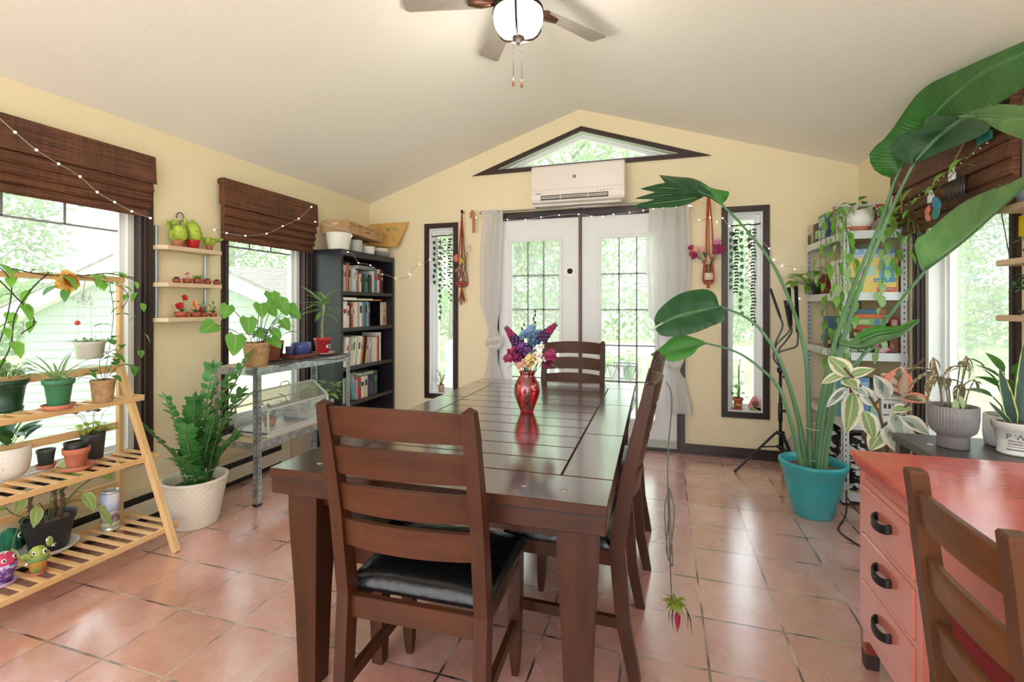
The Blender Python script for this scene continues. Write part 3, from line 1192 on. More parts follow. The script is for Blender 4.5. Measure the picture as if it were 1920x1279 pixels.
# red glass vase with a bunch of artificial flowers
VR = glass_mat('ruby_glass', (0.97, 0.24, 0.33), 0.12, 0.03)
vx, vy, vz = -0.655, 2.345, 0.763
vs_ = thing('flower_vase', 'red ribbed glass vase holding artificial flowers on the dining table', 'vase', (vx, vy, vz))
prof = [(0.026, 0.0), (0.034, 0.002), (0.036, 0.014), (0.048, 0.045), (0.062, 0.085), (0.066, 0.11), (0.061, 0.14), (0.046, 0.168), (0.036, 0.183), (0.037, 0.196), (0.043, 0.206)]
inn = [(r - 0.003, max(z, 0.006)) for r, z in prof[::-1]]
c = MB()
c.lathe(prof + inn, 48, (0, 0, 0), 0, wob=lambda a, z: 1 + 0.02 * math.sin(16 * a + z * 40))
c.build('vase_body', VR, vs_)
rnd = random.Random(5)
STEMG = mat('flower_stem_green', (66, 96, 62), 0.6)
c = MB()
heads = [(-0.085, -0.02, 0.40, 'lupin'), (0.12, 0.02, 0.42, 'lupin'), (-0.06, -0.035, 0.285, 'berry'), (-0.02, 0.0, 0.33, 'violet'), (0.045, 0.03, 0.38, 'blue'),
         (-0.02, -0.05, 0.245, 'rose'), (0.04, 0.0, 0.30, 'white'), (0.075, -0.02, 0.275, 'white'), (0.03, 0.03, 0.49, 'bud'), (-0.03, 0.03, 0.42, 'bud'), (0.10, 0.0, 0.27, 'berry'), (0.02, -0.03, 0.275, 'yellow'), (0.015, 0.0, 0.40, 'blue'), (-0.035, 0.01, 0.30, 'berry'), (0.0, -0.02, 0.30, 'violet'), (-0.03, 0.02, 0.37, 'bud')]
for (x, y, z, k_) in heads:
    c.tube(spline([(rnd.uniform(-.02, .02), rnd.uniform(-.02, .02), 0.012), (x * 0.25, y * 0.25, 0.17), (x, y, z)], 4), 0.0022, 5)
c.build('stems', STEMG, vs_)
PET = {'berry': mat('magenta_petals', (142, 38, 84), 0.6), 'violet': mat('violet_petals', (110, 62, 132), 0.6), 'blue': mat('dusty_blue_petals', (104, 136, 172), 0.6),
       'rose': mat('antique_pink_rose', (206, 158, 142), 0.6), 'white': mat('cream_petals', (240, 232, 214), 0.6), 'yellow': mat('butter_petals', (232, 206, 140), 0.6),
       'bud': mat('dark_buds', (70, 54, 66), 0.6), 'plum': mat('plum_petals', (72, 40, 84), 0.6)}


def blossom(mb, p, r, n=6, layers=2, tilt=0.5, m=0, up=(0, -0.5, 0.8), sd=1):
    q = random.Random(sd)
    d, s, nn = frame_of(up, (0, 1, 0.1))
    for L_ in range(layers):
        for i in range(n):
            a = 2 * PI * (i + 0.5 * L_) / n + q.uniform(-.1, .1)
            o = (s * math.cos(a) + nn * math.sin(a)) * (1 - 0.28 * L_) + d * (tilt + 0.5 * L_)
            mb.leaf(p, o, r * (1 - 0.15 * L_), r * 0.8, m, 'obov', 0.25, 0.25, d, 4)


for i, (x, y, z, k_) in enumerate(heads):
    c = MB()
    if k_ == 'lupin':
        dirv = Vector((x, y, 0.12)).normalized()
        for j in range(46):
            v = j / 46
            p = Vector((x, y, z)) + dirv * (0.11 * (v - 0.65))
            a = j * 2.4
            r = 0.024 * (1 - 0.75 * v)
            d_, s, nn = frame_of(dirv)
            o = s * math.cos(a) + nn * math.sin(a)
            c.ball(p + o * r, (0.0105 * (1.15 - 0.6 * v),) * 3, 6, 4, 1 if v < 0.45 else (2 if v > 0.93 else 0))
        c.build('flower_spike', [PET['berry'], PET['plum'], STEMG], vs_)
    elif k_ == 'bud':
        for j in range(7):
            c.ball((x + rnd.uniform(-.012, .012), y, z - 0.02 * j + 0.02), (0.005, 0.005, 0.009), 6, 4)
        c.build('bud_sprig', PET['bud'], vs_)
    elif k_ == 'rose':
        for L_ in range(4):
            blossom(c, (x, y, z - 0.004 * L_), 0.034 - 0.006 * L_, 5, 1, 0.15 + 0.55 * L_, 0, (-0.1, -0.75, 0.6), L_)
        c.build('rose', PET['rose'], vs_)
    else:
        m_ = PET[k_]
        for j in range(7 if k_ in ('berry', 'blue', 'violet') else 4):
            blossom(c, (x + rnd.uniform(-.03, .03), y + rnd.uniform(-.02, .02), z + rnd.uniform(-.035, .03)), 0.032 if k_ != 'white' else 0.022, 5, 2, 0.35, 0, (rnd.uniform(-.6, .6), -0.6, 0.6), j)
        c.build('blossom', m_, vs_)
c = MB()
for (d_, L_) in (((0.75, -0.1, 0.05), 0.15), ((-0.7, -0.2, -0.15), 0.075), ((0.3, -0.3, 0.5), 0.10), ((-0.3, 0.2, 0.7), 0.10), ((0.2, 0.3, 0.8), 0.13)):
    c.leaf((d_[0] * 0.06, d_[1] * 0.06, 0.255 + 0.05 * d_[2]), d_, L_, 0.026, 0, 'lance', 0.35, 0.2)
c.build('leaves', mat('greyish_cloth_leaf', (96, 124, 100), 0.6), vs_)

# cat toy hung on the chair back
ct = thing('cat_teaser', 'grey string cat toy with green and pink feathers hanging from a chair', 'toy', (0.012, 1.80, 0.95))
c = MB()
c.tube(spline([(0.0, -0.01, 0.08), (0.02, -0.02, 0.02), (0.006, -0.01, -0.2), (0.012, 0, -0.5), (0.02, 0.0, -0.70)], 5), 0.0025, 5)
for k in range(4):
    a = k * 1.6
    c.tube(spline([(0.012, 0, -0.30), (0.012 + 0.016 * math.cos(a), 0.02 * math.sin(a), -0.38), (0.012 + 0.012 * math.cos(a + 1), 0.012 * math.sin(a), -0.50 - 0.02 * k), (0.014, 0, -0.56)], 5), 0.0022, 5)
c.build('cord', mat('grey_cord', (92, 92, 86), 0.8), ct)
c = MB()
for k in range(26):
    a = k * 2.4
    c.leaf((0.03, 0, -0.70), (math.cos(a), math.sin(a) * 0.8, 0.5 * math.sin(k * 1.7)), 0.045, 0.012, 0, 'lance', 0.3, 0.1)
c.build('green_feathers', mat('lime_feather', (150, 172, 66), 0.8, trans=0.4), ct)
c = MB()
for k in range(7):
    c.leaf((0.04, 0, -0.72), (0.3 * math.cos(k), 0.3 * math.sin(k * 2), -1), 0.07 + 0.01 * (k % 3), 0.014, 0, 'lance', 0.25, 0.1)
c.build('pink_feathers', mat('pink_feather', (196, 58, 92), 0.8, trans=0.4), ct)
c = MB()
for k in range(6):
    c.leaf((0.03 + 0.03 * (k % 2), 0, -0.71), (0.9 * math.cos(k * 1.1), 0.5 * math.sin(k), -0.5), 0.08, 0.006, 0, 'lance', 0.7, 0.1)
c.build('dark_feathers', mat('dark_feather', (48, 44, 40), 0.8), ct)

# ---------------------------------------------------------------- ceiling fan
fx, fy, fz = -0.742, 2.48, 2.82
fan = thing('ceiling_fan', 'five-blade ceiling fan with a glowing frosted glass bowl under the ridge', 'fan', (fx, fy, fz))
c = MB()
c.lathe([(0.055, 0.315), (0.055, 0.29), (0.02, 0.27)], 20)
c.lathe([(0.013, 0.28), (0.013, 0.16)], 12)
c.lathe([(0.02, 0.245), (0.075, 0.235), (0.115, 0.20), (0.12, 0.16), (0.10, 0.125), (0.07, 0.115), (0.07, 0.085), (0.135, 0.075), (0.138, 0.06), (0.02, 0.055)], 32)
c.build('motor_housing', DARKMETAL, fan)
BOWL = mat('frosted_lamp_bowl', (250, 246, 238), 0.35, emit=((255, 244, 226), 2.2))
c = MB()
c.lathe([(0.132, 0.058), (0.134, 0.03), (0.128, -0.005), (0.112, -0.035), (0.088, -0.058), (0.055, -0.072), (0.02, -0.078), (1e-5, -0.079)], 36)
c.build('lamp_bowl', BOWL, fan)
c = MB()
c.lathe([(0.034, -0.062), (0.036, -0.072), (0.030, -0.085), (0.014, -0.100), (0.008, -0.106)], 20)
c.lathe([(0.008, -0.104), (0.010, -0.112), (1e-5, -0.118)], 14)
fa = c.build('finial', DARKMETAL, fan)
c = MB()
for k in range(3):
    a = R(17.4) + R(-96) + k * 2 * PI / 3
    pts = [(math.cos(a) * r, math.sin(a) * r, z) for r, z in ((0.138, 0.06), (0.139, 0.025), (0.131, -0.012), (0.112, -0.042), (0.086, -0.064), (0.05, -0.078), (0.03, -0.082))]
    c.tube(pts, 0.0065, 6)
c.build('bowl_strap', DARKMETAL, fan)
BLADEM = wood_mat('grey_walnut_blade', (146, 138, 130), (172, 164, 156), 0, 5, 0.45, 0.02)
for k in range(5):
    a = R(17.4) + R(180 - 72 * k)
    b = MB()
    M = Matrix.Rotation(a, 4, 'Z') @ Matrix.Translation((0, 0, 0.12)) @ Matrix.Rotation(R(12), 4, 'X')
    out = [(0.20, -0.045), (0.60, -0.068), (0.622, -0.055), (0.622, 0.055), (0.60, 0.068), (0.20, 0.045)]
    vs = [M @ Vector((x, y, z)) for z in (-0.003, 0.003) for (x, y) in out]
    n = len(out)
    b.add(vs, [tuple(range(n - 1, -1, -1)), tuple(range(n, 2 * n))] + [(i, (i + 1) % n, n + (i + 1) % n, n + i) for i in range(n)])
    bl = b.build('blade', BLADEM, fan)
    b = MB()
    pts = [M @ Vector(p) for p in ((0.10, 0, -0.004), (0.15, 0, -0.012), (0.20, 0, -0.006), (0.27, 0, -0.005))]
    b.tube(pts, [0.014, 0.018, 0.03, 0.02], 8)
    for yy in (-0.025, 0.025):
        b.ball(M @ Vector((0.235, yy, -0.005)), 0.008, 8, 5)
    b.build('blade_iron', mat('copper_bronze', (120, 86, 72), 0.3, 0.85), bl)
for (dx, dy, zt, zb) in ((-0.018, -0.03, -0.07, -0.300), (0.028, -0.03, -0.07, -0.316)):
    b = MB()
    b.tube([(dx, dy, zt), (dx, dy, zb)], 0.0014, 5)
    b.ball((dx, dy, -0.17), (0.003, 0.003, 0.005), 6, 4)
    pc = b.build('pull_chain', DARKMETAL, fan)
    b = MB()
    b.lathe([(0.002, 0.0), (0.005, -0.018), (0.0085, -0.034), (0.006, -0.044), (1e-5, -0.046)], 10, (dx, dy, zb))
    b.build('pull_knob', mat('honey_wood_pull', (150, 104, 60), 0.4), pc)
lp = bpy.data.lights.new('fan_bulb', 'POINT')
lp.energy = 4
lp.color = (1.0, 0.93, 0.83)
lp.shadow_soft_size = 0.12
lo = bpy.data.objects.new('fan_bulb', lp)
COL.objects.link(lo)
lo.location = (fx, fy, fz - 0.16)

# ---------------------------------------------------------------- wall air conditioner
ac = thing('air_conditioner', 'white wall-mounted air conditioner under the triangular window', 'air conditioner', (-0.735, YB, 2.215))
ACW = mat('warm_white_plastic', (234, 224, 218), 0.3)
HW_ = 0.42
c = MB()
prof = [(0, 0.01), (-0.19, 0.035), (-0.205, 0.06), (-0.21, 0.10), (-0.205, 0.34), (-0.19, 0.365), (0, 0.37)]
c.prism([(y, z) for y, z in prof], -HW_, HW_, 'x')
body = c.build('body', ACW, ac)
c = MB()
c.prism([(-0.205, 0.135), (-0.214, 0.145), (-0.216, 0.345), (-0.20, 0.362), (-0.185, 0.368), (-0.18, 0.135)], -HW_ + 0.006, HW_ - 0.006, 'x')
c.build('front_panel', ACW, ac)
c = MB()
c.box(-0.33, 0.28, -0.2135, -0.20, 0.052, 0.092)
c.build('outlet', mat('dark_vent_slot', (34, 32, 32), 0.5), ac)
c = MB()
for zz in (0.062, 0.076):
    c.box(-0.325, 0.275, -0.2165, -0.2135, zz, zz + 0.006)
for xx in (-0.15, 0.1):
    c.box(xx, xx + 0.006, -0.2160, -0.2135, 0.054, 0.09)
c.build('louver', ACW, ac)
c = MB()
c.prism([(-0.20, 0.008), (-0.245, -0.012), (-0.247, -0.004), (-0.20, 0.020)], -HW_ + 0.01, HW_ - 0.03, 'x')
c.build('air_flap', ACW, ac)
GREYB = mat('grey_badge', (84, 80, 84), 0.4)
MB().bevelbox(-0.034, -0.006, -0.2185, -0.214, 0.235, 0.262, 0.002).build('badge', GREYB, ac)
c = MB()
c.prism([(-0.026, 0.254), (-0.014, 0.254), (-0.017, 0.246), (-0.020, 0.240), (-0.023, 0.246)], -0.2195, -0.2184, 'y')
c.build('badge_mark', WHITE, ac)
MB().box(-0.375, -0.33, -0.2125, -0.209, 0.108, 0.114).build('brand_plate', GREYB, ac)
for i in range(5):
    MB().box(0.18 + 0.03 * i, 0.188 + 0.03 * i, -0.2125, -0.209, 0.106, 0.113).build('indicator', GREYB, ac)

# ---------------------------------------------------------------- curtain rod and sheer curtains
rod = thing('curtain_rod', 'thin steel curtain rod above the french doors', 'rod', (-0.73, YB - 0.075, 2.215))
c = MB()
c.tube([(-0.95, 0, 0), (0.93, 0, 0.0)], 0.008, 8)
c.build('pole', CHROME, rod)
for s in (-0.965, 0.945):
    c = MB()
    c.ball((s, 0, 0), (0.03, 0.016, 0.016), 10, 8)
    c.build('finial', CHROME, rod)
for s in (-0.86, 0.0, 0.86):
    c = MB()
    c.tube([(s, 0, -0.004), (s, 0.045, -0.01), (s, 0.075, -0.01)], 0.006, 6)
    c.build('bracket', DARKMETAL, rod)


def sheer(name):
    m, nt, p = base_mat(name)
    nt.nodes.remove(p)
    out = nt.nodes['Material Output']
    d = nt.nodes.new('ShaderNodeBsdfDiffuse')
    d.inputs[0].default_value = (*srgb((244, 242, 242)), 1)
    t = nt.nodes.new('ShaderNodeBsdfTranslucent')
    t.inputs[0].default_value = (*srgb((250, 248, 246)), 1)
    tr = nt.nodes.new('ShaderNodeBsdfTransparent')
    a = nt.nodes.new('ShaderNodeMixShader')
    a.inputs[0].default_value = 0.5
    nt.links.new(d.outputs[0], a.inputs[1])
    nt.links.new(t.outputs[0], a.inputs[2])
    b = nt.nodes.new('ShaderNodeMixShader')
    w_ = nt.nodes.new('ShaderNodeTexNoise')
    w_.inputs['Scale'].default_value = 160
    v = _coords(nt, (1, 1, 0.2))
    nt.links.new(v, w_.inputs['Vector'])
    nt.links.new(_math(nt, 'MULTIPLY_ADD', w_.outputs[0], 0.2, 0.2), b.inputs[0])
    nt.links.new(a.outputs[0], b.inputs[1])
    nt.links.new(tr.outputs[0], b.inputs[2])
    nt.links.new(b.outputs[0], out.inputs[0])
    return m


SHEER = sheer('sheer_white_fabric')


def curtain(label, rows, loc, seed):
    """rows of (z, centre x, half width, half depth, fold size)"""
    t = thing('sheer_curtain', label, 'curtain', loc, 0, 'sheer curtains at the french doors')
    rnd = random.Random(seed)
    ph = [rnd.uniform(0, 6) for _ in range(4)]
    rr = []
    for a, b in zip(rows, rows[1:]):
        n = max(2, int(abs(b[0] - a[0]) / 0.02))
        for i in range(n):
            k = i / n
            k2 = k * k * (3 - 2 * k)
            rr.append([a[j] + (b[j] - a[j]) * (k if j == 0 else k2) for j in range(5)])
    rr.append(list(rows[-1]))
    N = 72
    vs, fs = [], []
    for (z, cx, hw, hd, fo) in rr:
        for j in range(N):
            a = 2 * PI * j / N
            u = math.cos(a)
            f = fo * (math.sin(u * 11 + ph[0]) + 0.6 * math.sin(u * 19 + ph[1] + z) + 0.4 * math.sin(u * 7 + ph[2] - z * 2))
            vs.append((cx + u * hw, math.sin(a) * hd + f, z))
    for i in range(len(rr) - 1):
        for j in range(N):
            a, b = i * N + j, i * N + (j + 1) % N
            fs.append((a, a + N, b + N, b))
    c = MB().add(vs, fs, 0, True)
    c.build('drape', SHEER, t)
    return t


cl = curtain('white sheer curtain knotted beside the door with the lock hole',
             [(0.06, 0.0, 0.16, 0.02, 0.010), (0.45, -0.005, 0.12, 0.022, 0.012), (0.78, -0.01, 0.055, 0.03, 0.008), (0.865, 0.0, 0.04, 0.035, 0.004),
              (0.90, 0.01, 0.075, 0.05, 0.004), (0.96, 0.01, 0.082, 0.055, 0.005), (1.02, 0.0, 0.055, 0.045, 0.005), (1.08, -0.01, 0.05, 0.035, 0.006),
              (1.35, -0.035, 0.105, 0.025, 0.010), (1.75, -0.03, 0.112, 0.022, 0.012), (2.195, -0.005, 0.105, 0.016, 0.010), (2.235, -0.005, 0.10, 0.018, 0.006)],
             (-1.575, YB - 0.075, 0), 4)
c = MB()
c.tube(spline([(-0.06, -0.03, 0.92), (-0.01, -0.062, 0.97), (0.07, -0.04, 0.985), (0.085, 0.0, 0.95), (0.05, -0.055, 0.905), (-0.03, -0.05, 0.90)], 5), [0.02] * 26, 8)
c.build('knot', SHEER, cl)
cr = curtain('white sheer curtain knotted low beside the hanging flower bottle',
             [(0.365, 0.075, 0.105, 0.022, 0.008), (0.40, 0.07, 0.105, 0.024, 0.010), (0.62, 0.045, 0.085, 0.028, 0.010), (0.74, 0.03, 0.04, 0.03, 0.004),
              (0.78, 0.02, 0.065, 0.05, 0.004), (0.84, 0.015, 0.07, 0.055, 0.005), (0.90, 0.03, 0.05, 0.04, 0.005), (1.0, 0.02, 0.07, 0.03, 0.008),
              (1.25, -0.03, 0.165, 0.022, 0.012), (1.7, -0.03, 0.19, 0.02, 0.014), (2.195, -0.02, 0.165, 0.016, 0.012), (2.24, -0.02, 0.16, 0.02, 0.008)],
             (0.075, YB - 0.075, 0), 9)
c = MB()
c.tube(spline([(-0.03, -0.03, 0.77), (-0.05, -0.05, 0.83), (0.02, -0.06, 0.875), (0.08, -0.03, 0.85), (0.06, -0.05, 0.79), (0.0, -0.055, 0.775)], 5), [0.022] * 26, 8)
c.build('knot', SHEER, cr)

# ---------------------------------------------------------------- woven bamboo blinds


def bamboo_mat():
    m, nt, p = base_mat('woven_bamboo')
    tc = nt.nodes.new('ShaderNodeTexCoord')
    a = _noise(nt, 140, 3, _coords(nt, (0.02, 0.02, 1)), 0.6)
    b = _noise(nt, 60, 2, _coords(nt, (1, 1, 0.04)), 0.5)
    d = _noise(nt, 5, 3, _coords(nt))
    f = _ramp(nt, _math(nt, 'MULTIPLY_ADD', a, 0.7, _math(nt, 'MULTIPLY_ADD', b, 0.25, _math(nt, 'MULTIPLY', d, 0.25))), 0.45, 0.78)
    nt.links.new(_mix(nt, f, srgb((52, 27, 18)), srgb((128, 76, 48))), p.inputs['Base Color'])
    p.inputs['Roughness'].default_value = 0.6
    bn = nt.nodes.new('ShaderNodeBump')
    bn.inputs['Strength'].default_value = 0.6
    bn.inputs['Distance'].default_value = 0.004
    nt.links.new(a, bn.inputs['Height'])
    nt.links.new(bn.outputs[0], p.inputs['Normal'])
    return m


BAMBOO = bamboo_mat()


def blind(label, x, out, y0, y1, zt, zb, folds):
    """folded roman shade; out = +1 if the room lies towards +x"""
    t = thing('bamboo_blind', label, 'blind', (x, (y0 + y1) / 2, zb), 0, 'woven bamboo roman blinds')
    h, hl = zt - zb, (y1 - y0) / 2
    v = MB()
    v.prism([(out * 0.03, h * 0.58), (out * 0.075, h * 0.55), (out * 0.082, h * 0.56), (out * 0.072, h), (out * 0.03, h)], -hl, hl, 'y')
    v.build('valance', BAMBOO, t)
    for k in range(folds):
        zb_ = h * (0.40, 0.26, 0.14, 0.0)[k]
        zt_ = zb_ + h * 0.26
        o = 0.056 - 0.009 * k
        f = MB()
        f.prism([(out * 0.03, zt_), (out * (o + 0.005), zt_ - 0.02), (out * (o + 0.022), zb_ + 0.012), (out * (o + 0.014), zb_), (out * 0.03, zb_ + 0.02)], -hl + 0.012 + 0.004 * k, hl - 0.012 - 0.004 * k, 'y')
        f.build('fold', BAMBOO, t)
    MB().bevelbox(min(out * 0.0, out * 0.05), max(out * 0.0, out * 0.05), -hl + 0.01, hl - 0.01, h - 0.035, h, 0.003).build('headrail', TRIM, t)
    return t


blind('wide woven bamboo blind over the big window behind the plant stand', XL, 1, 0.78, 2.145, 2.205, 1.835, 4)
blind('woven bamboo blind over the smaller window beside the bookcase', XL, 1, 2.62, 3.585, 2.205, 1.765, 4)
blind('woven bamboo blind with clips over the window behind the giant leaves', XR, -1, 2.60, 3.72, 2.24, 1.74, 4)

# ---------------------------------------------------------------- plant and pot builders
SOIL = mat('potting_soil', (66, 50, 42), 0.95, rgb2=(130, 112, 98), scale=60, bump=0.8, bump_scale=80)
TERRA = mat('terracotta', (186, 106, 78), 0.75, rgb2=(204, 128, 100), scale=9)
STEM = mat('green_stem', (96, 120, 66), 0.6)
BROWNSTEM = mat('brown_stem', (98, 74, 56), 0.8)
DARKSTEM = mat('dark_vine_stem', (62, 56, 48), 0.8)
L_BRIGHT = leaf_mat('bright_green_leaf', (112, 176, 66), (140, 196, 84), 0.4, 0.4)
L_MID = leaf_mat('mid_green_leaf', (78, 138, 60), (104, 160, 74), 0.38, 0.32)
L_DARK = leaf_mat('deep_green_leaf', (34, 86, 46), (54, 110, 58), 0.25, 0.2)
L_GLOSS = leaf_mat('glossy_zz_leaf', (56, 118, 60), (92, 152, 80), 0.25, 0.25)
L_STRIPE = leaf_mat('pale_striped_leaf', (150, 176, 130), (176, 196, 160), 0.4, 0.3, rib=(90, 140, 80))
L_VAR = leaf_mat('variegated_green_leaf', (104, 152, 74), (126, 168, 90), 0.4, 0.3, edge=(232, 230, 196), edge_w=0.62)
L_SPIDER = leaf_mat('spider_plant_leaf', (120, 160, 100), (140, 176, 116), 0.4, 0.35, rib=(214, 226, 196))
L_PURPLE = leaf_mat('purple_shamrock_leaf', (66, 30, 48), (88, 40, 60), 0.5, 0.2)
L_LIME = leaf_mat('lime_leaf', (160, 190, 70), (190, 208, 100), 0.45, 0.4)


def pot(name, label, cat, loc, prof, m, soil_z=None, soil_r=None, group=None, rz=0.0, wob=None, n=32, soil=True, part='pot', sx=1.0):
    """pot turned from an outer (r, z) profile; returns the thing, soil height"""
    t = thing(name, label, cat, loc, rz, group)
    top = prof[-1]
    wall = min(0.008, top[0] * 0.08)
    zin = max(0.006, top[1] * 0.35)
    def r_at(zq):
        for (ra, za), (rb, zb) in zip(prof, prof[1:]):
            if za <= zq <= zb and zb > za:
                return ra + (rb - ra) * (zq - za) / (zb - za)
        return prof[0][0]
    inner = [(top[0] - wall, top[1])] + [(max(0.002, r_at(top[1] * k) - wall * 1.6), top[1] * k) for k in (0.9, 0.75, 0.6, 0.45)] + [(max(0.002, r_at(zin) - wall * 1.8), zin)]
    c = MB()
    c.lathe(list(prof) + inner, n, (0, 0, 0), 0, wob=wob, sx=sx)
    c.build(part, m, t)
    sz = soil_z if soil_z is not None else top[1] * 0.88
    if soil:
        sr = soil_r or max(0.01, r_at(sz) - wall * 1.1)
        rnd = random.Random(int(abs(loc[0]) * 1000) + int(abs(loc[1]) * 777))
        s = MB()
        s.lathe([(sr, sz - 0.01), (sr * 0.85, sz), (sr * 0.4, sz + 0.004), (1e-5, sz + 0.003)], 20, (0, 0, 0), 0, sx=sx)
        for i in range(14):
            a, q = rnd.uniform(0, 6.28), sr * rnd.uniform(0, 0.8)
            s.ball((math.cos(a) * q * sx, math.sin(a) * q, sz + 0.002), sr * rnd.uniform(0.05, 0.1), 6, 4)
        s.build('soil', SOIL, t)
    return t, sz


def saucer(label, loc, r, m=None, h=0.022):
    c = MB()
    c.lathe([(r * 0.78, 0), (r * 0.8, 0.003), (r, h), (r - 0.006, h), (r * 0.76, 0.006), (1e-5, 0.006)], 32)
    o = c.build('plant_saucer', m or TERRA, None, loc)
    return tag(o, label, 'saucer')


def clump(t, z0, n, spread, height, L, W, lm, sm=None, shape='ovate', seed=1, r0=0.02, droop=0.4, fold=0.15, stem_r=0.0018,
          hmin=0.4, up_mix=0.35, names=('foliage', 'stems'), wave=0.0, c0=(0, 0), arch=0.25, size=(0.75, 1.15)):
    """leaves on arching stems around the pot's middle"""
    rnd = random.Random(seed)
    f, s = MB(), MB()
    for i in range(n):
        a = i * 2.39996 + rnd.uniform(-.4, .4)
        q = spread * math.sqrt((i + 0.5) / n) * rnd.uniform(0.75, 1.1)
        h = height * rnd.uniform(hmin, 1.0) * (1.0 - 0.45 * (q / max(spread, 1e-4)) ** 2)
        o = Vector((math.cos(a), math.sin(a), 0))
        b = Vector((c0[0], c0[1], z0)) + o * r0 * rnd.uniform(0.2, 1)
        e = Vector((c0[0], c0[1], z0)) + o * q + Vector((0, 0, h))
        if sm is not None:
            s.tube([b, b.lerp(e, 0.5) + Vector((0, 0, h * arch * 0.5)) - o * q * 0.12, e], [stem_r, stem_r, stem_r * 0.8], 5)
        d = (o * (1 - up_mix) + Vector((0, 0, up_mix)) + Vector((rnd.gauss(0, .2), rnd.gauss(0, .2), rnd.gauss(0, .15)))).normalized()
        k = rnd.uniform(*size)
        f.leaf(e if sm is not None else b, d, L * k, W * k, 0, shape, droop * rnd.uniform(0.5, 1.4), fold, (rnd.gauss(0, .15), rnd.gauss(0, .15), 1), 6, 1, wave)
    if sm is not None:
        s.build(names[1], sm, t)
    f.build(names[0], lm, t)


def vine(f, s, pts, L, W, step=0.05, shape='heart', seed=1, r=0.0018, droop=0.5, hang=0.5, skip=0.0):
    """trailing stem with leaves set alternately along it"""
    rnd = random.Random(seed)
    P = spline(pts, 8)
    s.tube(P, r, 5)
    acc, k = 0.0, 0
    for a, b in zip(P, P[1:]):
        acc += (b - a).length
        if acc > step * rnd.uniform(0.7, 1.3):
            acc = 0.0
            k += 1
            if rnd.random() < skip:
                continue
            d_, sv, nv = frame_of(b - a)
            o = (sv * (1 if k % 2 else -1) * rnd.uniform(0.5, 1) + nv * rnd.uniform(-.3, .6) + d_ * 0.3).normalized()
            st = b + o * L * 0.3
            s.tube([b, b.lerp(st, .6) + Vector((0, 0, L * .06)), st], r * 0.7, 4)
            q = rnd.uniform(0.7, 1.2)
            f.leaf(st, (o + Vector((0, 0, -hang))).normalized(), L * q, W * q, 0, shape, droop, 0.18, (o.x, o.y, 0.8))


# ---------------------------------------------------------------- bamboo ladder plant stand
PINE = wood_mat('blond_bamboo', (206, 160, 104), (232, 194, 142), 1, 4, 0.5, 0.03)
PINEZ = wood_mat('blond_bamboo_upright', (206, 160, 104), (232, 194, 142), 2, 4, 0.5, 0.03)
st = thing('plant_stand', 'three-tier slatted blond bamboo plant stand at the big window', 'plant stand', (-2.70, 1.36, 0))
YN, YE = -0.56, 0.56          # ends of the stand along the wall
for y in (YN, YE):
    MB().bevelbox(-0.232, -0.202, y - 0.013, y + 0.013, 0, 1.445, 0.003).build('rear_leg', PINEZ, st)
    MB().beam((0.25, y - 0.03, 0), (-0.195, y - 0.03, 1.02), 0.026, 0.034, 0, (0, 0, 1)).build('front_leg', PINEZ, st)
MB().bevelbox(-0.235, -0.20, YN - 0.02, YE + 0.02, 1.432, 1.462, 0.004).build('top_bar', PINE, st)
for z in (0.30, 0.63, 0.95):
    MB().bevelbox(-0.226, -0.208, YN, YE, z - 0.02, z + 0.02, 0.003).build('back_rail', PINE, st)
for (z, xf) in ((0.11, 0.19), (0.47, 0.045), (0.785, -0.065)):
    c = MB()
    c.bevelbox(xf - 0.018, xf, YN - 0.03, YE + 0.03, z - 0.014, z + 0.014, 0.003)
    c.bevelbox(-0.20, -0.182, YN - 0.03, YE + 0.03, z - 0.014, z + 0.014, 0.003)
    n = 19
    for i in range(n):
        y = YN - 0.02 + (YE - YN + 0.04) * i / (n - 1)
        c.bevelbox(-0.20, xf - 0.001, y - 0.013, y + 0.013, z + 0.008, z + 0.0172, 0.002, 1)
    c.build('shelf', [PINE, wood_mat('blond_bamboo_slat', (206, 160, 104), (236, 200, 150), 0, 4, 0.5, 0.03)], st)

# --- top tier
Z1, Z2, Z3 = 0.803, 0.488, 0.128
t, z = pot('potted_plant', 'dark green pot of striped and lime leaves on the stand\'s top tier', 'plant', (-2.942, 1.439, 0.803),
           [(0.075, 0), (0.078, 0.006), (0.082, 0.02), (0.074, 0.022), (0.092, 0.125), (0.104, 0.128), (0.106, 0.15)], mat('dark_green_plastic', (20, 62, 42), 0.35))
clump(t, z, 30, 0.10, 0.09, 0.085, 0.032, L_STRIPE, STEM, 'lance', 3, 0.04, 0.6)
clump(t, z, 12, 0.13, 0.11, 0.085, 0.042, L_BRIGHT, STEM, 'ovate', 4, 0.04, 0.8, names=('lime_foliage', 'lime_stems'))
p = (-2.788, 1.561, 0.803)[:2]
saucer('terracotta saucer under the green pot on the stand\'s top tier', (*p, Z1), 0.085)
t, z = pot('spider_plant', 'green plastic pot with a small spider plant on the stand\'s top tier', 'plant', (*p, Z1 + 0.007),
           [(0.048, 0), (0.05, 0.004), (0.068, 0.112), (0.078, 0.114), (0.080, 0.135)], mat('fern_green_plastic', (62, 128, 88), 0.4))
clump(t, z, 16, 0.02, 0.01, 0.25, 0.016, L_SPIDER, None, 'blade', 8, 0.02, 0.55, 0.3, up_mix=0.55)
t, z = pot('hoya_plant', 'tan speckled pot of a rambling waxy-leaved plant at the stand\'s corner', 'plant', (-2.786, 1.753, 0.803),
           [(0.052, 0), (0.056, 0.004), (0.067, 0.10), (0.070, 0.102), (0.070, 0.112)], mat('tan_cork_pot', (196, 160, 116), 0.85, rgb2=(172, 134, 94), scale=40))
f, s = MB(), MB()
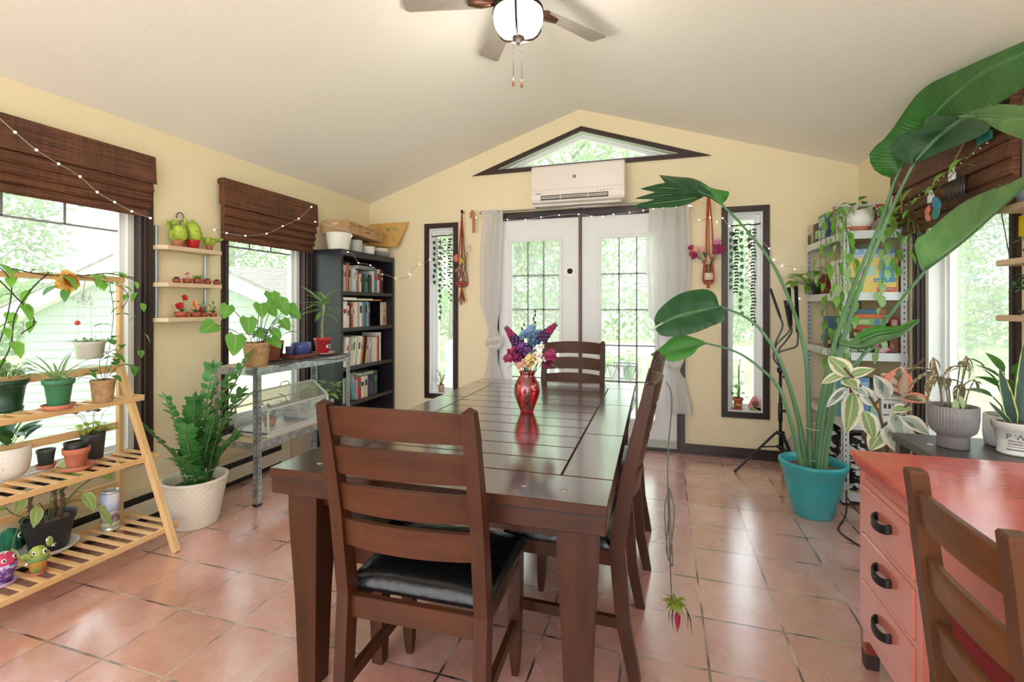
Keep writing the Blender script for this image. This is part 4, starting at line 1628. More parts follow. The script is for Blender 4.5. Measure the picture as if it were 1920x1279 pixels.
for i, pts in enumerate((((0, 0, z), (-0.03, -0.07, z + 0.05), (0.02, -0.16, z + 0.03)), ((0, 0, z), (0.02, 0.06, z + 0.12), (0.03, 0.10, z + 0.19)), ((0, 0, z), (0.04, 0.08, z + 0.08), (0.06, 0.17, z + 0.07)),
                         ((0, 0, z), (-0.02, 0.05, z + 0.16), (-0.04, 0.09, z + 0.36), (-0.05, 0.07, z + 0.52)), ((0, 0, z), (0.02, -0.03, z + 0.12), (0.03, 0.06, z + 0.17)))):
    vine(f, s, pts, 0.098, 0.046, 0.052, 'ovate', 20 + i, 0.0018, 0.35, 0.1)
s.build('vine_stem', DARKSTEM, t)
f.build('foliage', L_MID, t)

# --- middle tier
t, z = pot('potted_plant', 'white speckled bowl with broad dark leaves on the stand\'s middle tier', 'plant', (-2.950, 1.451, 0.488),
           [(0.055, 0), (0.075, 0.006), (0.098, 0.04), (0.106, 0.09), (0.106, 0.145)], mat('white_speckled_ceramic', (236, 230, 222), 0.5, rgb2=(176, 164, 152), scale=90, lo=0.66, hi=0.72))
clump(t, z, 16, 0.085, 0.10, 0.13, 0.062, L_DARK, STEM, 'ovate', 6, 0.03, 0.3, 0.25, up_mix=0.55)
p = (-2.941, 1.594, 0.488)[:2]
saucer('small terracotta saucer behind the white speckled bowl', (*p, Z2), 0.052)
t, z = pot('small_pot', 'little dark grey pot behind the white speckled bowl', 'pot', (*p, Z2 + 0.007), [(0.034, 0), (0.045, 0.075), (0.048, 0.076), (0.048, 0.088)], mat('slate_plastic', (66, 78, 74), 0.5))
p = (-2.787, 1.634, 0.488)[:2]
saucer('wide terracotta saucer on the stand\'s middle tier', (*p, Z2), 0.098)
t, z = pot('terracotta_pot', 'terracotta pot with a black nursery pot sunk in it', 'pot', (*p, Z2 + 0.007), [(0.044, 0), (0.047, 0.004), (0.060, 0.07), (0.068, 0.072), (0.071, 0.10)], TERRA, soil=False)
c = MB()
c.lathe([(0.045, 0.05), (0.060, 0.10), (0.063, 0.128), (0.057, 0.128), (0.05, 0.11), (1e-5, 0.115)], 28)
c.build('nursery_pot', BLACK, t)
c = MB()
c.lathe([(0.054, 0.116), (1e-5, 0.12)], 20)
c.build('soil', SOIL, t)
t, z = pot('shamrock_plant', 'dark grey pot of purple shamrock and lime leaves on the middle tier', 'plant', (-2.898, 1.775, 0.488), [(0.055, 0), (0.068, 0.118), (0.070, 0.135)], mat('charcoal_plastic', (62, 62, 66), 0.5))
clump(t, z, 26, 0.10, 0.07, 0.062, 0.04, L_LIME, STEM, 'ovate', 9, 0.03, 0.5)
f, s = MB(), MB()
rnd = random.Random(4)
for i in range(6):
    e = Vector((rnd.uniform(-.03, .06), -0.10 + 0.035 * i + rnd.uniform(-.02, .02), z + 0.12 + rnd.uniform(0, .05)))
    s.tube([(0, 0, z), e * 0.6 + Vector((0, 0, z * 0.4 + 0.03)), e], 0.0014, 4)
    for k in range(3):
        a = k * 2.09 + i
        f.leaf(e, (math.cos(a), math.sin(a), 0.1), 0.045, 0.048, 0, 'obov', 0.2, 0.2)
s.build('purple_stems', STEM, t)
f.build('purple_foliage', L_PURPLE, t)

# --- bottom tier
p = (-2.817, 1.539, 0.128)[:2]
saucer('white patterned dish under the big black pot', (*p, Z3), 0.145, mat('white_patterned_dish', (226, 226, 224), 0.3, rgb2=(120, 130, 150), scale=40, lo=0.6, hi=0.66), 0.024)
t, z = pot('begonia_plant', 'large black pot of a straggly old plant on the stand\'s bottom tier', 'plant', (*p, Z3 + 0.007),
           [(0.085, 0), (0.092, 0.006), (0.118, 0.13), (0.126, 0.132), (0.130, 0.155), (0.133, 0.157)], mat('matt_black_pot', (38, 42, 46), 0.45))
rnd = random.Random(12)
s, w_, f = MB(), MB(), MB()
for (x, y, h) in ((0.0, 0.02, 0.20), (-0.03, -0.06, 0.15), (0.02, 0.04, 0.16)):
    P = spline([(x, y, z - 0.01), (x * 1.2 + 0.01, y * 1.3, z + h * 0.4), (x * 1.5 - 0.015, y * 1.2 + 0.01, z + h * 0.75), (x * 1.4, y * 1.6 + 0.03, z + h)], 6)
    w_.tube(P, [0.011 * (1 - 0.35 * i / len(P)) for i in range(len(P))], 7)
    for q in P[::2]:
        for k in range(3):
            a = rnd.uniform(0, 6.28)
            w_.ball(q + Vector((math.cos(a) * .01, math.sin(a) * .01, rnd.uniform(-.006, .006))), 0.0065, 5, 4)
    for k in range(4):
        a = rnd.uniform(0, 6.28)
        f.leaf(P[-1], (math.cos(a), math.sin(a), 0.3), 0.085 * rnd.uniform(.7, 1.1), 0.05, 0, 'ovate', 0.4, 0.2)
for pts, L_ in (([(0, 0.02, z), (0.01, 0.09, z + 0.07), (0.02, 0.17, z + 0.12), (0.03, 0.25, z + 0.15)], 0.10), ([(0, 0.02, z), (0.02, 0.10, z + 0.06), (0.05, 0.19, z + 0.03), (0.08, 0.23, z + 0.0)], 0.13),
                ([(0, -0.02, z), (0, -0.10, z + 0.05), (0.02, -0.16, z + 0.01), (0.05, -0.20, z - 0.06)], 0.09), ([(0, -0.02, z), (-0.03, -0.14, z + 0.06), (-0.02, -0.2, z + 0.12)], 0.09),
                ([(0.0, 0.0, z), (0.05, -0.02, z + 0.08), (0.07, 0.04, z + 0.16)], 0.11), ([(0.0, 0.0, z), (0.03, 0.05, z + 0.16), (0.06, 0.08, z + 0.2)], 0.10), ([(0.0, 0.0, z), (0.05, -0.07, z + 0.1), (0.08, -0.1, z + 0.1)], 0.10), ([(0, 0.05, z), (0.06, 0.10, z + 0.10), (0.10, 0.12, z + 0.10)], 0.12), ([(0, -0.05, z), (0.0, -0.10, z + 0.14), (0.04, -0.15, z + 0.16)], 0.10), ([(0, 0.0, z), (-0.03, 0.03, z + 0.12), (-0.02, 0.05, z + 0.21)], 0.11)):
    P = spline(pts, 5)
    s.tube(P, 0.003, 5)
    d = (P[-1] - P[-3]).normalized()
    f.leaf(P[-1], (d + Vector((0.3, 0, -0.5))).normalized(), L_, L_ * 0.62, 0, 'ovate', 0.35, 0.2, (0.7, 0, 0.7))
w_.build('woody_stem', BROWNSTEM, t)
s.build('leaf_stalk', STEM, t)
f.build('foliage', leaf_mat('pale_veined_leaf', (150, 182, 96), (180, 204, 130), 0.35, 0.4, rib=(206, 222, 160), edge=(206, 220, 170), edge_w=0.85), t)
tin = thing('printed_tin', 'tall printed drink tin at the end of the stand\'s bottom tier', 'tin', (-2.765, 1.775, 0.128))
c = MB()
c.lathe([(0.05, 0), (0.052, 0.004), (0.052, 0.012), (0.05, 0.014), (0.05, 0.196), (0.052, 0.198), (0.052, 0.205), (0.047, 0.205), (0.046, 0.19), (1e-5, 0.19)], 28)
c.build('can', mat('bare_tin', (206, 208, 206), 0.3, 0.6), tin)
c = MB()
c.lathe([(0.0508, 0.10), (0.0508, 0.192)], 28)
c.lathe([(0.0508, 0.018), (0.0508, 0.045)], 28, m=2)
c.lathe([(0.0507, 0.045), (0.0507, 0.10)], 28, m=1)
c.build('wrapper', [mat('sky_blue_print', (140, 176, 220), 0.4, rgb2=(220, 214, 220), scale=14), mat('plum_print', (84, 62, 88), 0.4, rgb2=(216, 200, 196), scale=22), mat('sage_print', (176, 180, 150), 0.4)], tin)


def crochet(name, rgb):
    return mat(name, rgb, 0.95, rgb2=tuple(int(v * 0.72) for v in rgb), scale=30, stretch=(1, 1, 0.4), bump=1.0, bump_scale=60)


EYEW, EYEB = mat('white_felt', (240, 240, 236), 0.8), mat('eye_black', (16, 16, 18), 0.3)


def eye(t, p, r, d):
    c = MB()
    d = Vector(d).normalized()
    p = Vector(p)
    _, sv, nv = frame_of(d)
    M = Matrix((sv, nv, d)).transposed().to_4x4()
    c.ball(p, (r, r, r * 0.4), 10, 6, 0, M)
    c.ball(p + d * r * 0.35, (r * 0.55, r * 0.55, r * 0.3), 10, 6, 1, M)
    c.build('googly_eye', [EYEW, EYEB], t)


rib = lambda a, z: 1 + 0.05 * math.cos(12 * a)
t = thing('crochet_cactus', 'dark green crochet cactus with googly eye behind the pink one', 'toy', (-2.934, 1.451, 0.128))
c = MB()
c.lathe([(0.03, 0), (0.052, 0.012), (0.056, 0.05), (0.05, 0.085), (0.035, 0.11), (0.012, 0.122), (1e-5, 0.124)], 36, wob=rib)
c.ball((0.02, 0.045, 0.085), (0.022, 0.05, 0.028), 12, 8, 0, Matrix.Rotation(R(20), 4, 'X'))
c.build('body', crochet('forest_yarn', (44, 134, 96)), t)
eye(t, (0.052, 0.022, 0.09), 0.013, (1, 0.2, 0.1))
c = MB()
for k in range(6):
    c.leaf((0, 0, 0.118), (math.cos(k), math.sin(k), 0.3), 0.022, 0.012, 0, 'obov', 0.3)
c.build('felt_flower', EYEW, t)
p = (-2.616, 1.389, 0.128)[:2]
saucer('small terracotta saucer under the painted cactus pot', (*p, Z3), 0.046, None, 0.012)
t, z = pot('crochet_cactus', 'lime crochet cactus in a green and orange painted pot', 'toy', (*p, Z3 + 0.007), [(0.032, 0), (0.041, 0.048), (0.047, 0.05), (0.050, 0.075)],
           mat('green_orange_paint', (226, 164, 84), 0.6, rgb2=(142, 178, 94), scale=26, lo=0.58, hi=0.61), soil=False, wob=None)
c = MB()
c.lathe([(0.0432, 0.05), (0.0478, 0.052), (0.0508, 0.074)], 28)
c.build('painted_rim', mat('moss_green_paint', (116, 150, 84), 0.6), t)
YL = crochet('lime_yarn', (186, 210, 106))
c = MB()
c.lathe([(0.03, 0.05), (0.038, 0.07), (0.037, 0.092), (0.022, 0.106), (1e-5, 0.11)], 30, wob=rib)
c.ball((0.012, 0.048, 0.115), (0.012, 0.016, 0.024), 10, 8, 0)
c.ball((0.01, -0.05, 0.083), (0.014, 0.042, 0.014), 10, 8, 0, Matrix.Rotation(R(-18), 4, 'X'))
c.build('body', YL, t)
eye(t, (0.036, 0.012, 0.088), 0.012, (1, 0.15, 0.1))
eye(t, (0.022, -0.03, 0.09), 0.010, (0.8, -0.6, 0.2))
c = MB()
for (y, zz) in ((-0.058, 0.062), (0.035, 0.135), (0.062, 0.1)):
    for k in range(5):
        c.leaf((0.02, y, zz), (0.4 + 0.2 * math.cos(k * 1.25), math.cos(k * 1.25), math.sin(k * 1.25)), 0.014, 0.010, 0, 'obov', 0.2)
c.build('felt_flower', EYEW, t)
p = (-2.645, 1.287, 0.128)[:2]
c = saucer('lilac painted saucer under the purple patterned pot', (*p, Z3), 0.056, mat('lilac_paint', (178, 132, 190), 0.5, rgb2=(206, 172, 214), scale=20), 0.016)
t, z = pot('crochet_cactus', 'pink crochet cactus in a purple patterned pot', 'toy', (*p, Z3 + 0.007), [(0.036, 0), (0.048, 0.055), (0.053, 0.057), (0.056, 0.083)],
           mat('purple_scale_paint', (116, 66, 150), 0.5, rgb2=(202, 190, 226), scale=34, stretch=(1, 1, 2.2), lo=0.45, hi=0.55), soil=False)
c = MB()
c.lathe([(0.045, 0.06), (0.05, 0.08), (0.046, 0.105), (0.03, 0.122), (1e-5, 0.128)], 36, wob=rib)
c.build('body', crochet('pink_yarn', (220, 74, 110)), t)
eye(t, (0.042, -0.018, 0.102), 0.010, (0.9, -0.3, 0.2))
eye(t, (0.036, 0.028, 0.106), 0.010, (0.8, 0.5, 0.2))
c = MB()
for k in range(7):
    c.leaf((0, 0, 0.124), (math.cos(k), math.sin(k), 0.4), 0.022, 0.012, 0, 'obov', 0.3)
c.build('felt_flower', EYEW, t)

# --- things hung on the stand's top bar
hb = thing('hanging_bowl', 'pale grey hanging bowl of tiny creeping leaves in front of the window', 'planter', (-2.905, 1.766, 1.020))
c = MB()
c.lathe([(0.066, 0), (0.070, 0.004), (0.081, 0.075), (0.084, 0.077), (0.085, 0.092), (0.079, 0.092), (0.07, 0.08), (1e-5, 0.08)], 32)
c.build('bowl', mat('warm_grey_plastic', (206, 200, 188), 0.5), hb)
c = MB()
for k in range(3):
    a = 2.1 * k + 0.4
    c.tube([(0.082 * math.cos(a), 0.082 * math.sin(a), 0.09), (0.003 * math.cos(a), 0.003 * math.sin(a), 0.335)], 0.0016, 5)
c.tube([(0, 0, 0.335), (0.0, 0, 0.36), (0.01, 0, 0.37)], 0.0022, 5)
c.build('hanger', WHITE, hb)
clump(hb, 0.082, 70, 0.12, 0.03, 0.016, 0.014, L_MID, STEM, 'round', 31, 0.07, 0.3, hmin=0.1, stem_r=0.0008)
rs = thing('artificial_rose', 'large orange artificial rose fixed to the stand\'s top bar', 'flower', (-2.895, 1.655, 1.425))
c = MB()
for L_ in range(5):
    blossom(c, (0.005 + 0.006 * L_, 0, 0), 0.066 - 0.012 * L_, 6, 1, 0.1 + 0.35 * L_, min(L_ // 2, 1), (1, 0.0, 0.15), L_ + 2)
c.build('petals', [mat('peach_petal', (236, 178, 84), 0.6, rgb2=(240, 204, 128), scale=20, trans=0.3), mat('amber_petal', (206, 118, 46), 0.6, trans=0.3)], rs)
c = MB()
c.leaf((0, -0.04, -0.02), (0.2, -0.9, -0.5), 0.09, 0.05, 0, 'ovate', 0.2)
c.leaf((0, 0.0, -0.03), (0.2, -0.3, -0.9), 0.08, 0.045, 0, 'ovate', 0.2)
c.build('leaves', L_MID, rs)
gb = thing('bead_suncatcher', 'clear bead suncatcher with a red drop under the orange rose', 'ornament', (-2.910, 1.723, 1.296))
rnd = random.Random(6)
c = MB()
for i in range(60):
    c.ball((rnd.uniform(-.01, .01), rnd.gauss(0.01, 0.022), rnd.gauss(0.01, 0.018) + 0.02), 0.0042, 6, 4)
c.build('glass_beads', glass_mat('clear_beads', (0.97, 0.97, 0.98), 0.25, 0.05), gb)
c = MB()
c.tube([(0, -0.012, -0.02), (0, -0.012, -0.075)], 0.0008, 4)
c.tube([(0, 0.01, 0.03), (0, 0.02, 0.125), (0.01, 0.022, 0.14)], 0.003, 5)
c.build('thread', WHITE, gb)
MB().ball((0, -0.012, -0.085), (0.010, 0.013, 0.013), 10, 7).build('red_drop', glass_mat('red_drop_glass', (0.9, 0.08, 0.15), 0.15, 0.03), gb)
gv = thing('climbing_vine', 'long dark-stemmed vine trained along the stand\'s top bar', 'plant', (-2.88, 1.40, 1.30))
f, s = MB(), MB()
gl = [(-2.87, 1.30, 1.50), (-2.875, 1.42, 1.475), (-2.88, 1.55, 1.452), (-2.88, 1.70, 1.455), (-2.875, 1.82, 1.475), (-2.87, 1.90, 1.468), (-2.88, 1.97, 1.46)]
vine(f, s, gl, 0.075, 0.052, 0.055, 'heart', 41, 0.0032, 0.4, 0.5)
vine(f, s, [(-2.875, 1.56, 1.45), (-2.87, 1.50, 1.38), (-2.87, 1.44, 1.26), (-2.865, 1.42, 1.12), (-2.86, 1.38, 1.02)], 0.075, 0.05, 0.085, 'heart', 42, 0.003, 0.4, 0.4)
vine(f, s, [(-2.87, 1.38, 1.42), (-2.868, 1.47, 1.30), (-2.87, 1.51, 1.22), (-2.87, 1.46, 1.17)], 0.06, 0.04, 0.1, 'heart', 43, 0.003, 0.4, 0.4)
vine(f, s, [(-2.87, 1.36, 1.50), (-2.86, 1.42, 1.40), (-2.87, 1.40, 1.20), (-2.86, 1.36, 1.08)], 0.07, 0.05, 0.08, 'heart', 46, 0.0026, 0.4, 0.4)
vine(f, s, [(-2.875, 1.90, 1.465), (-2.86, 1.985, 1.42), (-2.865, 1.99, 1.25), (-2.87, 2.0, 1.05), (-2.86, 1.985, 0.93)], 0.06, 0.036, 0.07, 'ovate', 44, 0.0022, 0.4, 0.4)
vine(f, s, [(-2.875, 1.70, 1.45), (-2.87, 1.86, 1.42), (-2.865, 1.93, 1.36), (-2.87, 1.90, 1.28)], 0.05, 0.03, 0.06, 'ovate', 45, 0.002, 0.4, 0.4)
s.build('vine_stem', DARKSTEM, gv, world=True)
f.build('foliage', L_BRIGHT, gv, world=True)

for o in list(COL.objects):
    # things on the stand: trim their girth to measure
    if o.parent is None and 'label' in o and o.location.x < -2.4 and o.location.y < 2.0 and o.name.split('.')[0] in ('potted_plant', 'spider_plant', 'hoya_plant', 'shamrock_plant', 'begonia_plant', 'small_pot', 'terracotta_pot', 'printed_tin', 'crochet_cactus', 'plant_saucer', 'hanging_bowl'):
        o.scale = (0.78, 0.78, 1.0)

# ---------------------------------------------------------------- ZZ plant in a woven white pot
t, z = pot('zamioculcas_plant', 'tall glossy zamioculcas in a white woven-look pot on the floor', 'plant', (-2.665, 2.175, 0),
           [(0.112, 0), (0.117, 0.004)] + [(0.117 + 0.046 * k / 28 + (0.0035 if k % 2 else 0), 0.012 + 0.245 * k / 28) for k in range(29)] + [(0.168, 0.262), (0.171, 0.282)],
           mat('cream_woven_plastic', (228, 220, 204), 0.55), 0.225, 0.150, n=120, wob=lambda a, z: 1 + (0.014 * (1 if (int((z - 0.010) / 0.0175) % 2) else -1) * math.cos(24 * a) if 0.01 < z < 0.255 else 0))
rnd = random.Random(77)
f, s = MB(), MB()
stems = [((0.02, 0.05), (0.10, 0.31, 0.80)), ((0, 0.02), (0.06, 0.22, 0.68)), ((0.02, 0.0), (0.07, 0.10, 0.62)), ((-0.02, -0.02), (0.03, 0.0, 0.55)), ((0, -0.04), (-0.02, -0.13, 0.58)),
         ((0.03, -0.04), (0.08, -0.10, 0.40)), ((0.05, 0.03), (0.15, 0.16, 0.50)), ((0.04, 0.05), (0.08, 0.28, 0.55)), ((0.0, 0.03), (0.0, 0.14, 0.74)), ((-0.03, 0.0), (-0.06, 0.05, 0.48)),
         ((0.06, -0.02), (0.13, -0.16, 0.24)), ((0.05, 0.05), (0.12, 0.20, 0.28)), ((-0.03, -0.03), (-0.10, -0.19, 0.42)), ((0.03, 0.02), (0.12, 0.05, 0.42)), ((0.06, -0.05), (0.16, -0.10, 0.10))]
for (x, y), e in stems:
    e = Vector((e[0], e[1] - 0.03, e[2] * 0.92 + z))
    b = Vector((x, y, z - 0.01))
    P = spline([b, b.lerp(e, 0.45) + Vector((0, 0, 0.06 * (e.z - z))) - Vector((e.x * .12, e.y * .12, 0)), e], 7)
    n = len(P)
    s.tube(P, [0.009 * (1 - 0.75 * i / n) for i in range(n)], 6)
    for i in range(4, n):
        d_, sv, nv = frame_of(P[i] - P[i - 1])
        for sg in (-1, 1):
            k = rnd.uniform(0.75, 1.1) * (1 - 0.25 * (i / n))
            o = (sv * sg * 0.85 + d_ * 0.65 + nv * rnd.uniform(0, .5)).normalized()
            f.leaf(P[i], o, 0.098 * k, 0.050 * k, 0, 'ovate', 0.2, 0.25, (nv.x, nv.y, nv.z + 0.3))
    f.leaf(P[-1], (P[-1] - P[-2]), 0.07, 0.03, 0, 'ovate', 0.1, 0.25)
s.build('stems', STEM, t)
f.build('foliage', L_GLOSS, t)
c = MB()
c.tube([(0.09 * math.cos(a), 0.09 * math.sin(a) + 0.02, z + 0.09 + 0.01 * math.sin(a)) for a in [k * 2 * PI / 20 for k in range(21)]], 0.003, 5)
c.build('plant_tie', mat('mint_tie', (120, 200, 150), 0.6), t)

# ---------------------------------------------------------------- small wall shelf with cacti
ws = thing('wall_shelf', 'three-tier small wall shelf between the two side windows', 'shelf', (XL, 2.37, 1.20))
SHW = wood_mat('whitewashed_pine', (206, 176, 142), (230, 208, 180), 1, 5, 0.6, 0.03)
WSZ = (0.0, 0.218, 0.448)
for z in WSZ:
    c = MB()
    c.prism([(0.002, -0.205), (0.10, -0.205), (0.122, -0.185), (0.122, 0.19), (0.105, 0.205), (0.002, 0.205)], z, z + 0.026, 'z')
    c.build('plank', SHW, ws)
for y in (-0.185, 0.15):
    for (a, b) in ((0.026, 0.218), (0.244, 0.448), (0.474, 0.60)):
        if y > 0 and a > 0.4:
            continue
        MB().bevelbox(0.012, 0.030, y - 0.009, y + 0.009, a, b, 0.002).build('post', mat('brushed_steel', (186, 188, 188), 0.35, 0.9), ws)
NEON = crochet('neon_green_yarn', (190, 214, 82))
zt = 1.20 + 0.448 + 0.0265
REDP = mat('red_glaze', (200, 40, 40), 0.3)


def plush(label, y, x, potm, pr, ph, rows, arms, sc=1.0):
    t = thing('plush_cactus', label, 'toy', (x, y, zt))
    c = MB()
    c.lathe([(pr * 0.8, 0), (pr, ph * 0.9), (pr * 1.04, ph), (pr * 0.9, ph), (1e-5, ph * 0.9)], 24)
    c.build('pot', potm, t)
    c = MB()
    c.lathe([(r * sc, ph * 0.85 + z * sc) for r, z in rows], 24, wob=lambda a, z: 1 + 0.03 * math.cos(9 * a))
    for (dy, dz, r1, r2, an) in arms:
        c.ball((0, dy, dz), (r1 * 0.75, r1, r2), 10, 8, 0, Matrix.Rotation(R(an), 4, 'X'))
    c.build('body', NEON, t)
    c = MB()
    for s in (-1, 1):
        c.ball((rows[2][0] * sc * 0.93, s * 0.012, ph + rows[2][1] * sc * 0.9), 0.0035, 6, 4)
    c.build('bead_eyes', EYEB, t)
    return t


plush('round lime plush cactus with floppy arm in a terracotta pot on the wall shelf', 2.295, XL + 0.062, TERRA, 0.032, 0.045, [(0.03, 0), (0.047, 0.02), (0.05, 0.055), (0.04, 0.09), (0.015, 0.105), (1e-5, 0.107)],
      [(-0.03, 0.155, 0.03, 0.016, 30), (-0.062, 0.135, 0.012, 0.035, 20)])
plush('tall three-armed lime plush cactus in a red pot on the wall shelf', 2.395, XL + 0.062, REDP, 0.040, 0.058, [(0.03, 0), (0.045, 0.02), (0.046, 0.06), (0.04, 0.10), (0.018, 0.125), (1e-5, 0.128)],
      [(-0.042, 0.155, 0.016, 0.042, 28), (0.0, 0.172, 0.016, 0.022, 0), (0.05, 0.09, 0.016, 0.035, -10)])
plush('small lime plush cactus with one outstretched arm at the end of the wall shelf', 2.515, XL + 0.062, TERRA, 0.022, 0.042, [(0.02, 0), (0.034, 0.015), (0.034, 0.04), (0.02, 0.056), (1e-5, 0.058)],
      [(0.062, 0.082, 0.045, 0.014, 14), (-0.038, 0.07, 0.012, 0.022, 20)])
hk = thing('wire_hook', 'curled grey wire hook standing behind the plush cacti', 'hook', (XL + 0.02, 2.34, zt))
c = MB()
c.tube([(0, 0, 0), (0, 0, 0.17)] + [(0, 0.024 * math.sin(a), 0.205 - 0.028 * math.cos(a) + 0.0) for a in [k * PI / 8 for k in range(14)]], 0.004, 6)
c.build('wire', mat('dull_grey_wire', (120, 116, 112), 0.4, 0.7), hk)
MINI = [('violet-topped', (112, 72, 140)), ('pink-flowered', (220, 130, 150)), ('bright green bushy', (132, 190, 80)), ('mauve-topped', (156, 120, 150)), ('dark green domed', (44, 84, 60))]
for i, (lb, rgb) in enumerate(MINI):
    y = 2.265 + 0.072 * i
    t = thing('miniature_pot_plant', 'tiny %s plant in a terracotta pot on the wall shelf\'s middle plank' % lb, 'plant', (XL + 0.085, y, 1.20 + 0.218 + 0.0265), 0, 'tiny potted plants on the wall shelf')
    k = (0.024, 0.028, 0.030, 0.026, 0.024)[i]
    MB().lathe([(k * 0.8, 0), (k, k * 1.1), (k * 0.9, k * 1.1), (1e-5, k * 0.9)], 18).build('pot', mat('dark_terracotta_glaze', (156, 78, 60), 0.35), t)
    c = MB()
    if i in (0, 2, 4, 3):
        for j in range(40):
            a, u = j * 2.4, random.random()
            c.leaf((0, 0, k * 1.0), (math.cos(a), math.sin(a), 0.3 + u), k * (1.5 if i == 2 else 1.0), k * 0.35, 0, 'lance', 0.2, 0.1, nv=3)
    else:
        c.tube([(0, 0, k), (0.002, 0, k + 0.025)], 0.003, 5)
        blossom(c, (0, 0, k + 0.03), 0.02, 6, 2, 0.5)
    c.build('foliage', mat('mini_%s' % lb.replace(' ', '_').replace('-', '_'), rgb, 0.7), t)
for i, (lb, y) in enumerate((('two red blooms and trailing leaves', 2.30), ('peach and crimson blooms', 2.395), ('upright green sprigs', 2.455), ('a small dark leafy sprig', 2.525))):
    t = thing('miniature_flower_pot', 'tiny terracotta pot with %s on the lowest shelf plank' % lb, 'plant', (XL + 0.085, y, 1.20 + 0.0265), 0, 'tiny flower pots on the wall shelf')
    k = (0.042, 0.034, 0.030, 0.026)[i]
    MB().lathe([(k * 0.8, 0), (k, k * 0.85), (k * 0.9, k * 0.85), (1e-5, k * 0.7)], 20).build('pot', mat('rust_glaze', (172, 84, 54) if i == 0 else (112, 60, 46), 0.35), t)
    c, s, b = MB(), MB(), MB()
    for j in range(9):
        a = j * 2.4
        c.leaf((0, 0, k * 0.8), (math.cos(a), math.sin(a), 0.8 + 0.5 * (j % 3)), 0.045, 0.014, 0, 'lance', 0.5, 0.2, nv=4)
    if i == 0:
        for (yy, zz) in ((0.015, 0.125), (-0.03, 0.07), (-0.012, 0.075)):
            s.tube([(0, 0, k * 0.7), (0, yy, zz)], 0.002, 5)
            b = MB()
            blossom(b, (0.005, yy, zz), 0.024, 6, 2, 0.4, 0, (1, 0, 0.3))
            b.build('bloom', mat('scarlet_felt', (196, 44, 40), 0.7), t)
    elif i == 1:
        for (yy, zz, m_) in ((-0.01, 0.075, 0), (0.0, 0.06, 0), (0.03, 0.045, 1), (-0.012, 0.09, 0)):
            s.tube([(0, 0, k * 0.7), (0, yy, zz)], 0.002, 5)
            b = MB()
            blossom(b, (0.005, yy, zz), 0.024, 6, 2, 0.4, 0, (1, 0, 0.3))
            b.build('bloom', mat('peach_felt', (240, 166, 110), 0.7) if not m_ else mat('crimson_felt', (160, 30, 66), 0.7), t)
    else:
        for j in range(4):
            s.tube([(0, 0, k * 0.7), (0.01 * math.cos(j * 2), 0.022 * math.sin(j * 2), 0.055 + 0.012 * j)], 0.0018, 5)
            c.leaf((0.01 * math.cos(j * 2), 0.022 * math.sin(j * 2), 0.05 + 0.012 * j), (0.2, math.sin(j * 2), 0.5), 0.03, 0.012, 0, 'ovate', 0.2)
    s.build('stems', STEM, t)
    c.build('foliage', L_MID, t)

# ---------------------------------------------------------------- galvanised metal rack at the smaller window
GALV = mat('galvanised_steel', (186, 190, 192), 0.32, 0.85, rgb2=(150, 156, 158), scale=30, lo=0.4, hi=0.6)
RY0, RY1, RX0, RX1, RZ = 2.465, 3.43, -2.86, -2.495, 0.893
rk = thing('metal_rack', 'low galvanised steel shelf rack in front of the smaller side window', 'rack', ((RX0 + RX1) / 2, (RY0 + RY1) / 2, 0))


def angle_post(t, x, y, sx, sy, h, m, foot=True):
    c = MB()
    for k in (0, 1):
        a = 0.036
        if k == 0:
            c.box(min(x, x + sx * a), max(x, x + sx * a), min(y, y + sy * 0.002), max(y, y + sy * 0.002), 0.012, h)
        else:
            c.box(min(x, x + sx * 0.002), max(x, x + sx * 0.002), min(y, y + sy * a), max(y, y + sy * a), 0.012, h)
    z = 0.06
    while z < h - 0.02:
        c.box(x + sx * 0.018 - 0.004, x + sx * 0.018 + 0.004, y - sy * 0.0006, y + sy * 0.0026, z, z + 0.012, 1)
        c.box(x - sx * 0.0006, x + sx * 0.0026, y + sy * 0.018 - 0.004, y + sy * 0.018 + 0.004, z, z + 0.012, 1)
        z += 0.036
    o = c.build('post', [m, mat('slot_shadow_steel', (90, 92, 96), 0.6, 0.5)], t, world=True)
    if foot:
        MB().box(min(x - sx * 0.003, x + sx * 0.038), max(x - sx * 0.003, x + sx * 0.038), min(y - sy * 0.003, y + sy * 0.038), max(y - sy * 0.003, y + sy * 0.038), 0, 0.014).build('foot', BLACK, o, world=True)
    return o


def metal_shelf(t, x0, x1, y0, y1, z, m, board, lip=0.046):
    c = MB()
    c.box(x0, x1, y0 - 0.003, y0 - 0.001, z - lip, z + 0.002)
    c.box(x0, x1, y1 + 0.001, y1 + 0.003, z - lip, z + 0.002)
    c.box(x0 - 0.003, x0 - 0.001, y0, y1, z - lip, z + 0.002)
    c.box(x1 + 0.001, x1 + 0.003, y0, y1, z - lip, z + 0.002)
    for q in (z - lip, z - 0.010):
        c.box(x0, x1, y0, y0 + 0.02, q, q + 0.002)
        c.box(x0, x1, y1 - 0.02, y1, q, q + 0.002)
    o = c.build('shelf', m, t, world=True)
    MB().box(x0 + 0.002, x1 - 0.002, y0 + 0.002, y1 - 0.002, z - 0.008, z).build('shelf_board', board, o, world=True)
    return o


